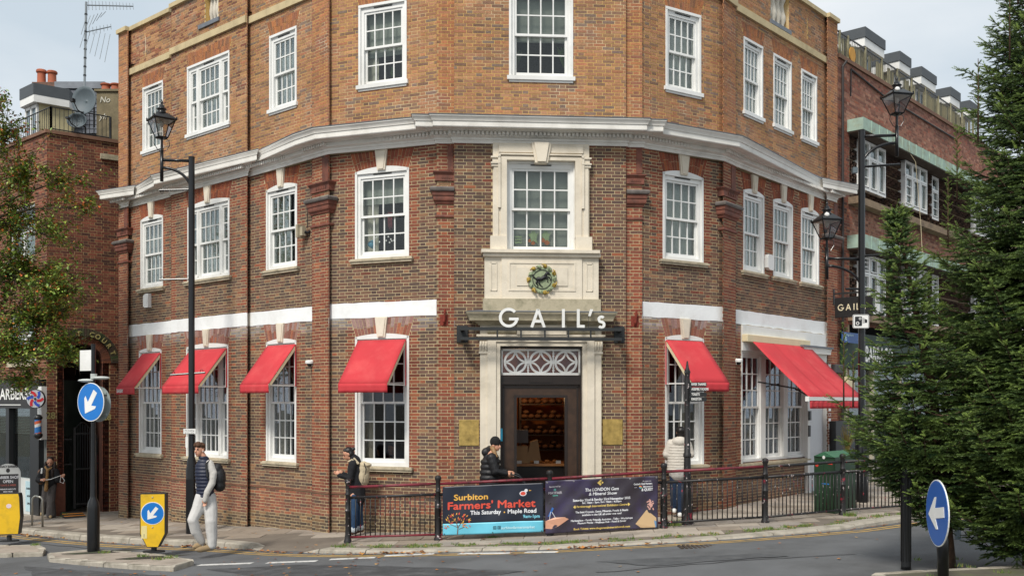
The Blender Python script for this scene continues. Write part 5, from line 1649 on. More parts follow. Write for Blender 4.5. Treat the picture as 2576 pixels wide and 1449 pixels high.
# -- left neighbour (flats over a barber shop)
def off2(A,x,d):return Vector(((x-CX)/FPX*d,d))
K0=off2(None,118,26.0)
LF1=Fac(K0,off2(None,300,27.1),'LF1')
dirL=Vector((-.755,.656))
LF2=Fac(K0+dirL*8.5,K0,'LF2')
LBD=thing('flats_building','dark red brick flats with a brick arch gateway and roof terrace on the left','building',(K0.x,K0.y,-.5))
ZL=9.55
BL=Brick(course=.075,stretch=.215,head=.1025)
ax_,az_=LF1.s_of(210),LF1.z_of(210,912)
ro,rm,ri_=86/FPX*26.5,62/FPX*26.5,47/FPX*26.5
def arch_hole(z):
 if z>az_:
  return(ax_-math.sqrt(max(ro**2-(z-az_)**2,0)),ax_+math.sqrt(max(ro**2-(z-az_)**2,0)))if z<az_+ro else None
 return(ax_-rm,ax_+rm)
def fnL(s,z,h):return RND.choice(PAL_LB)
def fnLd(s,z,h):return RND.choice(PAL_LB if RND.random()<.5 else PAL_BASE)
BL.wall(LF1,LF1.L,-1.2,ZL,fnL,[arch_hole],record=True)
wL=[(LF2.s_of(24),LF2.s_of(88),LF2.z_of(60,650),LF2.z_of(60,517)),(LF2.s_of(27),LF2.s_of(90),LF2.z_of(60,909),LF2.z_of(60,779))]
shopL=(LF2.s_of(-60),LF2.s_of(117),-1.5,LF2.z_of(60,955))
BL.wall(LF2,LF2.L,-1.4,ZL,fnL,[hole_rect(*w)for w in wL]+[hole_rect(*shopL)],record=False)
m=MB(LF1);m.sheet(0,LF1.L,-1.5,ZL,[(ax_-rm,ax_+rm,-2,az_+ro*.2)]+[(ax_-ro*.78,ax_+ro*.78,az_-.01,az_+ro*.62)],b=-.004);m.fr=LF2;m.sheet(0,LF2.L,-1.5,ZL,wL+[shopL],b=-.004);m.fr=WORLD
M_mortL=mat('mortar_buff','#b39a70',rough=.95,var=.2,scale=5)
m.build('wall',M_mortL,LBD)
def arch_ring(r0,r1,n,b,palx,name='arch_brick'):
 for i in range(n):
  t0,t1=math.pi*i/n+.006,math.pi*(i+1)/n-.006
  m=MB(LF1);c=RND.choice(palx);g=RND.uniform(.8,1.15);m.col=(c[0]*g,c[1]*g,c[2]*g,1)
  m.prism([(ax_+r*math.cos(t),az_+r*math.sin(t))for r,t in((r0,t0),(r1,t0),(r1,t1),(r0,t1))],b-.25,b);m.build(name,M_brick,LBD)
PAL_MOSS=pal('#4e4a34','#5a5038','#454a30','#4a3c30','#3f4a2a')
arch_ring(rm+.05,ro,40,.10,PAL_MOSS);arch_ring(ri_+.0,rm+.04,32,.02,pal('#7a4a34','#8a5238','#6a4030'));
m=MB(LF1);m.prism([(ax_+(ri_+.05)*math.cos(t*.1745),az_+(ri_+.05)*math.sin(t*.1745))for t in range(19)]+[(ax_-rm,az_),(ax_-rm,az_+rm),(ax_+rm,az_+rm),(ax_+rm,az_)][:0],-.9,-.86)
bb=Brick(course=.075,stretch=.215,head=.1025)
for a,b,fr_side in((ax_-rm,ax_-ri_,1),(ax_+ri_,ax_+rm,0)):
 BL.wall(LF1,b-a,-1.2,az_,fnL,None,out=-.08,s0=a,record=False)
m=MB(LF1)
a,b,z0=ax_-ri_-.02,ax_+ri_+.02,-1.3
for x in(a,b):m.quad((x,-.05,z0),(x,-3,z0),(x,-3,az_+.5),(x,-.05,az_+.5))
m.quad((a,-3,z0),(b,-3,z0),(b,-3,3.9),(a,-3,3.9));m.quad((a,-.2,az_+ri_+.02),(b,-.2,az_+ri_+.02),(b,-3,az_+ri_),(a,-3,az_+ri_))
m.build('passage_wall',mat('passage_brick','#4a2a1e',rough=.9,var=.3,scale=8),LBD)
rf=Fac(Vector(LF1.pt(ax_-ri_,0,0)[:2]),Vector(LF1.pt(ax_-ri_,-1.6,0)[:2]))
BL.wall(rf,rf.L,-1.2,az_+.3,fnL,None,record=False)
m=MB(LF1);m.box(ax_-rm-.1,ax_-ri_+.01,-.1,.16,-.6,-.0+.42);m.build('low_pier',mat('soldier_brick','#6e3f2c',var=.3,scale=9),LBD)
M_goldl=mat('gold_letter','#b0a468',rough=.5,var=.1)
for ch,deg in(('T',101),('C',76),('O',64),('U',50),('R',36),('T',21)):
 t=math.radians(deg);r=(rm+ro)/2-.01
 c_=Fr(LF1.pt(ax_+r*math.cos(t),.105,az_+r*math.sin(t)),LF1.ax*math.sin(t)+Vector((0,0,-math.cos(t))),LF1.ay,LF1.ax*math.cos(t)+Vector((0,0,math.sin(t))))
 m=MB(c_);text_into(m,ch,0,-.06,.01,height=.13,center=True,bold=.004);m.build('letter',M_goldl,LBD)
for x,y in((127,1052),(268,1056)):
 m=MB(LF1);text_into(m,'28',LF1.s_of(x),LF1.z_of(x,y),.035 if x>200 else .03,height=.17,center=True,bold=.006);m.build('house_number',M_goldl,LBD)
BL.finish(LBD,M_brick,300,zmin=3.4,ok=lambda X,Y:X>175)
GT=thing('iron_gate','black iron gate with an arched top standing in the brick archway','gate',LF1.pt(ax_,-.4,-.4))
g0,g1=LF1.s_of(187,-.4),LF1.s_of(229,-.4);zg0=LF1.z_of(200,1278,-.4);zg1=LF1.z_of(200,1083,-.4)
m=MB(LF1)
for x in(g0,g1):m.box(x-.03,x+.03,-.43,-.37,zg0,zg1+.1)
m.build('gate_post',M_black,GT)
m=MB(LF1)
for z in(zg0+.1,(zg0+zg1)*.5,zg1-.1):m.box(g0,g1,-.415,-.385,z,z+.04)
m.build('gate_rail',M_black,GT)
for i in range(7):
 x=g0+(g1-g0)*(i+.5)/7;m=MB(LF1);m.tube([(x,-.4,zg0+.05),(x,-.4,zg1+.18*math.sin(math.pi*(i+.5)/7))],.01,6);m.build('gate_bar',M_black,GT)
m=MB(LF1);m.tube([(g0+(g1-g0)*i/12,-.4,zg1+.22*math.sin(math.pi*i/12))for i in range(13)],.015,6);m.build('gate_arch',M_black,GT)
SR=thing('side_railing','short black railing beside the iron gate under the brick arch','railing',LF1.pt(ax_+.3,-.45,0))
zt_,zb_=LF1.z_of(175,1095,-.4),LF1.z_of(175,1172,-.4)
for lo,hi in((LF1.s_of(163,-.4),g0-.05),(g1+.08,ax_+ri_)):
 for i in range(5 if lo<g0 else 4):
  x=lo+(hi-lo)*(i+.5)/5;m=MB(LF1);m.tube([(x,-.46,zb_ if lo<g0 else zg0),(x,-.46,zt_)],.01,6);m.build('bar',M_black,SR)
 for z in(zb_+.03,zt_-.12):m=MB(LF1);m.box(lo,hi,-.47,-.45,z,z+.03);m.build('rail',M_black,SR)
m=MB(LF1);m.box(g1+.1,ax_+ri_,-.53,-.5,LF1.z_of(250,1184,-.4),LF1.z_of(250,1145,-.4));o=m.build('notice_board',mat('red_board','#6e1a22',var=.1));o['label']='dark red notice board behind the iron gate under the arch';o['category']='notice board'
m=MB();p=Vector(LF1.pt(LF1.s_of(196),.55,0));q=Vector(LF1.pt(LF1.s_of(180),1.05,0))
RA=thing('rubber_ramp','black rubber ramp with orange stripes at the archway threshold','ramp',(p.x,p.y,G(p.x)))
f=LF1;s0,s1=f.s_of(160,.6),f.s_of(213,.6);zr=G(f.pt(s0,.6,0)[0])
m=MB(f);m.prismz([(s0,.25),(s1,.25),(s1-.05,.95),(s0-.05,.95)],zr-.02,zr+.02);a4=[m.addv(p)for p in((s0,.25,zr+.11),(s1,.25,zr+.11),(s1-.05,.95,zr+.022),(s0-.05,.95,zr+.022))];m.addf(a4)
m.quad((s0,.25,zr),(s0,.25,zr+.11),(s0-.05,.95,zr+.02),(s0-.05,.95,zr));m.quad((s1,.25,zr),(s1,.25,zr+.11),(s1-.05,.95,zr+.02),(s1-.05,.95,zr));m.build('ramp_body',mat('black_rubber','#242424',rough=.8),RA)
for k in(.35,.7):
 m=MB(f);z_=zr+.112-.088*k;z2=z_-.012;b_=.25+.7*k;m.quad((s0-.05*k,b_,z_+.004),(s1-.05*k,b_,z_+.004),(s1-.05*k,b_+.09,z2+.004),(s0-.05*k,b_+.09,z2+.004));m.build('stripe',mat('stripe_orange','#c9822e'),RA)
for(a0,a1,c0,c1)in wL:
 m=MB(LF2);
 for bx in((a0,a0+.07,c0,c1),(a1-.07,a1,c0,c1),(a0,a1,c0,c0+.07),(a0,a1,c1-.07,c1),((a0+a1)/2-.04,(a0+a1)/2+.04,c0,c1),(a0,a1,(c0+c1)/2-.02,(c0+c1)/2+.02)):m.box(bx[0],bx[1],-.12,-.06+RND.uniform(0,.002),bx[2],bx[3])
 w_=m.build('window',M_white,LBD)
 for i in range(2):
  for j in range(2):
   x,z=a0+(a1-a0)*(.27+.46*i),c0+(c1-c0)*(.26+.48*j);me=pane_mesh((a1-a0)*.4,(c1-c0)*.42,M_glass);place(bpy.data.objects.new('pane',me),w_,fr_matrix(LF2,x,-.10,z))
 m=MB(LF2);m.box(a0,a1,-.6,-.3,c0,c1);m.build('room',M_net,w_);m=MB(LF2);m.box(a0-.1,a1+.1,-.1,.08,c0-.14,c0);m.build('sill',M_sill,w_)
m=MB();sweep(m,[K0+dirL*8.5,K0,Vector(LF1.pt(LF1.L,0,0)[:2])],[(-.3,ZL),(.06,ZL),(.06,ZL+.09),(-.3,ZL+.11)]);m.build('coping',mat('brown_coping','#7a5a48',rough=.9,var=.2,dirt='#4a4438',dirt_amt=.5),LBD)
m=MB(LF1);m.box(LF1.s_of(252),LF1.L,-.02,.09,ZL-.48,ZL-.34);m.build('shoulder_slab',M_stoned,LBD)
m=MB();P_=[K0+dirL*8.5,K0,Vector(LF1.pt(LF1.L,0,0)[:2]),Vector((-8.5,36)),Vector((-20,40))];m.prismz([(p.x+.25,p.y+.3)for p in P_],ZL-.2,ZL-.03);m.build('terrace_floor',mat('roof_felt','#4c4c4c'),LBD)
for pa,pb in((P_[0],P_[4]),(P_[4],P_[3]),(P_[3],P_[2])):
 m=MB();m.quad((pa.x,pa.y,-1.5),(pb.x,pb.y,-1.5),(pb.x,pb.y,ZL-.05),(pa.x,pa.y,ZL-.05));m.build('rear_wall',mat('plain_brick_wall','#7c5842'),LBD)
def rp(x,y,d):return px(x,y,d)
M_slate=mat('slate','#4a4e56',rough=.5,var=.2,scale=6)
d0=28.6
s_m=MB();tl,tr,bl,br=rp(158,213,d0+1.2),rp(262,222,d0+1.2),rp(120,336,d0),rp(268,336,d0)
nr=11
for j in range(nr):
 A,B=bl.lerp(tl,j/nr),br.lerp(tr,j/nr);A2,B2_=bl.lerp(tl,(j+1)/nr),br.lerp(tr,(j+1)/nr)
 w_=.3;L=(B-A).length;n=max(1,int(L/w_));o_=(j%2)*.5
 for i in range(-1,n+1):
  u0,u1=max(0,(i+o_)/n),min(1,(i+1+o_)/n-.008)
  if u1<=u0:continue
  m=MB();jj=RND.uniform(0,.01);f_=Vector((0,-.02-jj,0));
  q=[A.lerp(B,u0)+f_,A.lerp(B,u1)+f_,A2.lerp(B2_,u1)+Vector((0,-.004,0)),A2.lerp(B2_,u0)+Vector((0,-.004,0))]
  i0=[m.addv(tuple(p))for p in q];i1=[m.addv(tuple(p+Vector((0,.02,0))))for p in q];m.addf(i0)
  for k in range(4):m.addf((i1[k],i1[(k+1)%4],i0[(k+1)%4],i0[k]))
  m.build('slate',M_slate,LBD)
m=MB();q=[tl,tr,br,bl];ids=[m.addv(tuple(p+Vector((0,.05,0))))for p in q];ids2=[m.addv(tuple(p+Vector((0,3,0))))for p in(tl,tr)]+[m.addv((br.x,br.y+3,br.z)),m.addv((bl.x,bl.y+3,bl.z))]
m.addf(ids)
for k in range(4):m.addf((ids[k],ids[(k+1)%4],ids2[(k+1)%4],ids2[k]))
m.build('mansard_roof',M_slate,LBD)
m=MB();a=rp(140,213,d0+1.1);b=rp(266,226,d0+1.1);m.box(a.x,b.x,a.y-.08,a.y+.3,a.z-.14,a.z+.06);m.build('ridge_flashing',M_lead,LBD)
dk=mat('dark_fascia','#474c50',rough=.6,var=.1);M_crm=mat('cream_render','#b5ab86',rough=.9,var=.12)
DC=off2(None,84,27.6);dz1,dz0=2.68+(1014-219)/FPX*27.4,2.68+(1014-246)/FPX*27.4
DF1=Fac(DC,DC+Vector((.78,.62))*1.5);DF2=Fac(DC+dirL*1.6,DC)
poly=[tuple(p)for p in(DC,DC+Vector((.78,.62))*.95,DC+Vector((.78,.62))*.95+Vector((-.4,2.2)),DC+dirL*.9+Vector((.5,2.2)),DC+dirL*.9)]
m=MB();m.prismz(poly,dz0-.02,dz1);m.build('dormer_roof',dk,LBD)
m=MB();m.prismz([(DC.x+(p[0]-DC.x)*.985+.005,DC.y+(p[1]-DC.y)*.985+.01)for p in poly],dz0-.22,dz0-.02);m.build('dormer_fascia',M_white,LBD)
m=MB();m.prismz([(DC.x+.05+(p[0]-DC.x)*.9,DC.y+.22+(p[1]-DC.y)*.9)for p in poly],ZL-.1,dz0-.2);m.build('dormer_wall',M_crm,LBD)
dd=Fac(Vector((DC.x+.05,DC.y+.21))+dirL*.75,Vector((DC.x+.05,DC.y+.21)))
m=MB(dd)
for bx in((.0,.06,ZL,dz0-.25),(.69,.75,ZL,dz0-.25),(.34,.41,ZL,dz0-.25),(0,.75,dz0-.32,dz0-.24)):m.box(bx[0],bx[1],.0,.06,bx[2],bx[3])
m.build('dormer_door',M_white,LBD)
m=MB(dd);m.box(.06,.69,.005,.02,ZL,dz0-.3);m.build('dormer_glass',mat('dull_glass','#6f7f88',rough=.2),LBD)
def pot(x,y0,y1,d,parent,w=.17):
 p0,p1=px(x,y0,d),px(x,y1,d);m=MB();h=p1.z-p0.z
 m.lathe([(w,p0.z),(w*.88,p0.z+h*.1),(w*.84,p0.z+h*.75),(w*1.08,p0.z+h*.8),(w*1.1,p0.z+h*.93),(w*.95,p1.z),(w*.7,p1.z),(w*.7,p1.z-.1)],(p0.x,p0.y),16);o=m.build('chimney_pot',mat('pot_terracotta','#a0583c',rough=.8,var=.2),parent);smooth_angle(o,40)
for x in(104.5,131):pot(x,211,177 if x<110 else 180,31,LBD,.145)
a,b=px(88,226,31),px(150,212,31);m=MB();m.box(a.x,b.x,30.8,31.3,a.z-.3,b.z);m.build('chimney',mat('old_brick','#6a4a3a',var=.3,scale=9),LBD)
a,b=px(243,350,27.6),px(306,231,27.6)
CHM=MB();CHM.box(a.x,b.x,27.6,28.5,ZL-.1,b.z);CHM.box(a.x-.05,b.x+.05,27.55,28.55,b.z-.0,b.z+.06);CHM.build('rendered_chimney',mat('stained_render','#7a7058',rough=.95,var=.25,scale=3,dirt='#4a4636',dirt_amt=.6,dirt_scale=2.5,bump=.5,bscale=20),LBD)
for x in(267,291):pot(x,231,212,27.9,LBD,.14)
ff=Fac(Vector((a.x,27.59)),Vector((b.x,27.59)))
for s_,x,y in(('No',252,258),('yh',250,300)):m=MB(ff);text_into(m,s_,ff.s_of(x),ff.z_of(x,y),.004,height=.16,bold=.004,shear=.2);m.build('chalk_scrawl',mat('chalk','#b9b6a8',rough=.9),LBD)
tr1=[px(46,299,27.9),px(133,268,26.15)];
TR=thing('terrace_railing','black railing round the roof terrace of the flats on the left','railing',(K0.x,K0.y,ZL))
zr1=ZL+.10
for(A,B,n)in((K0+dirL*3.2+Vector((.1,.1)),K0+Vector((.05,.12)),24),(K0+Vector((.05,.12)),Vector(LF1.pt(LF1.s_of(280),-.1,0)[:2]),14)):
 top=zr1+.62
 for z in(zr1+.05,top):
  m=MB();m.tube([(A.x,A.y,z),(B.x,B.y,z)],.016,6);m.build('rail',M_black,TR)
 for k in range(n+1):
  p=A.lerp(B,k/n);m=MB();m.tube([(p.x,p.y,zr1),(p.x,p.y,top)],.008 if k%n else .035,5);m.build('bar',M_black,TR)
M_dish=mat('dish_grey','#59646a',rough=.6,var=.1)
def dish(x,y,d,rx,ry,yaw,label,tilt=0):
 p=px(x,y,d);T=thing('satellite_dish',label,'satellite dish',tuple(p),'satellite dishes on the terrace')
 fr_=Fr(p,(math.cos(yaw),math.sin(yaw),0),(-math.sin(yaw),math.cos(yaw),0))
 r0,r1=rx/FPX*d,ry/FPX*d
 m=MB(fr_);rings=[]
 for j in range(6):
  q=j/5;rings.append([m.addv((r0*q*math.cos(t),.12*(1-q*q),r1*q*math.sin(t)))for t in[k*math.pi/14 for k in range(28)]])
 for j in range(5):
  for k in range(28):m.addf((rings[j][k],rings[j][(k+1)%28],rings[j+1][(k+1)%28],rings[j+1][k]))
 o=m.build('reflector',M_dish,T,smooth=True);md=o.modifiers.new('t','SOLIDIFY');md.thickness=.015
 m=MB(fr_);m.tube([(0,.05,-r1),(0,-.25,-r1*.85),(0,-.42,-r1*.35)],.014,6);m.box(-.04,.04,-.50,-.38,-r1*.45,-r1*.22);m.tube([(0,.15,0),(.05,.35,-.1),(.05,.35,-r1-.25)],.025,6);m.build('feed_arm',M_black,T)
dish(211,253,26.6,36,36,-.25,'large round grey satellite dish in front of the slates')
dish(193,303,26.5,27,19,-.1,'smaller oval satellite dish low on the terrace')
AE=thing('television_aerial','tall mast with television aerials rising above the flats into the sky','aerial',tuple(px(212,222,29)))
M_alu=mat('aluminium','#8d9294',rough=.4,metal=.7,var=.1)
a,b=px(212.5,225,29),px(217,6,29);m=MB();m.tube([tuple(a),tuple(b)],.035,8);m.build('mast',M_alu,AE)
for k in range(8):c=a.lerp(b,.15+.1*k);m=MB();m.tube([tuple(c),tuple(c+Vector((0,0,.04)))],.045,8);m.build('tape_band',M_black,AE)
def yagi(x0,y0,x1,y1,n,l,dep):
 p,q=px(x0,y0,29),px(x1,y1,29+dep);m=MB();m.tube([tuple(p),tuple(q)],.018,6);m.build('boom',M_alu,AE)
 for k in range(n):
  c=p.lerp(q,(k+1)/n);m=MB();v=Vector((-.12,.25,.30))*l*(1.1-.4*k/n);m.tube([tuple(c-v),tuple(c+v)],.0085,5);m.build('element',M_alu,AE)
yagi(214,14,335,17,14,.62,1.2);yagi(215,82,279,68,7,.5,.8)
for(x,y,sx,sz)in((228,62,.28,.5),(232,95,.36,-.42)):
 c=px(x,y,28.9);m=MB()
 for k in range(6):m.tube([(c.x-sx+sx*2*k/5,c.y,c.z-.3+(sz*k/5)),(c.x-sx+.16+sx*2*k/5,c.y,c.z+.22+(sz*k/5)*.3)],.008,5)
 m.build('grid_reflector',M_alu,AE)
# -- barber shop
BS=thing('barber_shop_front','black and white barber shop front with a BARBERS sign and venetian blinds','shop front',LF2.pt(LF2.L-1.5,.1,-.4))
f=LF2;s1=f.s_of(117);s0=f.s_of(-60)
zs0,zs1=f.z_of(60,1027),f.z_of(60,955)
M_char=mat('charcoal_board','#2c2a2b',rough=.5,var=.1)
m=MB(f);m.box(s0,f.s_of(104),-.1,.10,zs0,zs1);m.build('fascia',M_char,BS)
m=MB(f);text_into(m,'BARBERS',f.s_of(1),f.z_of(40,1004),.115,height=(1004-976)/FPX*27.2,width=f.s_of(80)-f.s_of(0),bold=.012);m.build('lettering',M_white,BS)
m=MB(f);m.box(s0,f.s_of(62),.1,.106,f.z_of(30,1019),f.z_of(30,1017));m.build('fascia_line',M_white,BS)
m=MB(f);m.box(f.s_of(108),s1+.02,-.05,.14,f.z_of(110,1105),f.z_of(110,972));m.build('white_pilaster',M_white,BS)
zb=f.z_of(60,1202);zg=f.z_of(60,1292)
for x0,x1 in((22,30),(83,105)):m=MB(f);m.box(f.s_of(x0),f.s_of(x1),-.08,.08,zg-.4 if x0>50 else zb,zs0);m.build('black_mullion',M_black,BS)
m=MB(f);m.box(s0,f.s_of(83),-.04,-.035,zb,zs0);m.build('shop_pane',M_glass,BS)
m=MB(f);m.box(s0,f.s_of(83),-.12,.05,zg-.5,zb)
m.build('stall_riser',mat('white_tiles','#c9ccc9',rough=.3,var=.06),BS)
m=MB(f);m.box(f.s_of(105),s1,-.12,-.06,zg-.5,zs0);m.build('door_leaf',mat('grey_frame','#6a6d6c'),BS)
for k in range(16):m=MB(f);z=zs0-.03-k*.042;m.quad((f.s_of(-10),-.10,z),(f.s_of(82),-.10,z),(f.s_of(82),-.13,z-.028),(f.s_of(-10),-.13,z-.028));m.build('blind_slat',mat('blind_white','#b9bcb6',rough=.6),BS)
m=MB(f);sI=s1-.12;m.quad((s0,-1.6,zg),(sI-1.3,-1.6,zg),(sI-1.3,-1.6,zs1),(s0,-1.6,zs1));m.quad((sI,-.1,zg),(sI-1.3,-1.6,zg),(sI-1.3,-1.6,zs1),(sI,-.1,zs1));m.quad((s0,-.1,zs0),(sI,-.1,zs0),(sI-1.3,-1.6,zs0),(s0,-1.6,zs0));m.build('shop_interior',mat('barber_interior','#3a443c',var=.5,scale=2),BS)
m=MB(f);a=f.s_of(64,.06);m.box(a,f.s_of(80,.06),.051,.06,zg+.1,zb-.06);m.build('pole_poster',mat('poster_blue','#a9c4cc'),BS)
for i,s_ in enumerate(('BARBER','SHOP','OPEN')):m=MB(f);text_into(m,s_,(a+f.s_of(80,.06))/2,zb-.28-i*.2,.064,height=.055,center=True,bold=.002);m.build('poster_lettering',M_char,BS)
def discsign():
 c=px(89,1003,25.7);T=thing('disc_sign','round rotating sign with red and blue swirls on the barber shop corner','sign',tuple(c));r=24/FPX*25.7
 fr_=Fr(c,(.94,.1,0),(.1,-.94,0));fr_.ay=Vector((.1,-.995,0))
 m=MB(fr_);m.prism([(r*math.cos(t),r*math.sin(t))for t in[k*.2618 for k in range(24)]],-.08,.0);m.build('casing',M_black,T)
 m=MB(fr_);m.prism([(r*.93*math.cos(t),r*.93*math.sin(t))for t in[k*.2618 for k in range(24)]],.0,.01);m.build('face',mat('glitter_white','#b9bec4',rough=.4,var=.3,scale=80),T)
 for k in range(6):
  m=MB(fr_);a=k*math.pi/3;stroke(m,[(r*q*math.cos(a+1.3*q),r*q*math.sin(a+1.3*q))for q in(.25,.4,.55,.7,.85)],.07,.01,.016);m.build('swirl',mat('swirl_red','#c0202c')if k%2 else mat('swirl_blue','#2a4ab0'),T)
 m=MB(fr_);m.prism([(.03*math.cos(t),.03*math.sin(t))for t in[k*.7 for k in range(9)]],.01,.03);m.tube([(.0,-.08,.2),(.1,-.6,.2)],.02,6);m.build('hub',M_black,T)
 c=px(96,1072,25.75);T=thing('barber_pole','striped blue white and orange barber pole on the black shop corner','barber pole',tuple(c));k_=1/FPX*25.75
 m=MB();m.lathe([(.02,c.z+30*k_),(.06,c.z+29*k_),(.10,c.z+24*k_),(.11,c.z+20*k_),(.09,c.z+17*k_)][::-1],(c.x,c.y),14);m.lathe([(.03,c.z-33*k_),(.09,c.z-28*k_),(.11,c.z-22*k_),(.10,c.z-18*k_)],(c.x,c.y),14);m.build('cap',M_black,T,smooth=True)
 z0,z1=c.z-18*k_,c.z+18*k_;n,mz=18,24;cols3=[mat('pole_blue','#2f74b8',rough=.3),mat('pole_white','#d9d9d6',rough=.3),mat('pole_orange','#c9603a',rough=.3)]
 m=MB()
 for j in range(mz):
  for i in range(n):
   a0,a1=6.283*i/n,6.283*(i+1)/n;b0,b1=z0+(z1-z0)*j/mz,z0+(z1-z0)*(j+1)/mz
   m.cur=int((j/mz*3.2-i/n*1.0)*1.5)%3;m.quad((c.x+.085*math.cos(a0),c.y+.085*math.sin(a0),b0),(c.x+.085*math.cos(a1),c.y+.085*math.sin(a1),b0),(c.x+.085*math.cos(a1),c.y+.085*math.sin(a1),b1),(c.x+.085*math.cos(a0),c.y+.085*math.sin(a0),b1))
 m.build('striped_cylinder',cols3,T,smooth=True)
discsign()
# -- right neighbour
nR=FD['pier_right'].n;tR=FD['pier_right'].t
A_=on_line('R2',2107.5)
RF=Fac(A_,A_+tR*19,'RF')
RBD=thing('parade_building','long red brick parade with green copper canopies, white casements and roof dormers','building',(A_.x,A_.y,.3))
ZR_=RF.z_of(2140,165)
def rz(x,y,o=0):return RF.z_of(x,y,o)
wu0,wu1=rz(2218,499.6),rz(2218,366)
wl0,wl1=rz(2219,787),rz(2219,640)
gz1,gz0=9.36,7.72 
hz1,hz0=rz(2140,628),rz(2140,790)
RW=[]
sR=RF.s_of
for(x0,x1,kind)in((2157,2219,3),(2268,2324,3),(2346,2363,1)):
 for(c0,c1)in((wu0,gz1-.05),(hz0+.12,hz1-.05)):RW.append((sR(x0),sR(x1),c0 if c0>7 else hz0+.06,c1,kind))
for k in range(2):
 q=sR(2324)-sR(2157)
 for(x0,x1,kind)in((2268,2324,3),(2346,2363,1)):
  a=sR(x0)+(sR(2268)-sR(2157))*2.0*(k+1);w_=sR(x1)-sR(x0)
  for(c0,c1)in((wu0,gz1-.05),(hz0+.06,hz1-.05)):
   if a+w_<RF.L-.5:RW.append((a,a+w_,c0,c1,kind))
sb=sR(2137)
BRR=Brick(course=.075,stretch=.215,head=.1025)
holesR=[hole_rect(w[0],w[1],w[2],w[3])for w in RW]
def fnR(s,z,h):
 if s<sb-.05 and z<gz1:return RND.choice(PAL_LB if RND.random()<.6 else PAL_RED)
 return RND.choice(PAL_RB)
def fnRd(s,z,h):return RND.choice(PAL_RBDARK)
Lr=13.5
shop0=rz(2200,846)
band_holes=[hole_rect(sb,99,gz0,gz1),hole_rect(sb,99,hz0,hz1),hole_rect(sb-.1,99,-2,hz0-.25)]
BRR.wall(RF,Lr,-.3,ZR_,fnR,band_holes,record=True)
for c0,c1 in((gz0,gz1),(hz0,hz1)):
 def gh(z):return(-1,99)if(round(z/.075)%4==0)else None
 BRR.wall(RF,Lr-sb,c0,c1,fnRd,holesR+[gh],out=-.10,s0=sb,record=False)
m=MB(RF);m.sheet(0,RF.L,-.5,ZR_,[(sb,RF.L,gz0,gz1),(sb,RF.L,hz0,hz1),(sb,RF.L,-1,hz0-.25)],b=-.004);
m.sheet(sb,RF.L,gz0,gz1,[w[:4]for w in RW],b=-.105);m.sheet(sb,RF.L,hz0,hz1,[w[:4]for w in RW],b=-.105);m.box(sb-.02,sb,-.12,-.01,hz0,hz1);m.box(sb-.02,sb,-.12,-.01,gz0,gz1)
m.build('wall',mat('mortar_grey','#8f7c66',rough=.95,var=.2),RBD)
BRR.finish(RBD,M_brick,300,zmin=3,ok=lambda X,Y:X<2440)
for(a0,a1,c0,c1,kind)in RW:
 m=MB(RF);w=a1-a0
 n=3 if kind==3 else 1
 pr=.10 if kind==3 else-.02
 m.box(a0,a0+.06,-.14,pr,c0,c1);m.box(a1-.06,a1,-.14,pr,c0,c1);m.box(a0,a1,-.14,pr+.002,c0,c0+.07);m.box(a0,a1,-.14,pr+.002,c1-.07,c1)
 zt=c0+(c1-c0)*.66
 m.box(a0,a1,pr-.07,pr+.001,zt,zt+.06)
 for i in range(1,n):x=a0+w*i/n;m.box(x-.05,x+.05,pr-.07,pr+.003,c0,c1)
 win=m.build('window',M_white,RBD)
 for i in range(n):
  x0,x1=a0+w*i/n+.07,a0+w*(i+1)/n-.07
  for(q0,q1)in((c0+.09,zt-.02),(zt+.08,c1-.09)):
   v=MB(RF)
   if q1-q0>.3:
    for bx in((x0-.015,x0+.02,q0,q1),(x1-.02,x1+.015,q0,q1),(x0,x1,q0,q0+.03),(x0,x1,q1-.03,q1)):v.box(bx[0],bx[1],pr-.05,pr+.015,bx[2],bx[3])
    if i==0:
     for k in range(1,3):zz=q0+(q1-q0)*k/3;v.box(x0,x1,pr-.035,pr,zz-.012,zz+.012)
    v.build('casement',M_white,win)
   me=pane_mesh(round(x1-x0,3),round(q1-q0,3),M_glass);place(bpy.data.objects.new('pane',me),win,fr_matrix(RF,(x0+x1)/2,pr-.04,(q0+q1)/2))
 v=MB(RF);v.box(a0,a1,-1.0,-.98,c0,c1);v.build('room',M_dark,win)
 if kind==1 or RND.random()<.8:v=MB(RF);v.box(a0+w*.55,a1,-.35,-.33,c0,c1);v.build('curtain',M_net,win)
M_cop=mat('copper_verdigris','#9cb3a4',rough=.7,var=.14,scale=5,dirt='#8a7a52',dirt_amt=.55,dirt_scale=4)
M_ledge=mat('concrete_ledge','#8a7660',rough=.95,var=.2,scale=4,dirt='#4a4038',dirt_amt=.75,dirt_scale=3)
for zb_,zt_ in((gz1+.0,gz1+.30),(hz1+.0,hz1+.33)):
 x=sb-.15;k=0
 while x<13:
  x1=min(13,x+.52);m=MB(RF);m.prism([(x+.004,zb_),(x1-.004,zb_),(x1-.004,zt_),(x+.004,zt_)],-.0,.42)
  m.box(x1-.012,x1+.012,.0,.435,zb_+.002,zt_+.004);m.build('copper_sheet',M_cop,RBD);x=x1
 m=MB(RF);m.box(sb-.13,13,-.12,.40,zb_-.03,zb_-.002);m.build('canopy_soffit',mat('brown_soffit','#4e4238',rough=.9,var=.2),RBD)
for zt_ in(gz0,hz0):
 x=sb-.1
 while x<13:
  x1=min(13,x+1.1);m=MB(RF);m.box(x+.004,x1-.004,-.12,.28,zt_-.18,zt_);m.build('ledge_stone',M_ledge,RBD);x=x1
m=MB(RF);m.box(0,RF.L,-.3,.05,ZR_,ZR_+.10);m.build('coping',mat('brown_coping','#7a5a48'),RBD)
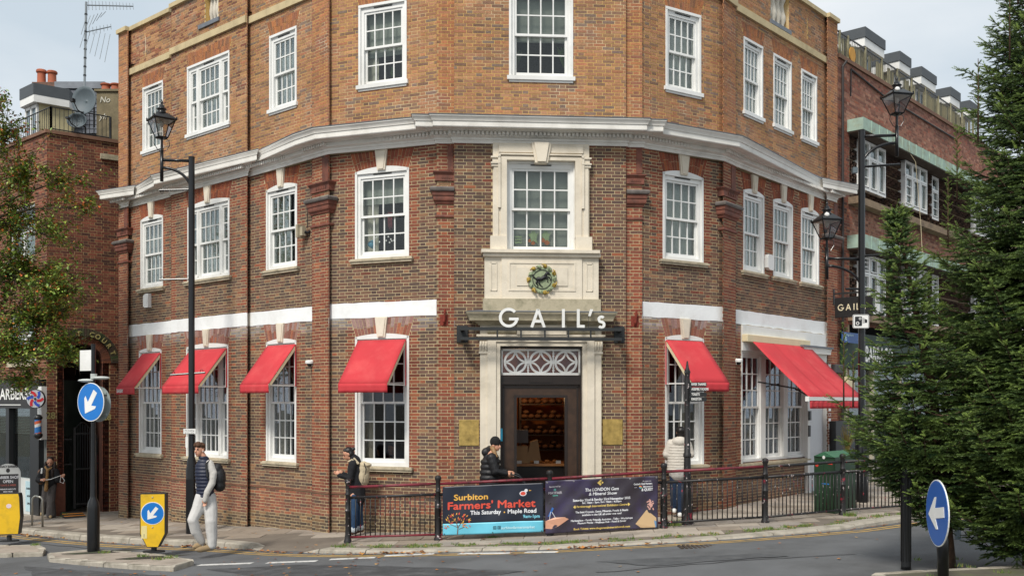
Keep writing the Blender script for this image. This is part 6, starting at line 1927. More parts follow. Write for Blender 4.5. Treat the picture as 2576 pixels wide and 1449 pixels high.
m=MB(RF);m.quad((0,-.3,ZR_),(RF.L,-.3,ZR_),(RF.L,-6,ZR_),(0,-6,ZR_));m.quad((RF.L,0,-1),(RF.L,-6,-1),(RF.L,-6,ZR_),(RF.L,0,ZR_));m.quad((0,-6,-1),(RF.L,-6,-1),(RF.L,-6,ZR_),(0,-6,ZR_));m.build('flat_roof',mat('roof_felt','#4c4c4c'),RBD)
m=MB(RF);m.tube([(sR(2114),.06,.3),(sR(2114),.06,ZR_-.2),(sR(2118),.12,ZR_-.05)],.035,8);m.build('downpipe',mat('dark_pipe','#2c2624',rough=.6),RBD)
m=MB(RF);m.tube([(sR(2138),.03,ZR_-.15),(sR(2138),.02,ZR_-.8)],.02,6);m.tube([(sR(2138),.03,ZR_-.12),(sR(2220),.03,ZR_-.3),(sR(2400),.03,ZR_-.32)],.025,6);m.build('parapet_cable',M_black,RBD)
m=MB(RF);m.tube([(sR(2240),.3,gz1+.3),(sR(2262),.45,gz1-.2),(sR(2285),.35,gz0-.2),(sR(2290),.34,gz0-1.1),(sR(2283),.34,gz0-1.5)],.008,5);m.build('loose_cable',M_cream,RBD)
DO=-1.0
for i,(x,xe)in enumerate(((2177,2228),(2264,2293),(2319,2357),(2392,2417),(2440,2462))):
 s_=RF.s_of(x,DO+.35);zt=13.15 if False else RF.z_of(2177,67,DO+.35)
 s_e=RF.s_of(xe,DO+.35)
 m=MB(RF);m.box(s_,s_e,DO-2.4,DO+.35,zt-.28,zt);m.build('dormer_roof',dk,RBD)
 m=MB(RF);m.box(s_+.03,s_e-.03,DO-2.3,DO+.32,zt-.52,zt-.28);m.build('dormer_fascia',M_white,RBD)
 m=MB(RF);m.box(s_+.22,s_e-.22,DO-2.2,DO,ZR_,zt-.52);m.build('dormer_wall',M_crm,RBD)
 v=MB(RF)
 for bx in((s_+.3,s_+.38,ZR_,zt-.55),(s_e-.38,s_e-.3,ZR_,zt-.55),((s_+s_e)/2-.04,(s_+s_e)/2+.04,ZR_,zt-.55),(s_+.3,s_e-.3,zt-.63,zt-.55)):v.box(bx[0],bx[1],DO,DO+.06,bx[2],bx[3])
 v.build('dormer_window_frame',M_white,RBD)
 v=MB(RF);v.box(s_+.36,s_e-.36,DO+.005,DO+.02,ZR_,zt-.6);v.build('dormer_glass',mat('dull_glass','#6f7f88'),RBD)
m=MB(RF);m.prism([(.1,ZR_+.1),(.62,ZR_+.1),(.3,ZR_+.8),(.1,ZR_+.8)],-.9,-.2);m.build('slate_cheek',M_slate,RBD)
RR=thing('parapet_railing','weathered metal railing with cream boards along the parade parapet','railing',RF.pt(.5,-.1,ZR_))
zt_=RF.z_of(2138,88)
M_wboard=mat('weathered_board','#8f8a70',rough=.9,var=.3,scale=6,dirt='#3f3e34',dirt_amt=.8,dirt_scale=4)
m=MB(RF);m.box(.15,13,-.12,-.09,zt_-.03,zt_);m.build('top_rail',M_black,RR)
x=.3;k=0
while x<11.5:
 if k%11==5 or k==0:m=MB(RF);m.box(x,x+.05,-.12,-.07,ZR_,zt_+.02);m.build('post',M_wboard,RR);x+=.11
 else:m=MB(RF);m.box(x,x+.012,-.10,-.09,ZR_,zt_-.02);m.build('bar',M_black,RR);x+=.10
 k+=1
x=.55
while x<11:
 m=MB(RF);w_=RND.choice((.07,.09));m.box(x,x+w_,-.14,-.125,ZR_+.02,zt_-RND.uniform(.08,.14));m.build('board',M_wboard if RND.random()<.35 else M_crm,RR);x+=w_+RND.uniform(.02,.05)+(.25 if RND.random()<.12 else 0)
c_s=RF.s_of(2150);cz=RF.z_of(2150,137,0)
m=MB(RF);m.prism([(c_s+.19*math.cos(t),cz+.19*math.sin(t))for t in[k*.3142 for k in range(20)]],-.07,-.05);o=m.build('crest_badge',mat('badge_yellow','#c08a2a',rough=.6,var=.2));o['label']='small round yellow badge hung on the parapet railing';o['category']='badge'
SH=thing('green_shop_front','shop front with a dark green BARRAGO fascia half hidden by the spruce','shop front',RF.pt(2,.1,.4))
zs1,zs0=rz(2200,846),rz(2200,930)
m=MB(RF);m.box(sR(2112),9,-.1,.12,zs0,zs1);m.build('fascia',mat('shop_green','#1d3426',rough=.6,var=.2),SH)
m=MB(RF);text_into(m,'BARRAGO',sR(2166),rz(2200,912),.125,height=.42,width=sR(2234)-sR(2166),bold=.012);m.build('lettering',M_white,SH)
m=MB(RF);m.box(sR(2112),13,-2.5,-2.4,-.2,zs0);m.box(sR(2112),13,-2.5,.0,zs0-.02,zs0-.0);m.build('shop_interior',mat('shop_dark_interior','#23201d',var=.5,scale=2),SH)
for x in(sR(2122),sR(2190),sR(2260),6.5,9):m=MB(RF);m.box(x,x+.1,-.08,.06,.2,zs0);m.build('shop_mullion',mat('cream_frame','#b3ab98',var=.1),SH)
m=MB(RF);m.box(sR(2122),9,-.04,-.035,.9,zs0);m.build('shop_pane',M_glass,SH)
m=MB(RF);m.box(sR(2122),9,-.08,.04,.1,.85);m.build('stall_riser',mat('grey_riser','#77736a'),SH)
m=MB(RF);m.box(sR(2105),sR(2120),.06,.3,rz(2110,985),rz(2110,948));o=m.build('shutter_box',M_cream);o['label']='cream box on the wall below the blue street sign';o['category']='wall box'
m=MB(RF);m.bevbox(sR(2099,.15),sR(2117,.15),.06,.2,rz(2108,940),rz(2108,918),.02);o=m.build('electrical_box',mat('grey_box','#4a4848'));o['label']='small grey electrical box among cables at the building joint';o['category']='electrical box'
m=MB(RF);m.bevbox(sR(2090,.12),sR(2121,.12),.05,.25,rz(2105,1140),rz(2105,1058),.01);o=m.build('menu_case',M_black);o['label']='tall black panel with rows of small holes beside the white side door';o['category']='panel'
BSN=thing('direction_sign','small blue direction sign on the wall behind the lamp post','sign',RF.pt(sR(2125),.2,rz(2125,845)))
a,b,c,d=RF.s_of(2119,.3),RF.s_of(2160,.3),RF.z_of(2135,862,.3),RF.z_of(2135,836,.3)
m=MB(RF);m.prism([(a,c),(b,c),(b+.1,(c+d)/2),(b,d),(a,d)],.28,.30);m.build('panel',mat('sign_blue','#1c4f8f',rough=.4),BSN)
m=MB(RF);text_into(m,'Kingston',a+.12,c+.17,.304,height=.06,width=(b-a)*.55);ring(m,a+.09,c+.09,.045,.012,b0=.302,b1=.304,n=10);ring(m,a+.21,c+.09,.045,.012,b0=.302,b1=.304,n=10);stroke(m,[(a+.09,c+.09),(a+.13,c+.15),(a+.19,c+.15),(a+.21,c+.09)],.012,.304,.305);m.build('lettering',flatmat('print_paleblue','#c9eaf0'),BSN)
# -- street lamps
M_post=mat('gloss_black','#101113',rough=.28,var=.15,scale=8)
M_lglass=glass_mat('lantern_glass',(.80,.78,.76),.10,.05)
def lantern(T,cx,cy,z0,s,rot,sensor=False):
 """square tapered lantern; z0 underside of the glass, s half width at the eaves"""
 fr=rotz((cx,cy,z0),rot)
 lo,hi,H_=s*.42,s*.93,s*1.55
 C=[(-1,-1),(1,-1),(1,1),(-1,1)]
 m=MB(fr)
 for a,b in C:m.tube([(a*lo,b*lo,0),(a*hi,b*hi,H_)],.012,5)
 for k in range(4):
  a,b=C[k],C[(k+1)%4]
  m.tube([(a[0]*lo,a[1]*lo,0),(b[0]*lo,b[1]*lo,0)],.014,5);m.tube([(a[0]*s,a[1]*s,H_+.01),(b[0]*s,b[1]*s,H_+.01)],.020,5)
  m.ball((a[0]*s,a[1]*s,H_+.04),(.018,.018,.03),6,5)
 m.build('lantern_frame',M_post,T)
 for k in range(4):
  a,b=C[k],C[(k+1)%4]
  m=MB(fr);m.quad((a[0]*lo,a[1]*lo,0),(b[0]*lo,b[1]*lo,0),(b[0]*hi,b[1]*hi,H_),(a[0]*hi,a[1]*hi,H_));m.build('lantern_pane',M_lglass,T)
 m=MB(fr);r=s*1.05*1.414;i0=len(m.v)
 for(q,z)in((s*1.06,H_),(s*1.02,H_+.02),(s*.42,H_+s*.62)):
  for a,b in C:m.addv((a*q,b*q,z))
 for j in range(2):
  for k in range(4):m.addf((i0+j*4+k,i0+j*4+(k+1)%4,i0+j*4+4+(k+1)%4,i0+j*4+4+k))
 m.addf((i0+3,i0+2,i0+1,i0));m.addf(tuple(i0+8+k for k in range(4)));m.build('lantern_roof',M_post,T)
 z=H_+s*.60;m=MB(fr)
 m.lathe([(s*.48,z),(s*.50,z+s*.06),(s*.36,z+s*.12),(s*.33,z+s*.34),(s*.44,z+s*.38),(s*.42,z+s*.46),(s*.24,z+s*.56),(s*.20,z+s*.74),(s*.12,z+s*.80),(s*.07,z+s*.86),(s*.13,z+s*.95),(s*.10,z+s*1.06),(s*.02,z+s*1.28)],(0,0),18);m.build('vent_cap',M_post,T,smooth=True)
 m=MB(fr);m.ball((0,0,H_-.05),(.05,.05,.10),10,6);m.box(-s*.8,s*.8,-s*.8,s*.8,H_-.02,H_-.005);m.build('lamp_reflector',mat('lamp_inner','#c9c6be',rough=.3),T)
 m=MB(fr);m.lathe([(lo*.9,-.03),(lo*1.2,0),(lo*1.2,.015)][::1],(0,0),4);m.tube([(0,0,-.30),(0,0,0)],.028,8)
 for a in(-1,1):
  m.tube([(a*.03,0,-.28),(a*lo*.9,0,-.26),(a*lo*1.7,0,-.14),(a*lo*1.5,0,-.03),(a*lo*1.0,0,-.02)],.008,5)
 m.build('lantern_cradle',M_post,T)
 if sensor:m=MB(fr);m.ball((-s*.35,-s*.62,H_+s*.45),.055,12,8);m.build('photocell',M_white,T,smooth=True)
def arm(T,P,px_,pz,cxp,side):
 """bracket: upright sleeve under the lantern, top bar, quarter brace"""
 x0,y0=P
 m=MB();m.tube([(cxp,y0,pz-.45),(cxp,y0,pz+.20)],.036,10);m.build('lantern_sleeve',M_post,T,smooth=True)
 m=MB();m.tube([(cxp,y0,pz),(x0,y0,pz-.02)],.032,10);m.build('arm',M_post,T,smooth=True)
 pts=[(cxp+(x0-cxp)*(math.sin(t*math.pi/16)),y0,pz-.16-.52*(1-math.cos(t*math.pi/16)))for t in range(9)]
 m=MB();m.tube(pts,.030,8);m.build('curved_brace',M_post,T,smooth=True)
p=on_pave(482,1341);YL=p.y
LP=thing('street_lamp','tall black lamp post with one heritage lantern, in front of the left windows','street lamp',tuple(p),'heritage street lamps')
zt=px(0,395,YL).z
m=MB();m.lathe([(.115,p.z),(.115,p.z+1.35),(.10,p.z+1.42),(.10,p.z+1.50),(.065,p.z+1.62),(.064,zt-.03),(.066,zt-.03),(.066,zt)],(p.x,p.y),20);o=m.build('post',M_post,LP);smooth_angle(o,40)
m=MB();m.box(p.x-.08,p.x+.08,p.y-.122,p.y-.10,p.z+.35,p.z+1.15);m.build('access_door',M_post,LP)
lx_,ly_=px(407,347,YL).x,YL
lantern(LP,lx_,ly_,px(0,347,YL).z,.235,38)
arm(LP,(p.x,YL),0,px(0,403,YL).z,lx_,-1)
for y,x0,x1 in((478,401,482),(703,401,482),(942,429,516)):
 a,b=px(x0,y+1,YL),px(x1,y-(1 if y<900 else 5),YL);m=MB();m.tube([tuple(a),tuple(b)],.022,8)
 for q in(.08,.9):c=a.lerp(b,q);m.tube([(c.x+.03*math.cos(t),c.y,c.z+(.04 if y>600 else-.04)+.03*math.sin(t))for t in[k*.785 for k in range(9)]],.005,4)
 m.build('banner_arm',M_post,LP)
fs=Fac(Vector((px(466,0,YL).x,YL-.13)),Vector((px(498.5,0,YL).x,YL-.13)))
z0,z1=px(0,1091,YL).z,px(0,1077,YL).z
LS=thing('loading_sign','small white plate reading No loading at any time on the left lamp post','sign',fs.pt(fs.L/2,0,z0))
m=MB(fs);m.box(0,fs.L,0,.006,z0,z1);m.build('plate',M_black,LS);m=MB(fs);m.box(.006,fs.L-.006,.006,.009,z0+.006,z1-.006);m.build('plate_face',M_white,LS)
m=MB(fs);text_into(m,'No loading',fs.L/2,z0+.062,.011,height=.028,width=.19,center=True);text_into(m,'at any time',fs.L/2,z0+.018,.011,height=.028,width=.19,center=True);m.build('lettering',M_black,LS)
fs2=Fac(Vector((p.x-.09,YL-.12)),Vector((p.x+.05,YL-.12)))
m=MB(fs2);m.box(0,.05,0,.004,z0-.28,z0-.06);o=m.build('small_sticker',M_white);o['label']='narrow white sticker under the loading plate on the left lamp post';o['category']='sticker'
YR=21.2
xr=px(2167.5,0,YR).x;zr=G(xr)
RP=thing('street_lamp','tall black lamp post with two lanterns, left of the big spruce','street lamp',(xr,YR,zr),'heritage street lamps')
zt=px(0,329,YR).z
m=MB();m.lathe([(.14,zr),(.14,zr+1.5),(.09,zr+1.65),(.07,zr+1.8),(.069,zt-.03),(.072,zt-.03),(.072,zt)],(xr,YR),20);o=m.build('post',M_post,RP);smooth_angle(o,40)
lx_=px(2256,0,YR).x;lantern(RP,lx_,YR,px(0,287,YR).z,.235,12,True);arm(RP,(xr,YR),0,px(0,341,YR).z,lx_,1)
lx_=px(2080,0,YR).x;lantern(RP,lx_,YR,px(0,600,YR).z,.235,12,True);arm(RP,(xr,YR),0,px(0,650,YR).z,lx_,-1)
for y0,x0,y1,x1 in((420,2168,414,2264),(644,2168,639,2258),(727,2127,727,2168)):
 m=MB();m.tube([tuple(px(x0,y0,YR)),tuple(px(x1,y1,YR))],.026,8);m.build('banner_arm',M_post,RP)
m=MB();c=px(2149,430,YR);m.box(c.x-.05,c.x+.05,YR-.08,YR+.02,c.z-.06,c.z+.06);m.build('clamp_box',M_dish,RP)
fs=Fac(Vector((px(2145,0,YR-.13).x,YR-.13)),Vector((px(2186,0,YR-.13).x,YR-.13)))
z0,z1=px(0,827,YR).z,px(0,792.5,YR).z
CS=thing('speed_camera_sign','white square sign with a black camera symbol on the right lamp post','sign',fs.pt(.15,0,z0))
w,h=fs.L,z1-z0
def rrect(a0,a1,c0,c1,r):return[(cx+r*math.cos(math.radians(t)),cz+r*math.sin(math.radians(t)))for cx,cz,t0 in((a1-r,c1-r,0),(a0+r,c1-r,90),(a0+r,c0+r,180),(a1-r,c0+r,270))for t in(t0,t0+30,t0+60,t0+90)]
m=MB(fs);m.prism(rrect(0,w,0,h,.03)[:]and[(a,z0+c)for a,c in rrect(0,w,0,h,.03)],0,.01);m.build('panel',M_white,CS)
m=MB(fs);o_=[(a,z0+c)for a,c in rrect(.008,w-.008,.008,h-.008,.025)];i_=[(a,z0+c)for a,c in rrect(.014,w-.014,.014,h-.014,.022)]
for k in range(16):m.prism([o_[k],o_[(k+1)%16],i_[(k+1)%16],i_[k]],.010,.013)
m.prism([(a,z0+c)for a,c in rrect(w*.13,w*.56,h*.17,h*.85,.015)],.010,.013)
for k in range(3):m.box(w*(.60+k*.045),w*(.615+k*.045),.010,.013,z0+h*.35,z0+h*.75)
m.prism([(w*.73,z0+h*.40),(w*.88,z0+h*.40),(w*.88,z0+h*.62),(w*.73,z0+h*.68)],.010,.013);m.build('camera_symbol',M_black,CS)
m=MB(fs);ring(m,w*.29,z0+h*.36,.036,.014,b0=.013,b1=.015,n=14);ring(m,w*.44,z0+h*.70,.026,.010,b0=.013,b1=.015,n=14);m.build('lens_rings',M_white,CS)
# -- signs on the islands
M_sblue=mat('sign_blue_bright','#1470c0',rough=.3,var=.04);M_syel=mat('bollard_yellow','#e0b51e',rough=.4,var=.07,scale=4,dirt='#a98a2a',dirt_amt=.5,dirt_scale=3.5)
def blade_arrow(m,cx,cz,r,ang,b0,b1,k=1.0):
 """white direction arrow in a disc"""
 c,s_=math.cos(ang),math.sin(ang)
 def T_(x,y):return(cx+(x*c-y*s_)*r*k,cz+(x*s_+y*c)*r)
 m.prism([T_(.66,.155),(T_(.66,-.155)),T_(-.18,-.155),T_(-.18,.155)],b0,b1)
 m.prism([T_(-.72,0),T_(-.10,-.48),T_(.06,-.48),T_(-.2,0)],b0+.0002,b1+.0002);m.prism([T_(-.72,0),T_(-.2,0),T_(.06,.48),T_(-.10,.48)],b0+.0002,b1+.0002)
p=on_road(235,1397);p.z=ZR(p.x,p.y)+.09
KP=thing('keep_left_post','black post with a round blue keep left sign in front of the archway','road sign',tuple(p))
zt=px(0,868,p.y).z
m=MB();m.lathe([(.115,p.z),(.115,p.z+.82),(.10,p.z+.93),(.06,p.z+1.02),(.055,p.z+1.05),(.042,p.z+2.2),(.042,zt),(.046,zt),(.046,zt+.02)],(p.x,p.y),20);o=m.build('post',M_post,KP);smooth_angle(o,40)
c=px(228,1011,p.y-.08);yaw=math.radians(-28)
fd=Fr(c,(math.cos(yaw),math.sin(yaw),0),(math.sin(yaw),-math.cos(yaw),0))
R0=48.5/FPX*p.y
def disc(fr,r,b0,b1,n=40):m=MB(fr);m.prism([(r*math.cos(t*6.2832/n),r*math.sin(t*6.2832/n))for t in range(n)],b0,b1);return m
disc(fd,R0,-.01,.0).build('rim',M_white,KP);disc(fd,R0*.955,0,.004).build('blue_disc',M_sblue,KP)
m=MB(fd);blade_arrow(m,0,0,R0,math.radians(56),.004,.008);m.build('arrow',M_white,KP)
fb=Fr(px(247,1016,p.y+.10),(math.cos(yaw),math.sin(yaw),0),(math.sin(yaw),-math.cos(yaw),0));disc(fb,R0*.93,-.01,0).build('rear_disc',mat('sign_back_grey','#8f9a9a',rough=.5),KP)
m=MB(fb);
for z in(-.2,.2):m.box(-.25,.25,0,.03,z-.02,z+.02)
m.build('rear_channel',mat('sign_back_grey','#8f9a9a'),KP)
fw=Fac(Vector((px(192,0,p.y+.02).x,p.y+.22)),Vector((p.x,p.y+.02)));m=MB(fw);m.box(0,fw.L,0,.02,px(0,932,p.y).z,px(0,880,p.y).z);m.build('white_plate',M_white,KP)
m=MB();c=px(236,948,p.y);m.tube([(c.x,c.y,c.z-.04),(c.x,c.y,c.z+.06)],.06,10)
for sg,dz in((-1,-.07),(1,-.02)):m.ball((c.x+sg*.14,c.y,c.z+dz),(.17,.10,.035),12,6)
m.build('sign_light',mat('light_grey_plastic','#b5bab6',rough=.5),KP)
def bollard(x,yb,yt,w,label,arrow,yaw_=.12,shape='point'):
 p=on_road(x,yb);p.z=ZR(p.x,p.y)+.09;T=thing('keep_left_bollard',label,'bollard',tuple(p),'yellow keep left bollards')
 d=p.y;zt_=px(0,yt,d).z;h=zt_-p.z;W=w/FPX*d
 f=rotz((p.x,p.y,p.z),math.degrees(yaw_));f=Fr(p,f.ax,-f.ay)
 if shape=='point':out=[(-W/2,h),(W/2,h),(W/2,.34),(.10,.10),(-.10,.10),(-W/2,.34)]
 else:out=[(-W/2*.92,h),(W/2*.92,h),(W/2,h-.08),(W/2*1.08,h*.5),(W/2*.9,.16),(-W/2*.9,.16),(-W/2*1.08,h*.5),(-W/2,h-.08)]
 m=MB(f);m.prism(out,-.16,.06);m.build('shell',M_steel,T)
 ins=[(a*.93,.012+c*.985-(.0 if c<h*.9 else .01))for a,c in out]
 m=MB(f);m.prism(ins,.05,.068);m.build('yellow_face',M_syel,T)
 m=MB(f);m.box(-W/2-.004,-W/2+.01,-.12,.03,.36,h-.05);m.build('yellow_side',M_syel,T)
 m=MB(f);m.tube([(0,-.04,-.0),(0,-.04,.13)],.05,10);m.prismz([(.2*math.cos(t*.524),-.04+.12*math.sin(t*.524))for t in range(12)],0,.025);m.build('base',M_steel,T)
 if arrow:
  r=W*.46;cz=h-.36;m=MB(f);m.prism([(r*math.cos(t*.2094),cz+r*math.sin(t*.2094))for t in range(30)],.068,.072);m.build('disc_rim',M_white,T)
  m=MB(f);m.prism([(r*.94*math.cos(t*.2094),cz+r*.94*math.sin(t*.2094))for t in range(30)],.072,.075);m.build('blue_disc',M_sblue,T)
  m=MB(f);blade_arrow(m,0,cz,r*.95,math.radians(52),.075,.078);m.build('arrow',M_white,T)
  m=MB(f)
  for z in(h-.07,cz-r-.05):m.ball((0,.07,z),(.016,.01,.016),8,5)
  m.build('screw',mat('zinc','#b0a890',metal=.5,rough=.4),T)
  m=MB(f);m.box(-W*.44,-W*.22,.068,.071,cz-r-.25,cz-r-.02);m.build('faded_sticker',mat('sticker_cream','#d6c98c',rough=.5,var=.1),T)
  m=MB(f);text_into(m,'1',-W*.33,cz-r-.23,.072,height=.07,center=True);m.build('sticker_number',M_dish,T)
 else:
  m=MB(f);m.prism([(.02+.055*math.cos(t*.9),h*.74+.05*math.sin(t*.9))for t in range(7)],.068,.071);m.build('torn_sticker',mat('sticker_pink','#d8c4c8',rough=.7,var=.2),T)
bollard(386,1401,1240,62,'yellow keep left bollard with a blue arrow disc, beside the grey kerbs',True)
bollard(22,1372,1240,56,'plain yellow bollard with a torn sticker at the far left',False,.2,'round')
zS=px(2357,1290,11.0)
BS2=thing('keep_left_sign','large blue oval-looking keep left disc seen edge on in front of the spruce','road sign',(zS.x,11.0,ZR(zS.x,11)+.1))
yaw=math.radians(-95);R0=84/FPX*11
fd=Fr((zS.x,11.0,zS.z),(math.cos(yaw),math.sin(yaw),0),(math.sin(yaw),-math.cos(yaw),0))
disc(fd,R0,-.012,0).build('rim',M_white,BS2);disc(fd,R0*.965,0,.004).build('blue_disc',mat('sign_blue_deep','#0f58a8',rough=.3,var=.05),BS2)
m=MB(fd);blade_arrow(m,0,0,R0,math.radians(8),.004,.008);m.build('arrow',M_white,BS2)
gz=ZR(zS.x,11)+.09;m=MB();m.lathe([(.06,gz),(.06,gz+.5),(.045,gz+.55),(.04,zS.z+.3)],(zS.x+.12,11.12),14);m.build('post',M_post,BS2,smooth=True)
for x,y0,y1,r,d,nm,lb in((2279,1180,1480,.058,12.2,'island_post','black fluted post with a spiked chain at the spruce island'),):
 c=px(x,y0,d);gz=ZR(c.x,d)+.08;T=thing(nm,lb,'post',(c.x,d,gz));m=MB();m.lathe([(r*1.1,gz),(r,gz+.04),(r*.95,c.z-.06),(r*1.15,c.z-.03),(r*.9,c.z+.03),(r*.3,c.z+.06)],(c.x,d),14);m.build('post',M_post,T,smooth=True)
 if x<2300:
  for k in range(10):m=MB();m.box(c.x+r*.98*math.cos(k*.628)-.006,c.x+r*.98*math.cos(k*.628)+.006,d+r*.98*math.sin(k*.628)-.006,d+r*.98*math.sin(k*.628)+.006,gz+.1,c.z-.1);m.build('flute',M_post,T)
  m=MB()
  for k in range(16):
   u=k/15;q=Vector((c.x+.05+.62*u,d+.15*u,gz+1.08-.32*math.sin(math.pi*u)**1.0));m.tube([tuple(q+Vector((-.025,0,0))),tuple(q+Vector((.025,0,0)))],.012,5);m.tube([tuple(q+Vector((0,0,-.03))),tuple(q+Vector((0,0,.03)))],[.002,.006][:1]*2,4)
  m.build('spiked_chain',M_black,T)
f1=Fac(px(2048,0,19.55).to_2d(),px(2101,0,19.05).to_2d())
zc0=G(7)-.05;zc1=f1.z_of(2050,1147);rg=zc1+.12
A,B=f1.A,f1.A+f1.t*f1.L;C=B+Vector((px(2152,0,19.75).x-B.x,19.75-B.y));D_=A+(C-B)
CB=thing('utility_cabinet','dark green street cabinet with stickers behind the railing','utility cabinet',(A.x+.3,A.y+.2,zc0+.05))
M_gr=mat('cabinet_green','#24402c',rough=.45,var=.12,scale=5,dirt='#1a2a20',dirt_amt=.5)
m=MB();m.prismz([tuple(A),tuple(B),tuple(C),tuple(D_)],zc0,zc1);m.build('body',M_gr,CB)
m=MB();e=.02;n_=f1.n
A3,B3,C3,D3=[Vector((p.x,p.y,zc1))for p in(A+n_*e,B+n_*e,C,D_)];r1,r2=(A3+B3)/2+Vector((0,0,.10)),(C3+D3)/2+Vector((0,0,.10))
for q in((A3,B3,r1),(C3,D3,r2),(B3,C3,r2,r1),(D3,A3,r1,r2)):m.addf([m.addv(tuple(p))for p in q])
m.build('lid',mat('cabinet_lid','#3c6b50',rough=.4,var=.1),CB)
for k in range(2):m=MB(f1);a0=f1.L*(.04+.48*k);m.box(a0,a0+f1.L*.44,0,.012,zc0+.12,zc1-.05);m.build('door',M_gr,CB)
m=MB(f1);m.prism([(.09+.045*math.cos(t*.7),zc1-.16+.045*math.sin(t*.7))for t in range(9)],.013,.015);m.build('round_sticker',mat('sticker_red','#c9382c'),CB)
m=MB(f1);m.box(f1.L*.68,f1.L*.9,.013,.015,zc1-.14,zc1-.08);m.build('red_sticker',mat('sticker_red','#c9382c'),CB)
m=MB(f1);m.prism([(f1.L*.5+.035*math.cos(t*.7),zc1-.01+.035*math.sin(t*.7))for t in range(9)],.013,.022);m.build('white_sticker',M_white,CB)
m=MB(f1);m.box(f1.L*.4,f1.L*.74,.013,.015,zc1-.53,zc1-.51);m.build('blue_tape',mat('tape_blue','#2a78c0'),CB)
p=on_pave(1729,1319);d=p.y;k_=d/FPX
FPs=thing('fingerpost','weathered black and red fingerpost with four direction arms behind the railing','fingerpost',tuple(p))
z=lambda y:px(0,y,d).z
m=MB();m.lathe([(.11,p.z),(.11,p.z+.10),(.095,p.z+.12),(.095,p.z+.22),(.075,p.z+.30),(.062,z(1150)),(.075,z(1148)),(.075,z(1142)),(.058,z(1138)),(.05,z(1010)),(.055,z(960)),(.045,z(952)),(.05,z(940)),(.06,z(936)),(.03,z(925)),(.012,z(908))],(p.x,d),16);o=m.build('post',M_rail,FPs);smooth_angle(o,40)
for i,(s_,y)in enumerate((('RIVER THAMES',967),('ASSEMBLY ROOMS',979),('TOILETS',992),('KINGSTON',1004))):
 f=Fac(Vector((p.x+.03,d-.05)),Vector((p.x+.33,d-.02)));m=MB(f);z0,z1=z(y+5.4),z(y-5.4);m.prism([(0,z0),(f.L,z0),(f.L+.015,(z0+z1)/2),(f.L,z1),(0,z1)],0,.03);m.build('direction_arm',M_steel,FPs)
 m=MB(f);text_into(m,s_,.03,z0+.022,.032,height=.045,width=.024*len(s_)-.02 if len(s_)>9 else .03*len(s_)-.06,bold=.0015);m.build('lettering',M_white,FPs)
a,b=on_pave(81,1322),on_pave(107,1324);h=px(0,1247,a.y).z-a.z
m=MB();r=.1;m.tube([tuple(a),(a.x,a.y,a.z+h-r)]+[(a.x+r-r*math.cos(t),a.y,a.z+h-r+r*math.sin(t))for t in(.4,.8,1.2,1.57)]+[(b.x-r+r*math.cos(t),b.y,a.z+h-r+r*math.sin(t))for t in(1.57,1.2,.8,.4)]+[(b.x,b.y,a.z+h-r),tuple(b)],.024,8)
o=m.build('cycle_stand',mat('stainless','#a5a49c',metal=.8,rough=.35),smooth=True);o['label']='steel hoop cycle stand on the pavement in front of the barber shop';o['category']='cycle stand'
f=Fac(px(-12,0,24.2).to_2d(),px(52,0,24.4).to_2d());zb=f.z_of(30,1292);zt=f.z_of(20,1166)
AB=thing('pavement_board','arched black and white BARBER SHOP OPEN board on the pavement at the far left','pavement board',f.pt(.3,0,zb))
w=f.L;zm=zt-w*.42
out=[(0,zb),(.05,zb),(.05,zb+.18),(w-.05,zb+.18),(w-.05,zb),(w,zb)]+[(w/2+w/2*math.cos(t*.2618),zm+w*.42*math.sin(t*.2618))for t in range(13)]
m=MB(f);m.prism([(.0,zb+.18),(w,zb+.18)]+out[6:],-.03,.0);m.box(0,.05,-.03,0,zb,zb+.18);m.box(w-.05,w,-.03,0,zb,zb+.18);m.build('board_frame',mat('board_white','#b9bcbb'),AB)
m=MB(f);m.box(.05,w-.05,.0,.006,zb+.22,zm-.02);m.build('black_panel',M_char,AB)
for s_,zz,hh,ww,mt in(('BARBER SHOP',zm-.13,.07,.48,C_w),('OPEN',zm-.23,.07,.22,C_w),('7 DAYS A WEEK',zm-.31,.045,.36,mat('print_rose','#a5574a')),('PREMIUM HAIRCUTS',zm-.40,.032,.34,C_w),('SKIN FADE',zm-.46,.032,.2,C_w),('BEARD TRIM & SHAPE',zm-.52,.032,.38,C_w)):
 m=MB(f);text_into(m,s_,w/2,zz,.008,height=hh,width=ww,center=True,bold=.001);m.build('lettering',mt,AB)
m=MB(f);text_into(m,'LEGACY BARBERS',w/2,zm+.14,.004,height=.055,width=.42,center=True,bold=.002);m.prism([(w/2+.045*math.cos(t*.7),zm+.07+.055*math.sin(t*.7))for t in range(9)],.002,.004);m.build('board_print',M_char,AB)
c=px(2490,1190,15.5);T=thing('hidden_lamp_head','grey lamp head glimpsed between the spruce branches above the blue sign','lamp head',tuple(c));m=MB();m.tube([(c.x-.5,c.y,c.z-.0),(c.x-.1,c.y,c.z+.06),(c.x+.45,c.y,c.z-.10)],[.05,.09,.03],10);m.build('housing',M_dish,T,smooth=True)
m=MB();m.tube([(c.x-.5,c.y,c.z),(c.x-.5,c.y,ZR(c.x-.5,c.y)-.05)],.05,8);m.build('post',M_dish,T)
def wv(nm,x,y,out):f=FD[nm];return f,f.s_of(x,out),f.z_of(x,y,out)
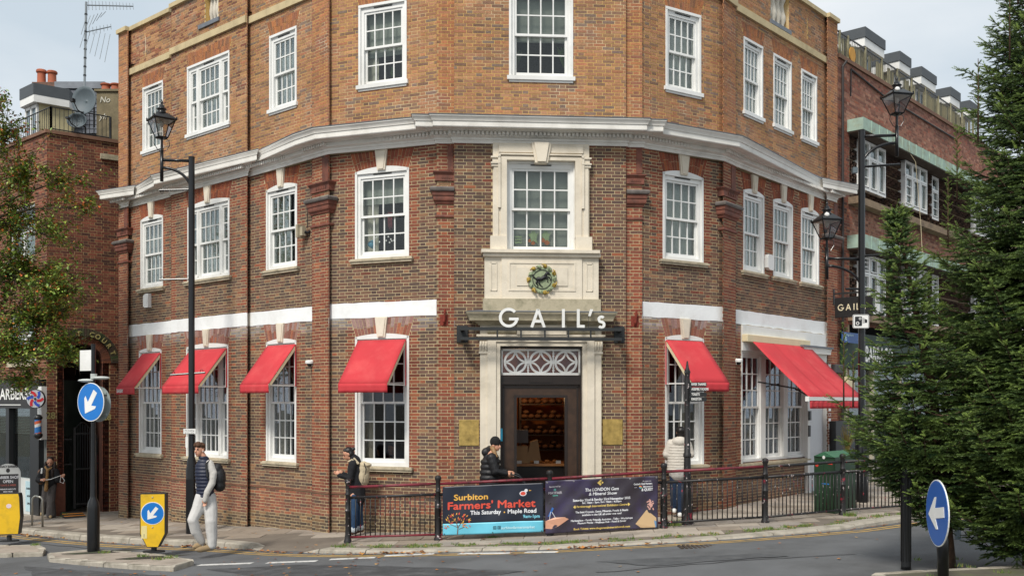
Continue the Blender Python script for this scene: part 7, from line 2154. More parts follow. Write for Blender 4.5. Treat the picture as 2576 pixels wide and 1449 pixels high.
f,s,z=wv('L1',937,616,-.3);T=thing('globe','blue globe standing in the first floor window left of the stone surround','globe',f.pt(s,-.3,FF0+.1));m=MB(f);m.ball((s,-.3,z),.10,16,10);m.build('ball',mat('globe_blue','#5f9fbf',rough=.4,var=.25,scale=12),T,smooth=True);m=MB(f);m.lathe([(.06,z-.16),(.05,z-.14),(.01,z-.12),(.01,z-.1)],(s,-.3),10);m.build('stand',M_black,T)
rr=random.Random(9)
for k in range(14):
 f,s,z=wv('L1',rr.uniform(945,1014),rr.uniform(586,612),-.115);m=MB(f)
 for q in range(3):a=q*math.pi/3;stroke(m,[(s-.018*math.cos(a),z-.018*math.sin(a)),(s+.018*math.cos(a),z+.018*math.sin(a))],.008,-.116+q*.0003,-.114+q*.0003)
 o=m.build('snowflake_decoration',M_white,label='white paper snowflake stuck inside the first floor window that holds a blue globe',cat='decoration',group='window snowflakes')
f,s,z=wv('L1',981,560,-.3);m=MB(f)
for k in range(5):m.tube([(s-.04+k*.02,-.3,z+.2),(s-.03+k*.02,-.29,z-.10-.03*(k%3))],.008,5)
o=m.build('hanging_garland',mat('garland_red','#9a3a44',var=.5,scale=30));o['label']='red and white garland hanging in the window with the globe';o['category']='decoration'
M_gh=mat('ghost_green','#9fb184',rough=.6);M_pk=mat('pumpkin_orange','#b8601c',rough=.6)
for x,y in((1341,596),(1372,596)):
 f,s,z=wv('C',x,y,-.145);m=MB(f);m.prism([(s+dx*.11,z+dz*.11)for dx,dz in((-.2,1),(.3,1),(.6,.5),(1,.8),(.7,.1),(.6,-.6),(.9,-1.2),(.1,-.7),(-.3,-.9),(-.5,-.1),(-1,.5),(-.5,.5))],-.147,-.144);o=m.build('ghost_decoration',M_gh,label='pale green ghost stuck inside the window in the stone surround, %s of two'%('left' if x<1350 else 'right'),cat='decoration',group='window ghosts')
for i,(x,y,r)in enumerate(((1332,606,.03),(1341,612,.035),(1366,605,.04),(1376,611,.045))):
 f,s,z=wv('C',x,y,-.145);m=MB(f);m.prism([(s+r*1.15*math.cos(t*.628),z+r*math.sin(t*.628))for t in range(10)],-.1435,-.141);m.box(s-.006,s+.006,-.1435,-.141,z+r,z+r*1.4);o=m.build('pumpkin_decoration',M_pk,label=('small orange pumpkin sticker under the left ghost, upper one','small orange pumpkin sticker under the left ghost, lower one','orange pumpkin sticker left of the right ghost','largest orange pumpkin sticker, under the right ghost')[i],cat='decoration',group='window pumpkins')
f,s,z=wv('C',1304,603,-.145);m=MB(f)
for k in range(3):m.prism([(s+dx*.08,z-.06+k*.055+dz*.04)for dx,dz in((-1,.6),(-.4,.3),(0,.7),(.4,.3),(1,.6),(.7,-.4),(0,-.2),(-.7,-.4))],-.147,-.144)
o=m.build('bat_decoration',M_gh);o['label']='three pale green bats stuck in the lower left pane of the stone-framed window';o['category']='decoration'
def plant(nm,x,y,out,h,n,label,potted=True,colr='#3f6a2c',leafw=.02):
 f,s,z=wv(nm,x,y,out);T=thing('pot_plant',label,'plant',f.pt(s,out,z));m=MB(f)
 for k in range(n):
  a=k*2.4;l=h*RND.uniform(.6,1);q=RND.uniform(.1,.45);tip=(s+math.cos(a)*l*q,out+math.sin(a)*l*.3,z+.12+l)
  mid_=(s+math.cos(a)*l*q*.4,out,z+.12+l*.6);w_=leafw
  m.quad((s,out,z+.1),(mid_[0]-w_,mid_[1],mid_[2]),tip,(mid_[0]+w_,mid_[1],mid_[2]))
 m.build('leaves',mat('plant_'+colr[1:],colr,rough=.6,var=.3,scale=20),T)
 if potted:m=MB(f);m.lathe([(.055,z),(.075,z+.12),(.07,z+.13)],(s,out),12);m.build('pot',mat('pot_clay','#a5582e',rough=.8),T)
plant('L2b',541,1153,-.36,.45,14,'green plant in an orange pot inside the window behind the lamp post')
plant('C',1300,186,-.3,.35,24,'leafy plant at the left side of the top middle window',False,'#3f5a24',.03)
plant('C',1418,186,-.3,.42,26,'leafy plant at the right side of the top middle window',False,'#4a6a24',.03)
plant('L1',988,214,-.3,.25,12,'small spiky plant in the top floor window left of the middle facade',False,'#4c6a48')
plant('L2c',722,655,-.3,.7,10,'tall green plant in the first floor window beside the floodlight',False,'#33592c',.035)
plant('R2',1890,1133,-.4,.35,14,'potted plant low in the left bay of the triple shop window');plant('R2',1943,1128,-.4,.5,14,'tall spiky plant in the middle bay of the triple shop window');plant('R2',1990,1120,-.4,.35,10,'leafy plant in the right bay of the triple shop window')
# -- trees
rng=np.random.default_rng(4)
def tri_mesh(name,V,col,material,parent,**kw):
 """V: (n,3,3) triangles, col (n,3)"""
 n=len(V);me=bpy.data.meshes.new(name)
 me.vertices.add(n*3);me.vertices.foreach_set('co',V.reshape(-1).astype(np.float32))
 me.loops.add(n*3);me.loops.foreach_set('vertex_index',np.arange(n*3,dtype=np.int32))
 me.polygons.add(n);me.polygons.foreach_set('loop_start',np.arange(0,n*3,3,dtype=np.int32));
 at=me.color_attributes.new('col','FLOAT_COLOR','POINT')
 c=np.ones((n*3,4),np.float32);c[:,:3]=np.repeat(col,3,axis=0);at.data.foreach_set('color',c.ravel())
 me.materials.append(material);me.update(calc_edges=True)
 return link(bpy.data.objects.new(name,me),parent,**kw)
def leafmat(key,trans=.25,rough=.6):
 m=mat(key,attr=True,rough=rough,var=.18,scale=14)
 return m
def basis(d):
 d=d/np.linalg.norm(d,axis=1,keepdims=True)
 up=np.where(np.abs(d[:,2:3])>.95,np.array([[1.,0,0]]),np.array([[0,0,1.]]))
 u=np.cross(d,up);u/=np.linalg.norm(u,axis=1,keepdims=True);w=np.cross(u,d)
 return d,u,w
def shoots(P,D,L,C,nn=26,nl=.027,nw=.0054):
 """needled shoots: P start, D direction, L length, C colour; returns triangles and colours"""
 n=len(P);d,u,w=basis(D);T,K=[],[]
 for i in range(nn):
  t=(i+.5)/nn;a=i*2.399+rng.uniform(0,.6,n)
  rad=u*np.cos(a)[:,None]+w*(np.sin(a)*.75+.1)[:,None]
  base=P+d*(L*t)[:,None]
  ln=nl*(1.15-.45*t)*rng.uniform(.8,1.2,n)
  tip=base+rad*ln[:,None]*.85+d*(ln*.75)[:,None]
  side=np.cross(rad,d)*nw
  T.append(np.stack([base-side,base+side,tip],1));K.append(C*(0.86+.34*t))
 tipv=P+d*(L*1.08)[:,None];s_=u*.004
 T.append(np.stack([P-s_,P+s_,tipv],1));K.append(C*np.array([.9,.75,.6]))
 return np.concatenate(T),np.concatenate(K)
def spruce(name,label,cx,cy,z0,prof,whorl=.24,seed=1,tips=None,per=8,bend=(0,0)):
 """prof: [(z, radius)] silhouette from bottom to top"""
 r_=random.Random(seed);T=thing(name,label,'tree',(cx,cy,z0),'spruce trees on the right island')
 zs=[p[0]for p in prof];rs=[p[1]for p in prof];ztop=zs[-1]
 m=MB();m.tube([(cx,cy,z0-.1),(cx+bend[0]*.3,cy,z0+(ztop-z0)*.5),(cx+bend[0],cy+bend[1],ztop)],[.11,.06,.008],10);bark=mat('spruce_bark','#4a3626',rough=.95,var=.3,scale=12,bump=.8);m.build('trunk',bark,T,smooth=True)
 bm_=MB();P,D,L,C=[],[],[],[]
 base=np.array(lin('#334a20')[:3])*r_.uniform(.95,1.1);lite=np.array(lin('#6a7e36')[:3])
 z=prof[0][0]
 while z<ztop-.05:
  f=(z-z0)/(ztop-z0);R=float(np.interp(z,zs,rs));a0=r_.uniform(0,6.28)
  nb=per if R>.5 else 6
  for b in range(nb):
   a=a0+b*6.283/nb+r_.uniform(-.25,.25);rr_=R*(r_.uniform(.6,.95)if r_.random()<.6 else r_.uniform(.95,1.22));ca,sa=math.cos(a),math.sin(a)
   ox,oy=cx+bend[0]*f**.8,cy+bend[1]*f
   drop=-.10*rr_ if f<.6 else .12*rr_
   N=8;pts=[]
   for k in range(N+1):
    t=k/N;hz=drop*math.sin(t*2.4)+(.22*rr_+.10)*t**3-.05*rr_*t
    pts.append(np.array([ox+ca*rr_*t,oy+sa*rr_*t,z+hz+r_.uniform(-.006,.006)]))
   bm_.tube([tuple(p)for p in pts],[max(.004,.022*(1-.85*k/N)*min(1,rr_))for k in range(N+1)],5,cap=False)
   st_=.085;nst=max(3,int(rr_/st_))
   for k in range(nst):
    t=.12+.88*(k+.5)/nst;i=min(N-1,int(t*N));p=pts[i]+(pts[i+1]-pts[i])*(t*N-i)
    dv=pts[min(i+1,N)]-pts[i];dv=dv/np.linalg.norm(dv)
    sl=min(.62,.46*(1-t)*rr_+.11)*r_.uniform(.75,1.15)
    for sg in(-1,1):
     sd_=np.array([-sa*sg,ca*sg,0]);d1=dv*.75+sd_*r_.uniform(.7,1)+np.array([0,0,r_.uniform(-.5,.08)]);d1/=np.linalg.norm(d1)
     q=p.copy();nseg=max(1,int(sl/.10))
     for s_ in range(nseg):
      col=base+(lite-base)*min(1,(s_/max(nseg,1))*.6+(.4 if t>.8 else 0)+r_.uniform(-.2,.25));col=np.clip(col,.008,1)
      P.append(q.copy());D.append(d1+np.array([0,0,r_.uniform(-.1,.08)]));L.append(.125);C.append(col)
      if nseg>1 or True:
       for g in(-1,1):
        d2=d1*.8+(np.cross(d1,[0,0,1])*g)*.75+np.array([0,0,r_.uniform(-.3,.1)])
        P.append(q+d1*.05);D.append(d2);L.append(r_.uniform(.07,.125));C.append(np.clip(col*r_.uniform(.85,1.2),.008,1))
      q=q+d1*.10
   for e in range(3):
    d2=np.array([ca+r_.uniform(-.4,.4),sa+r_.uniform(-.4,.4),r_.uniform(.1,.8)]);P.append(pts[-1]);D.append(d2);L.append(r_.uniform(.10,.17));C.append(lite*r_.uniform(.8,1.2))
  z+=whorl*r_.uniform(.6,1.4)*(1.0 if R>.4 else .8)
 for k in range(8):P.append(np.array([cx+bend[0],cy+bend[1],ztop-.06*k]));a=k*2.4;D.append(np.array([math.cos(a)*.35,math.sin(a)*.35,1.]));L.append(.16);C.append(lite)
 for(x,y,zz,l)in(tips or[]):
  bm_.tube([(x,y,zz-.3),(x,y,zz+l)],[.012,.004],5)
  for k in range(int(l/.035)):
   a=k*2.4;P.append(np.array([x,y,zz+k*.035]));D.append(np.array([math.cos(a)*.8,math.sin(a)*.8,.9]));L.append(.05+.05*(1-k*.035/l));C.append(lite*.8)
 bm_.build('branches',bark,T,smooth=True,kind='stuff')
 nn=24
 V,K=shoots(np.array(P),np.array(D),np.array(L),np.array(C),nn=nn)
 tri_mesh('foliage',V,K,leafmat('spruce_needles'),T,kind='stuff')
 return len(V)
n1=spruce('spruce_tree','large dark green spruce filling the right edge of the view',6.45,12.35,ZR(6.4,12.3)+.08,
[(.72,.7),(1.0,1.0),(1.4,1.25),(1.9,1.4),(2.4,1.5),(2.9,1.45),(3.3,1.3),(3.9,1.08),(4.5,.98),(5.2,.84),(6.0,.72),(6.7,.58),(7.4,.40),(8.3,.20),(9.0,.05)],seed=3,whorl=.15,per=10,
tips=[(5.95,11.9,6.9,.75),(5.62,12.0,5.95,.7),(5.5,12.3,5.3,.6),(6.1,12.0,7.6,.7),(5.3,12.1,4.7,.55),(6.3,11.8,7.2,.9)])
n2=spruce('spruce_tree','smaller leaning spruce with a thin leader standing left of the large one',5.45,12.45,ZR(5.4,12.4)+.08,
[(1.0,.35),(1.3,.55),(1.6,.75),(2.1,.90),(2.5,.88),(2.9,.64),(3.2,.42),(3.6,.34),(4.0,.25),(4.4,.15),(4.9,.04)],seed=8,whorl=.15,per=9,tips=[(4.10,12.3,2.75,.75),(4.25,12.4,2.75,.4)],bend=(-.66,0))
# -- autumn tree at the left
def autumn_tree():
 r_=random.Random(21);d0=22.3
 base=px(-95,1330,d0);gx=G(base.x)
 T=thing('autumn_tree','thin twiggy street tree with small green and orange leaves at the left edge','tree',(base.x,d0,gx))
 bark=mat('grey_bark','#4f463a',rough=.95,var=.3,scale=14)
 m=MB();top=px(-60,560,d0);m.tube([(base.x,d0,gx-.1),(base.x+.05,d0,gx+1.6),tuple(px(-85,800,d0)),tuple(top)],[.13,.11,.09,.06],10);m.build('trunk',bark,T,smooth=True)
 blobs=[(20,330,34,80,500),(55,440,55,75,900),(150,455,62,55,430),(212,520,42,40,150),(40,560,60,80,800),(120,590,60,60,320),(50,690,75,70,1300),(140,735,55,55,900),
(100,800,85,60,1500),(40,880,75,60,1200),(150,880,55,50,650),(60,960,60,30,350),(-60,450,70,120,900),(-90,650,90,120,1200),(-70,850,90,100,1000),(-160,560,70,150,900),(-180,800,70,120,700),(0,250,20,30,60),(-60,300,50,60,250)]
 br=MB();P,S,C=[],[],[]
 pg=[np.array(lin(h)[:3])for h in('#748f34','#86993e','#5f7c2e','#94a048','#4f6c2a','#7c8c38')];po=[np.array(lin(h)[:3])for h in('#c2602e','#cf7a34','#a84c2a','#d08f3e','#b06e38')]
 start=[px(-85,800,d0),px(-70,640,d0),px(-85,930,d0),top]
 for bi,(x,y,rx,ry,n)in enumerate(blobs):
  c=px(x,y,d0+r_.uniform(-.4,.4));R_=Vector((rx/FPX*d0,.65,ry/FPX*d0))
  s0=min(start,key=lambda q:(q-c).length);mid_=s0.lerp(c,.5)+Vector((0,0,.12));br.tube([tuple(s0),tuple(mid_),tuple(c)],[.035,.022,.012],6,cap=False)
  nt=max(6,n//18)
  for k in range(nt):
   v=Vector((r_.gauss(0,.5),r_.gauss(0,.5),r_.gauss(0,.5)))
   e=c+Vector((v.x*R_.x,v.y*R_.y,v.z*R_.z))*1.35;mm=c.lerp(e,.5)+Vector((r_.uniform(-.06,.06),0,r_.uniform(-.02,.08)))
   br.tube([tuple(c.lerp(s0,.15)),tuple(mm),tuple(e)],[.010,.006,.003],4,cap=False)
   for q in range(int((3.4 if y>540 else 2.2)*n/nt)):
    t=r_.uniform(.25,1.08);b=(mm.lerp(e,(t-.5)*2)if t>.5 else c.lerp(mm,t*2))+Vector((r_.gauss(0,.065),r_.gauss(0,.065),r_.gauss(0,.065)))
    P.append(tuple(b));S.append(r_.uniform(.03,.052));orange=r_.random()<(.10 if y>560 else .17)
    C.append((po if orange else pg)[r_.randrange(5)]*r_.uniform(.75,1.25))
   for q in range(2):
    t2=e+Vector((r_.gauss(0,.12),r_.gauss(0,.1),r_.gauss(0,.12)));br.tube([tuple(mm.lerp(e,.6)),tuple(t2)],[.004,.002],3,cap=False)
 br.build('branches',bark,T,kind='stuff')
 P,S,C=np.array(P),np.array(S),np.array(C);n=len(P)
 d=rng.normal(size=(n,3));d[:,2]*=.6;d,u,w=basis(d);s1,s2=S[:,None],S[:,None]*.62
 a,b,c2,e=P-d*s1,P+u*s2,P+d*s1,P-u*s2+w*s2*.4
 V=np.concatenate([np.stack([a,b,c2],1),np.stack([a,c2,e],1)]);tri_mesh('leaves',V,np.concatenate([C,C*.92]),leafmat('autumn_leaf',rough=.5),T,kind='stuff')
autumn_tree()
c=px(2130,1135,22.6);T=thing('twig_display','tall vase of pale yellow twigs on the pavement behind the green cabinet','twig display',(c.x,c.y,G(c.x)));m=MB()
for k in range(46):
 a=RND.uniform(0,6.28);l=RND.uniform(.5,1.0);q=RND.uniform(.05,.25);m.tube([(c.x,c.y,c.z-.1),(c.x+q*.5*math.cos(a),c.y+q*.3*math.sin(a),c.z+l*.35),(c.x+q*math.cos(a),c.y+q*math.sin(a)*.6,c.z+l*.62)],.005,4,cap=False)
m.build('twigs',mat('yellow_twig','#9a8a4a',var=.3),T,kind='stuff');m=MB();m.lathe([(.10,G(c.x)),(.13,G(c.x)+.4),(.12,c.z-.05)],(c.x,c.y),12);m.build('vase',mat('woven_vase','#7a6a54',var=.3),T)
# -- people
M_skin=mat('skin','#c48f74',rough=.5,var=.06,scale=20);M_skin2=mat('skin_tan','#a9765a',rough=.5,var=.06)
def fabric(k,c,v=.12,r=.9):return mat('cloth_'+k,c,rough=r,var=v,scale=9,bump=.25,bscale=140)
class Fig:
 """a person posed from points in the photograph's pixels at distance d; offsets are in metres away from the camera"""
 def __init__(s,label,x,yfeet,d,zfeet=None):
  s.d=d;g=px(x,yfeet,d);s.T=thing('person',label,'person',(g.x,d,g.z))
 def p(s,x,y,o=0):return px(x,y,s.d)+Vector((0,o,0))
 def chain(s,m,pts,r):
  P=[s.p(*q)if not isinstance(q,Vector)else q for q in pts]
  m.tube([tuple(q)for q in P],list(r),10)
  for q,rr in zip(P,r):m.ball(tuple(q),rr*.995,10,8)
 def ell(s,m,x,y,o,r):c=s.p(x,y,o);m.ball(tuple(c),r,14,10)
 def head(s,m,x,y,o,yaw,k=1.0,pitch=0):
  """skull, jaw, nose, ears; yaw in degrees, 0 faces the camera, negative looks to the left of the picture"""
  c=s.p(x,y,o);a=math.radians(yaw);F=Vector((math.sin(a),-math.cos(a),0));R_=Vector((math.cos(a),math.sin(a),0));F=(F+Vector((0,0,-pitch))).normalized();U=R_.cross(F);U=-U if U.z<0 else U
  fr=Fr(c,R_,F,U);s.hf=fr;old=m.fr;m.fr=fr
  m.ball((0,-.012*k,.02*k),(.074*k,.092*k,.09*k),16,12);m.ball((0,.022*k,-.035*k),(.058*k,.062*k,.078*k),14,10);m.ball((0,.055*k,-.092*k),(.028*k,.022*k,.02*k),8,6)
  m.tube([(0,.075*k,.02*k),(0,.102*k,-.028*k)],[.010*k,.017*k],8);m.ball((0,.100*k,-.030*k),.016*k,8,6)
  m.ball((0,.076*k,-.062*k),(.026*k,.012*k,.010*k),8,6)
  for e in(-1,1):m.ball((e*.076*k,-.012*k,-.012*k),(.012*k,.022*k,.032*k),8,6)
  m.fr=old
 def face(s,k=1.0,hairc=None):
  m=MB(s.hf)
  for e in(-1,1):m.ball((e*.030*k,.072*k,.008*k),(.013*k,.012*k,.007*k),8,6)
  m.build('eyes',mat('eye_dark','#1d1815',rough=.3),s.T);m=MB(s.hf)
  for e in(-1,1):m.tube([(e*.016*k,.081*k,.026*k),(e*.044*k,.070*k,.029*k)],.0055*k,5)
  m.build('eyebrows',mat('brow','#3a2a1e'),s.T);m=MB(s.hf);m.ball((0,.085*k,-.062*k),(.022*k,.007*k,.007*k),8,6);m.build('lips',mat('lips','#9a5648',rough=.5),s.T)
 def hand(s,m,w,tip,k=1.0,curl=.25):
  """palm and five fingers from wrist w towards tip (Vectors)"""
  d=(tip-w);L=.17*k;u=d.normalized();v=u.cross(Vector((0,1,0)));v=v.normalized()if v.length>.1 else Vector((1,0,0));n_=u.cross(v)
  m.tube([tuple(w),tuple(w+u*L*.25),tuple(w+u*L*.5)],[.026*k,.034*k,.032*k],10)
  for i,(o,l)in enumerate(((-.028,.40),(-.010,.47),(.009,.44),(.027,.34))):
   b=w+u*L*.46+v*o*k;mid=b+u*L*l*.5+n_*curl*.02;e=mid+u*L*l*.45+n_*curl*.06;m.tube([tuple(b),tuple(mid),tuple(e)],[.0095*k,.0085*k,.007*k],6);m.ball(tuple(e),.007*k,6,5)
  b=w+u*L*.15-v*.022*k;m.tube([tuple(b),tuple(b-v*.024*k+u*L*.2),tuple(b-v*.028*k+u*L*.38)],[.013*k,.011*k,.008*k],6)
 def body(s,m,mats_,vox=.011):return remeshed(m,'body',mats_,s.T,vox,2)
def puffer(m,C,secs,pitch=.06,amp=.014):
 """quilted trunk: secs [(Vector centre, rx, ry)] bottom to top, bulging between seams"""
 L=[0]
 for i in range(len(secs)-1):L.append(L[-1]+(secs[i+1][0]-secs[i][0]).length)
 n=int(L[-1]/.008);rings=[]
 for i in range(n+1):
  q=L[-1]*i/n;b=amp*(abs(math.sin(math.pi*q/pitch))-.6)
  c=[float(np.interp(q,L,[s_[0][k]for s_ in secs]))for k in range(3)];rx=float(np.interp(q,L,[s_[1]for s_ in secs]))+b;ry=float(np.interp(q,L,[s_[2]for s_ in secs]))+b
  rings.append([m.addv((c[0]+rx*math.cos(t),c[1]+ry*math.sin(t),c[2]))for t in[k*math.pi/12 for k in range(24)]])
 for i in range(n):
  for k in range(24):m.addf((rings[i][k],rings[i][(k+1)%24],rings[i+1][(k+1)%24],rings[i+1][k]))
 m.addf(tuple(reversed(rings[0])));m.addf(tuple(rings[-1]))
def hair_cap(s,name,material,blobs,vox=.012,disp=.02,ds=.03):
 m=MB(s.hf)
 for b in blobs:m.ball(b[0],b[1],12,9)
 m2=MB();m2.v,m2.f,m2.m,m2.c=m.v,m.f,m.m,m.c
 return remeshed(m2,name,material,s.T,vox,2,disp,ds)
def shoe(s,name,material,heel,toe,w=.045,h=.05):
 m=MB();a,b=heel,toe;u=(b-a).normalized()
 m.tube([tuple(a+Vector((0,0,h*.9))),tuple(a.lerp(b,.35)+Vector((0,0,h*.85))),tuple(a.lerp(b,.7)+Vector((0,0,h*.6))),tuple(b-u*.03+Vector((0,0,h*.45)))],[w*.85,w*1.02,w*1.05,w*.75],10)
 m.ball(tuple(a+Vector((0,0,h*.8))),(w*.95,w*.95,h*.8),10,8);m.ball(tuple(b-u*.03+Vector((0,0,h*.5))),(w*.8,w*.8,h*.5),10,8)
 return remeshed(m,name,material,s.T,.01,2)
# -- young man crossing the road
d=on_road(515,1383).y;d=min(d,17.6)
Y=Fig('young man in navy gilet and pale grey joggers walking with a hand in his pocket',515,1384,d)
m=MB();Y.head(m,502,1132,0,-28,1.02,.0)
Y.chain(m,[(508,1143,.02),(514,1160,.03)],(.055,.065));Y.chain(m,[(515,1172,.03),(517,1200,.03),(516,1245,.03)],(.09,.12,.12))
Y.chain(m,[(529,1170,-.02),(537,1212,-.08),(522,1250,-.12)],(.06,.045,.035));Y.hand(m,Y.p(522,1250,-.12),Y.p(520,1280,-.13),1.0)
Y.chain(m,[(501,1172,.12),(494,1212,.16),(496,1252,.12)],(.06,.045,.035));Y.hand(m,Y.p(496,1252,.12),Y.p(497,1280,.12))
Y.chain(m,[(508,1250,0),(493,1308,-.10),(506,1366,.05)],(.09,.06,.04));Y.chain(m,[(524,1250,.05),(529,1310,0),(533,1372,0)],(.09,.06,.04))
Y.body(m,M_skin,.009);Y.face(1.02)
hair_cap(Y,'hair',mat('hair_brown','#4e3320',rough=.8,var=.3,scale=40),[((0,-.02,.075),(.088,.098,.062)),((0,.04,.112),(.072,.055,.042)),((.03,.07,.085),(.035,.03,.03)),((-.03,.07,.09),(.035,.03,.03)),((0,-.06,.03),(.075,.05,.07))],.009,.03,.025)
m=MB(Y.hf);m.ball((-.082,.0,-.015),(.008,.008,.016),6,5);m.ball((.082,.0,-.015),(.008,.008,.016),6,5);m.build('earbud',M_white,Y.T)
G1=fabric('grey_marl','#b7b4ae',.06)
m=MB();Y.chain(m,[(528,1166,-.02),(539,1190,-.06),(538,1214,-.10),(527,1236,-.14),(522,1256,-.14)],(.075,.073,.062,.055,.045));Y.chain(m,[(503,1168,.12),(496,1200,.16),(492,1225,.18),(495,1250,.14)],(.07,.065,.06,.045));Y.chain(m,[(509,1156,.02),(513,1168,.03)],(.07,.09));Y.chain(m,[(514,1240,.02),(514,1253,.02)],(.135,.135))
remeshed(m,'sweatshirt',G1,Y.T,.011,3,.012,.09)
m=MB();puffer(m,None,[(Y.p(514,1252,.02),.145,.135),(Y.p(516,1225,.02),.16,.145),(Y.p(515,1190,.02),.175,.15),(Y.p(514,1170,.03),.165,.125),(Y.p(512,1156,.03),.095,.085),(Y.p(510,1147,.02),.075,.075)],.062,.014)
remeshed(m,'gilet',fabric('navy','#151c33',.1,.5),Y.T,.010,1)
J=fabric('pale_grey','#c2c0bd',.05)
m=MB();Y.chain(m,[(508,1249,0),(500,1280,-.04),(490,1306,-.10),(494,1335,-.04),(505,1362,.05)],(.12,.112,.10,.09,.068));Y.chain(m,[(524,1249,.05),(529,1280,.02),(532,1310,-.02),(533,1340,0),(534,1371,0)],(.12,.12,.108,.098,.078));m.ball(tuple(Y.p(516,1252,.02)),(.155,.14,.10),14,10)
remeshed(m,'joggers',J,Y.T,.012,4,.016,.22)
CL=fabric('suede_tan','#8f7a5c',.15)
shoe(Y,'clog',CL,Y.p(508,1377,.08),Y.p(484,1379,.0),.052);shoe(Y,'clog',CL,Y.p(535,1383,.02),Y.p(497,1384,-.12),.054)
m=MB();Y.chain(m,[(508,1362,.05),(506,1373,.06)],(.036,.036));Y.chain(m,[(532,1366,0),(529,1376,-.01)],(.038,.038));m.build('socks',M_white,Y.T,smooth=True)
BPK=thing('backpack','black backpack worn by the young man in the navy gilet','backpack',tuple(Y.p(545,1215,.1)))
m=MB();
for q,r in(((544,1182,.10),(.085,.13,.12)),((548,1203,.10),(.11,.15,.20)),((549,1222,.10),(.10,.14,.11))):m.ball(tuple(Y.p(*q)),r,12,9)
remeshed(m,'bag',fabric('black_nylon','#18191b',.15,.6),BPK,.012,2,.01,.08)
m=MB();m.tube([tuple(Y.p(540,1176,-.03)),tuple(Y.p(528,1158,-.05)),tuple(Y.p(524,1165,-.13)),tuple(Y.p(528,1196,-.15)),tuple(Y.p(540,1228,-.06))],.018,6);m.build('strap',fabric('black_nylon','#18191b'),BPK)
# -- woman on the far left pavement
W=Fig('long haired woman in black fleece and grey trousers holding a white lead',125,1303,on_pave(125,1302).y)
m=MB();W.head(m,127,1163,-.02,12,.98,.45);W.chain(m,[(125,1172,.02),(124,1180,.03)],(.05,.06));W.chain(m,[(124,1185,.03),(124,1215,.03)],(.12,.12))
W.chain(m,[(108,1186,0),(104,1208,-.12),(116,1205,-.26)],(.05,.04,.03));W.hand(m,W.p(116,1205,-.26),W.p(128,1203,-.30))
W.chain(m,[(140,1186,0),(150,1205,-.10),(160,1198,-.15)],(.05,.04,.03));W.hand(m,W.p(160,1198,-.15),W.p(170,1192,-.18))
W.chain(m,[(118,1222,0),(112,1260,0),(104,1288,.14)],(.085,.055,.04));W.chain(m,[(130,1222,0),(131,1260,-.06),(129,1296,0)],(.085,.055,.04));W.body(m,M_skin,.011);W.face(.98)
DH=mat('hair_dark','#2a1c15',rough=.6,var=.25,scale=40)
m=MB();
for q in(((126,1156,.02),(.085,.085,.08)),((115,1177,.0),(.045,.06,.18)),((138,1177,.0),(.045,.06,.18)),((126,1172,.07),(.09,.05,.17)),((118,1190,-.09),(.05,.05,.12)),((136,1190,-.09),(.045,.05,.12))):m.ball(tuple(W.p(*q[0])),q[1],12,9)
remeshed(m,'hair',DH,W.T,.012,1,.02,.03)
BF=fabric('black_fleece','#17171a',.25)
m=MB();W.chain(m,[(124,1184,.03),(125,1200,.03),(124,1220,.02)],(.17,.18,.17));W.chain(m,[(108,1186,0),(102,1206,-.10),(114,1206,-.22)],(.09,.085,.06));W.chain(m,[(140,1186,0),(150,1206,-.08),(157,1200,-.13)],(.09,.08,.055));W.chain(m,[(122,1176,.06),(128,1178,.06)],(.08,.08))
remeshed(m,'jacket',BF,W.T,.014,2,.03,.04)
m=MB();W.chain(m,[(118,1222,0),(113,1258,0),(105,1286,.12)],(.11,.095,.10));W.chain(m,[(131,1222,0),(131,1260,-.06),(129,1294,0)],(.11,.10,.125));remeshed(m,'trousers',fabric('charcoal','#4b4746',.12),W.T,.013,3,.015,.08)
shoe(W,'boot',fabric('tan_suede','#a08a68'),W.p(104,1292,.16),W.p(103,1299,0),.045,.08);shoe(W,'boot',fabric('tan_suede','#a08a68'),W.p(127,1300,0),W.p(134,1303,-.14),.045,.07)
m=MB();W.chain(m,[(117,1174,-.06),(126,1182,-.14),(132,1176,-.06)],(.03,.04,.03));W.chain(m,[(127,1182,-.17),(127,1205,-.20),(125,1230,-.20)],(.035,.035,.05));remeshed(m,'scarf',fabric('tan_scarf','#8a6a42',.3),W.T,.012,1,.02,.03)
LDt=thing('dog_lead','thin white lead stretched between the hands of the woman at the arch','lead',tuple(W.p(140,1200,-.2)));m=MB();m.tube([tuple(W.p(119,1206,-.3)),tuple(W.p(140,1203,-.27)),tuple(W.p(162,1194,-.2)),tuple(W.p(160,1210,-.2)),tuple(W.p(168,1214,-.2)),tuple(W.p(171,1206,-.2)),tuple(W.p(165,1198,-.2))],.008,5);m.build('cord',M_white,LDt)
BG=thing('backpack','brown and white backpack on the back of the woman at the arch','backpack',tuple(W.p(95,1205,.15)));m=MB();m.ball(tuple(W.p(96,1205,.14)),(.10,.12,.15),12,9);m.ball(tuple(W.p(97,1190,.12)),(.07,.1,.10),10,8);remeshed(m,'bag',fabric('brown_bag','#6e4f3c',.2),BG,.014,2);m=MB();m.tube([tuple(W.p(100,1188,.0)),tuple(W.p(108,1178,-.05)),tuple(W.p(110,1190,-.12))],.022,6);m.build('strap',M_white,BG)
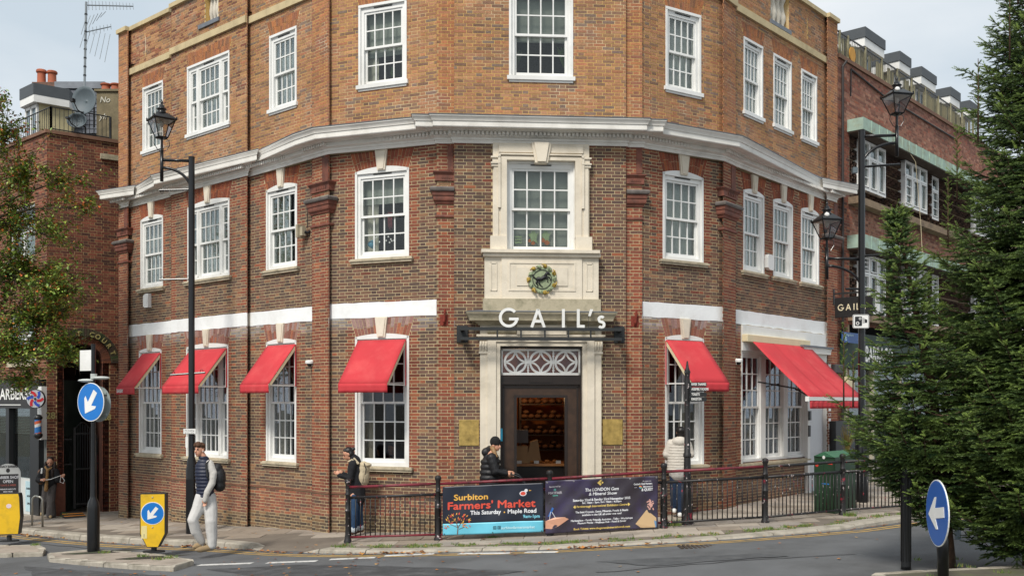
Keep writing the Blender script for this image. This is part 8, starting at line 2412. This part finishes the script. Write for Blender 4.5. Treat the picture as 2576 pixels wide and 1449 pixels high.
# -- man with cream backpack looking down beside the railing
B_=Fig('dark haired man in black jacket and jeans looking down behind the railing end',893,1345,19.1)
m=MB();B_.head(m,875,1142,0,-78,1.0,.55);B_.chain(m,[(882,1150,0),(890,1160,0)],(.055,.065));B_.chain(m,[(893,1166,0),(896,1205,0),(897,1245,0)],(.12,.13,.12))
B_.chain(m,[(890,1168,-.14),(887,1203,-.18),(860,1195,-.20)],(.055,.045,.03));B_.hand(m,B_.p(862,1192,-.20),B_.p(847,1186,-.20));B_.chain(m,[(890,1168,.14),(887,1203,.16),(862,1192,.10)],(.055,.045,.03));B_.hand(m,B_.p(862,1192,.10),B_.p(847,1186,.06))
B_.chain(m,[(893,1245,-.08),(893,1290,-.08),(891,1335,-.05)],(.09,.06,.045));B_.chain(m,[(901,1245,.08),(902,1290,.08),(904,1332,.1)],(.09,.06,.045));B_.body(m,M_skin,.011);B_.face()
m=MB()
for q in(((877,1134,0),(.092,.084,.080)),((883,1141,0),(.065,.086,.085)),((870,1133,0),(.05,.07,.045)),((889,1129,0),(.04,.035,.035))):m.ball(tuple(B_.p(*q[0])),q[1],12,9)
remeshed(m,'hair',mat('hair_black','#15110f',rough=.5,var=.2),B_.T,.011,1,.012,.02)
m=MB();B_.chain(m,[(893,1160,0),(895,1180,0),(897,1215,0),(898,1252,0)],(.12,.165,.165,.17));B_.chain(m,[(891,1166,-.14),(884,1202,-.19),(858,1193,-.2)],(.085,.075,.05));B_.chain(m,[(891,1166,.14),(884,1202,.16),(858,1192,.10)],(.085,.075,.05));B_.chain(m,[(889,1152,0),(890,1160,0)],(.085,.10));remeshed(m,'jacket',fabric('black_wool','#121318',.2),B_.T,.013,2,.014,.08)
m=MB();B_.chain(m,[(894,1248,-.08),(893,1290,-.09),(891,1328,-.06)],(.10,.075,.07));B_.chain(m,[(901,1248,.08),(902,1290,.08),(904,1326,.1)],(.10,.075,.07));remeshed(m,'jeans',fabric('denim','#24405f',.2),B_.T,.013,2,.012,.06)
m=MB();B_.chain(m,[(891,1327,-.06),(891,1330,-.06)],(.075,.075));B_.chain(m,[(904,1325,.1),(904,1328,.1)],(.075,.075));m.build('turn_ups',fabric('pale_denim','#b9c2c8'),B_.T,smooth=True)
shoe(B_,'shoe',fabric('brown_leather','#4a2f22',.15,.5),B_.p(895,1343,-.05),B_.p(870,1345,-.08));shoe(B_,'shoe',fabric('brown_leather','#4a2f22'),B_.p(908,1340,.1),B_.p(888,1341,.08))
CBK=thing('backpack','cream roll top backpack with black zips on the man behind the railing','backpack',tuple(B_.p(915,1195,0)))
m=MB()
for q,r in(((915,1180,-.02),(.12,.13,.16)),((913,1198,-.02),(.13,.14,.20)),((919,1169,-.02),(.13,.13,.05))):m.ball(tuple(B_.p(*q)),r,12,9)
CF=fabric('cream_canvas','#b9ab90',.08);remeshed(m,'bag',CF,CBK,.013,1,.012,.08)
m=MB();m.tube([tuple(B_.p(905,1165,-.15)),tuple(B_.p(888,1155,-.15)),tuple(B_.p(880,1160,-.17))],.022,6);m.tube([tuple(B_.p(905,1165,-.12)),tuple(B_.p(893,1152,-.1)),tuple(B_.p(893,1158,.05))],.02,6);m.build('strap',CF,CBK)
m=MB();m.tube([tuple(B_.p(919,1163,-.16)),tuple(B_.p(924,1178,-.175)),tuple(B_.p(923,1192,-.175))],.009,5);m.tube([tuple(B_.p(920,1188,-.185)),tuple(B_.p(919,1200,-.185)),tuple(B_.p(916,1214,-.185))],.005,5);m.build('zip',M_black,CBK)
# -- woman in black coat and beanie with a pushchair
gz_=G(-.4)
C_=Fig('woman in black padded coat and black beanie pushing a buggy past the shop door',1235,HY+(CAMH-gz_)/18.5*FPX,18.5)
yf=HY+(CAMH-gz_)/18.5*FPX
m=MB();C_.head(m,1247,1119,0,62,.98,.1);C_.chain(m,[(1241,1130,0),(1237,1140,0)],(.055,.06));C_.chain(m,[(1234,1148,0),(1232,1180,0),(1232,1225,0)],(.12,.12,.13))
C_.chain(m,[(1236,1150,-.14),(1246,1184,-.16),(1272,1190,-.14)],(.055,.045,.03));C_.hand(m,C_.p(1274,1190,-.14),C_.p(1290,1193,-.14));C_.chain(m,[(1236,1150,.14),(1250,1182,.14),(1272,1188,.12)],(.055,.045,.03));C_.hand(m,C_.p(1274,1188,.12),C_.p(1290,1190,.12))
C_.chain(m,[(1228,1225,-.08),(1224,1275,-.08),(1216,yf-12,-.08)],(.09,.06,.045));C_.chain(m,[(1236,1225,.08),(1243,1275,.08),(1246,yf-10,.08)],(.09,.06,.045));C_.body(m,M_skin,.011);C_.face(.98)
m=MB(C_.hf);m.ball((0,-.018,.06),(.092,.104,.105),14,10);m2=MB();m.ball((0,-.012,.028),(.095,.105,.035),14,8);m2.v,m2.f,m2.m,m2.c=m.v,m.f,m.m,m.c;remeshed(m2,'beanie',fabric('beanie','#0f0f10',.2),C_.T,.011,1,.006,.02)
m=MB();C_.chain(m,[(1240,1128,-.03),(1245,1140,-.08),(1250,1148,-.10)],(.05,.04,.022));C_.chain(m,[(1236,1128,.03),(1236,1142,.0)],(.05,.05));remeshed(m,'hair',mat('hair_blonde','#8a6a44',rough=.6,var=.3,scale=40),C_.T,.011,1,.015,.02)
PB=fabric('black_down','#131316',.15,.55)
m=MB();puffer(m,None,[(C_.p(1231,1262,0),.21,.19),(C_.p(1232,1225,0),.20,.18),(C_.p(1233,1185,0),.185,.17),(C_.p(1234,1158,0),.18,.17),(C_.p(1237,1140,0),.10,.11)],.10,.02);C_.chain(m,[(1222,1137,-.02),(1232,1133,.06),(1238,1140,.08)],(.085,.09,.06));C_.chain(m,[(1237,1150,-.15),(1247,1184,-.18),(1272,1190,-.15)],(.095,.085,.055));C_.chain(m,[(1237,1150,.15),(1250,1182,.16),(1272,1188,.12)],(.095,.085,.055));remeshed(m,'coat',PB,C_.T,.012,1,.012,.07)
m=MB();C_.chain(m,[(1228,1245,-.08),(1224,1285,-.08),(1217,yf-12,-.08)],(.10,.075,.06));C_.chain(m,[(1236,1245,.08),(1243,1285,.08),(1246,yf-12,.08)],(.10,.075,.06));remeshed(m,'trousers',PB,C_.T,.014,2)
for a_,b_,o_ in((1212,1232,-.08),(1242,1262,.08)):shoe(C_,'shoe',M_black,C_.p(a_,yf-3,o_),C_.p(b_,yf-1,o_))
PC=thing('pushchair','black and cream pushchair mostly hidden behind the two banners','pushchair',tuple(C_.p(1335,yf,0)))
for o in(-.26,.26):
 m=MB();m.tube([tuple(C_.p(1286,1190,o)),tuple(C_.p(1305,1196,o)),tuple(C_.p(1318,1212,o)),tuple(C_.p(1345,1262,o)),tuple(C_.p(1365,1300,o))],.016,6);m.tube([tuple(C_.p(1345,1255,o)),tuple(C_.p(1315,1300,o))],.014,6);m.build('frame',M_black,PC)
m=MB();m.tube([tuple(C_.p(1286,1190,-.26)),tuple(C_.p(1286,1190,.26))],.02,8);m.build('handle',M_black,PC)
for x,r in((1368,.16),(1318,.13)):
 for o in(-.26,.26):
  c=C_.p(x,yf-r/18.5*FPX,o);m=MB(Fr(c,(1,0,0),(0,0,1),(0,1,0)));m.tube([(r*math.cos(t*.3142),r*math.sin(t*.3142),0)for t in range(21)],.022,6)
  for t in range(5):m.tube([(0,0,0),(r*math.cos(t*1.2566),r*math.sin(t*1.2566),0)],.008,4)
  m.build('wheel',mat('tyre_grey','#55534f'),PC)
m=MB();m.ball(tuple(C_.p(1345,1255,0)),(.24,.22,.16),12,9);m.ball(tuple(C_.p(1335,1238,0)),(.12,.22,.14),12,9);remeshed(m,'seat',PB,PC,.016,1)
# -- woman in white padded coat at the window
D2=Fig('person in white padded hooded coat and jeans facing the window behind the fingerpost',1706,1299,19.25)
m=MB();D2.head(m,1712,1086,0,180,.98,.1);D2.chain(m,[(1711,1098,0),(1710,1108,0)],(.055,.06));D2.chain(m,[(1708,1118,0),(1706,1150,0),(1705,1190,0)],(.13,.13,.14))
D2.chain(m,[(1688,1118,0),(1680,1148,.06),(1690,1150,.26)],(.055,.045,.03));D2.hand(m,D2.p(1690,1150,.26),D2.p(1700,1147,.40));D2.chain(m,[(1728,1118,0),(1736,1148,.06),(1724,1150,.26)],(.055,.045,.03));D2.hand(m,D2.p(1724,1150,.26),D2.p(1714,1147,.40))
D2.chain(m,[(1699,1190,0),(1697,1235,.03),(1697,1280,.10)],(.09,.06,.045));D2.chain(m,[(1713,1190,0),(1712,1240,-.02),(1710,1288,0)],(.09,.06,.045));D2.body(m,M_skin2,.011);D2.face(.98)
m=MB()
for q in(((1712,1083,-.02),(.09,.10,.085)),((1712,1092,-.05),(.075,.05,.08))):m.ball(tuple(D2.p(*q[0])),q[1],12,9)
remeshed(m,'hair',mat('hair_black','#15110f'),D2.T,.011,1,.012,.02)
WP=fabric('white_down','#c6bfb4',.05,.7)
m=MB();puffer(m,None,[(D2.p(1706,1184,0),.215,.17),(D2.p(1706,1160,0),.21,.17),(D2.p(1707,1135,0),.215,.17),(D2.p(1708,1114,0),.205,.16),(D2.p(1710,1100,0),.11,.12)],.055,.013);m.ball(tuple(D2.p(1708,1110,-.10)),(.15,.09,.10),14,9);D2.chain(m,[(1688,1116,0),(1678,1142,.02),(1682,1152,.20)],(.09,.085,.06));D2.chain(m,[(1728,1116,0),(1737,1142,.02),(1732,1152,.20)],(.09,.085,.06));remeshed(m,'coat',WP,D2.T,.011,1,.008,.05)
m=MB();D2.chain(m,[(1706,1184,0),(1706,1189,0)],(.19,.185));o=remeshed(m,'coat_hem',G1,D2.T,.014,2);o.scale=(1,1,1)
m=MB();D2.chain(m,[(1698,1195,0),(1697,1235,.03),(1697,1275,.10)],(.11,.085,.065));D2.chain(m,[(1714,1195,0),(1712,1240,-.02),(1710,1284,0)],(.11,.085,.065));remeshed(m,'jeans',fabric('dark_denim','#1a2c45',.2),D2.T,.013,2,.012,.06)
shoe(D2,'trainer',M_white,D2.p(1697,1291,.04),D2.p(1699,1287,.26),.05,.06);shoe(D2,'trainer',M_white,D2.p(1709,1300,-.06),D2.p(1712,1297,.18),.05,.06)
# -- customers seen through the shop windows
def bust(nm,x,y,out,label,yaw,topc,hairc,k=1.0):
 f=FD[nm];c=Vector(f.pt(f.s_of(x,out),out,f.z_of(x,y,out)));F_=Fig(label,x,y,c.y);F_.T.location=(c.x,c.y,.55);WLOC[F_.T.name]=Vector((c.x,c.y,.55))
 K=c.y;m=MB();F_.head(m,x,y,0,yaw,k,.1);kk=FPX/K
 F_.chain(m,[(x,y+.12*kk,.01),(x+1,y+.2*kk,.02)],(.055,.06));F_.chain(m,[(x,y+.3*kk,.03),(x,y+.6*kk,.04)],(.13,.14))
 for e in(-1,1):F_.chain(m,[(x+e*.17*kk,y+.27*kk,.02),(x+e*.22*kk,y+.5*kk,-.02),(x+e*.10*kk,y+.6*kk,-.2)],(.05,.042,.03));F_.hand(m,F_.p(x+e*.10*kk,y+.6*kk,-.2),F_.p(x+e*.02*kk,y+.6*kk,-.34))
 F_.chain(m,[(x,y+.6*kk,.04),(x+.1*kk,y+.66*kk,-.3)],(.12,.08));F_.body(m,M_skin2,.013);F_.face(k)
 m=MB(F_.hf);m.ball((0,-.025,.055),(.08,.09,.065),12,9);m2=MB();m2.v,m2.f,m2.m,m2.c=m.v,m.f,m.m,m.c;remeshed(m2,'hair',hairc,F_.T,.012,1,.012,.02)
 m=MB();F_.chain(m,[(x,y+.27*kk,.03),(x,y+.62*kk,.04)],(.165,.17))
 for e in(-1,1):F_.chain(m,[(x+e*.17*kk,y+.27*kk,.02),(x+e*.22*kk,y+.5*kk,-.02),(x+e*.12*kk,y+.6*kk,-.17)],(.075,.065,.05))
 remeshed(m,'top',topc,F_.T,.014,2)
bust('L2c',731,1110,-.62,'dark haired customer in a black top seen through the third shop window from the left',10,fabric('black_wool','#121318'),mat('hair_black','#15110f'))
bust('L1',985,1128,-.75,'shadowy seated customer low in the window left of the stone doorway',-40,fabric('maroon','#3a1c1a'),mat('hair_dark','#2a1c15'))
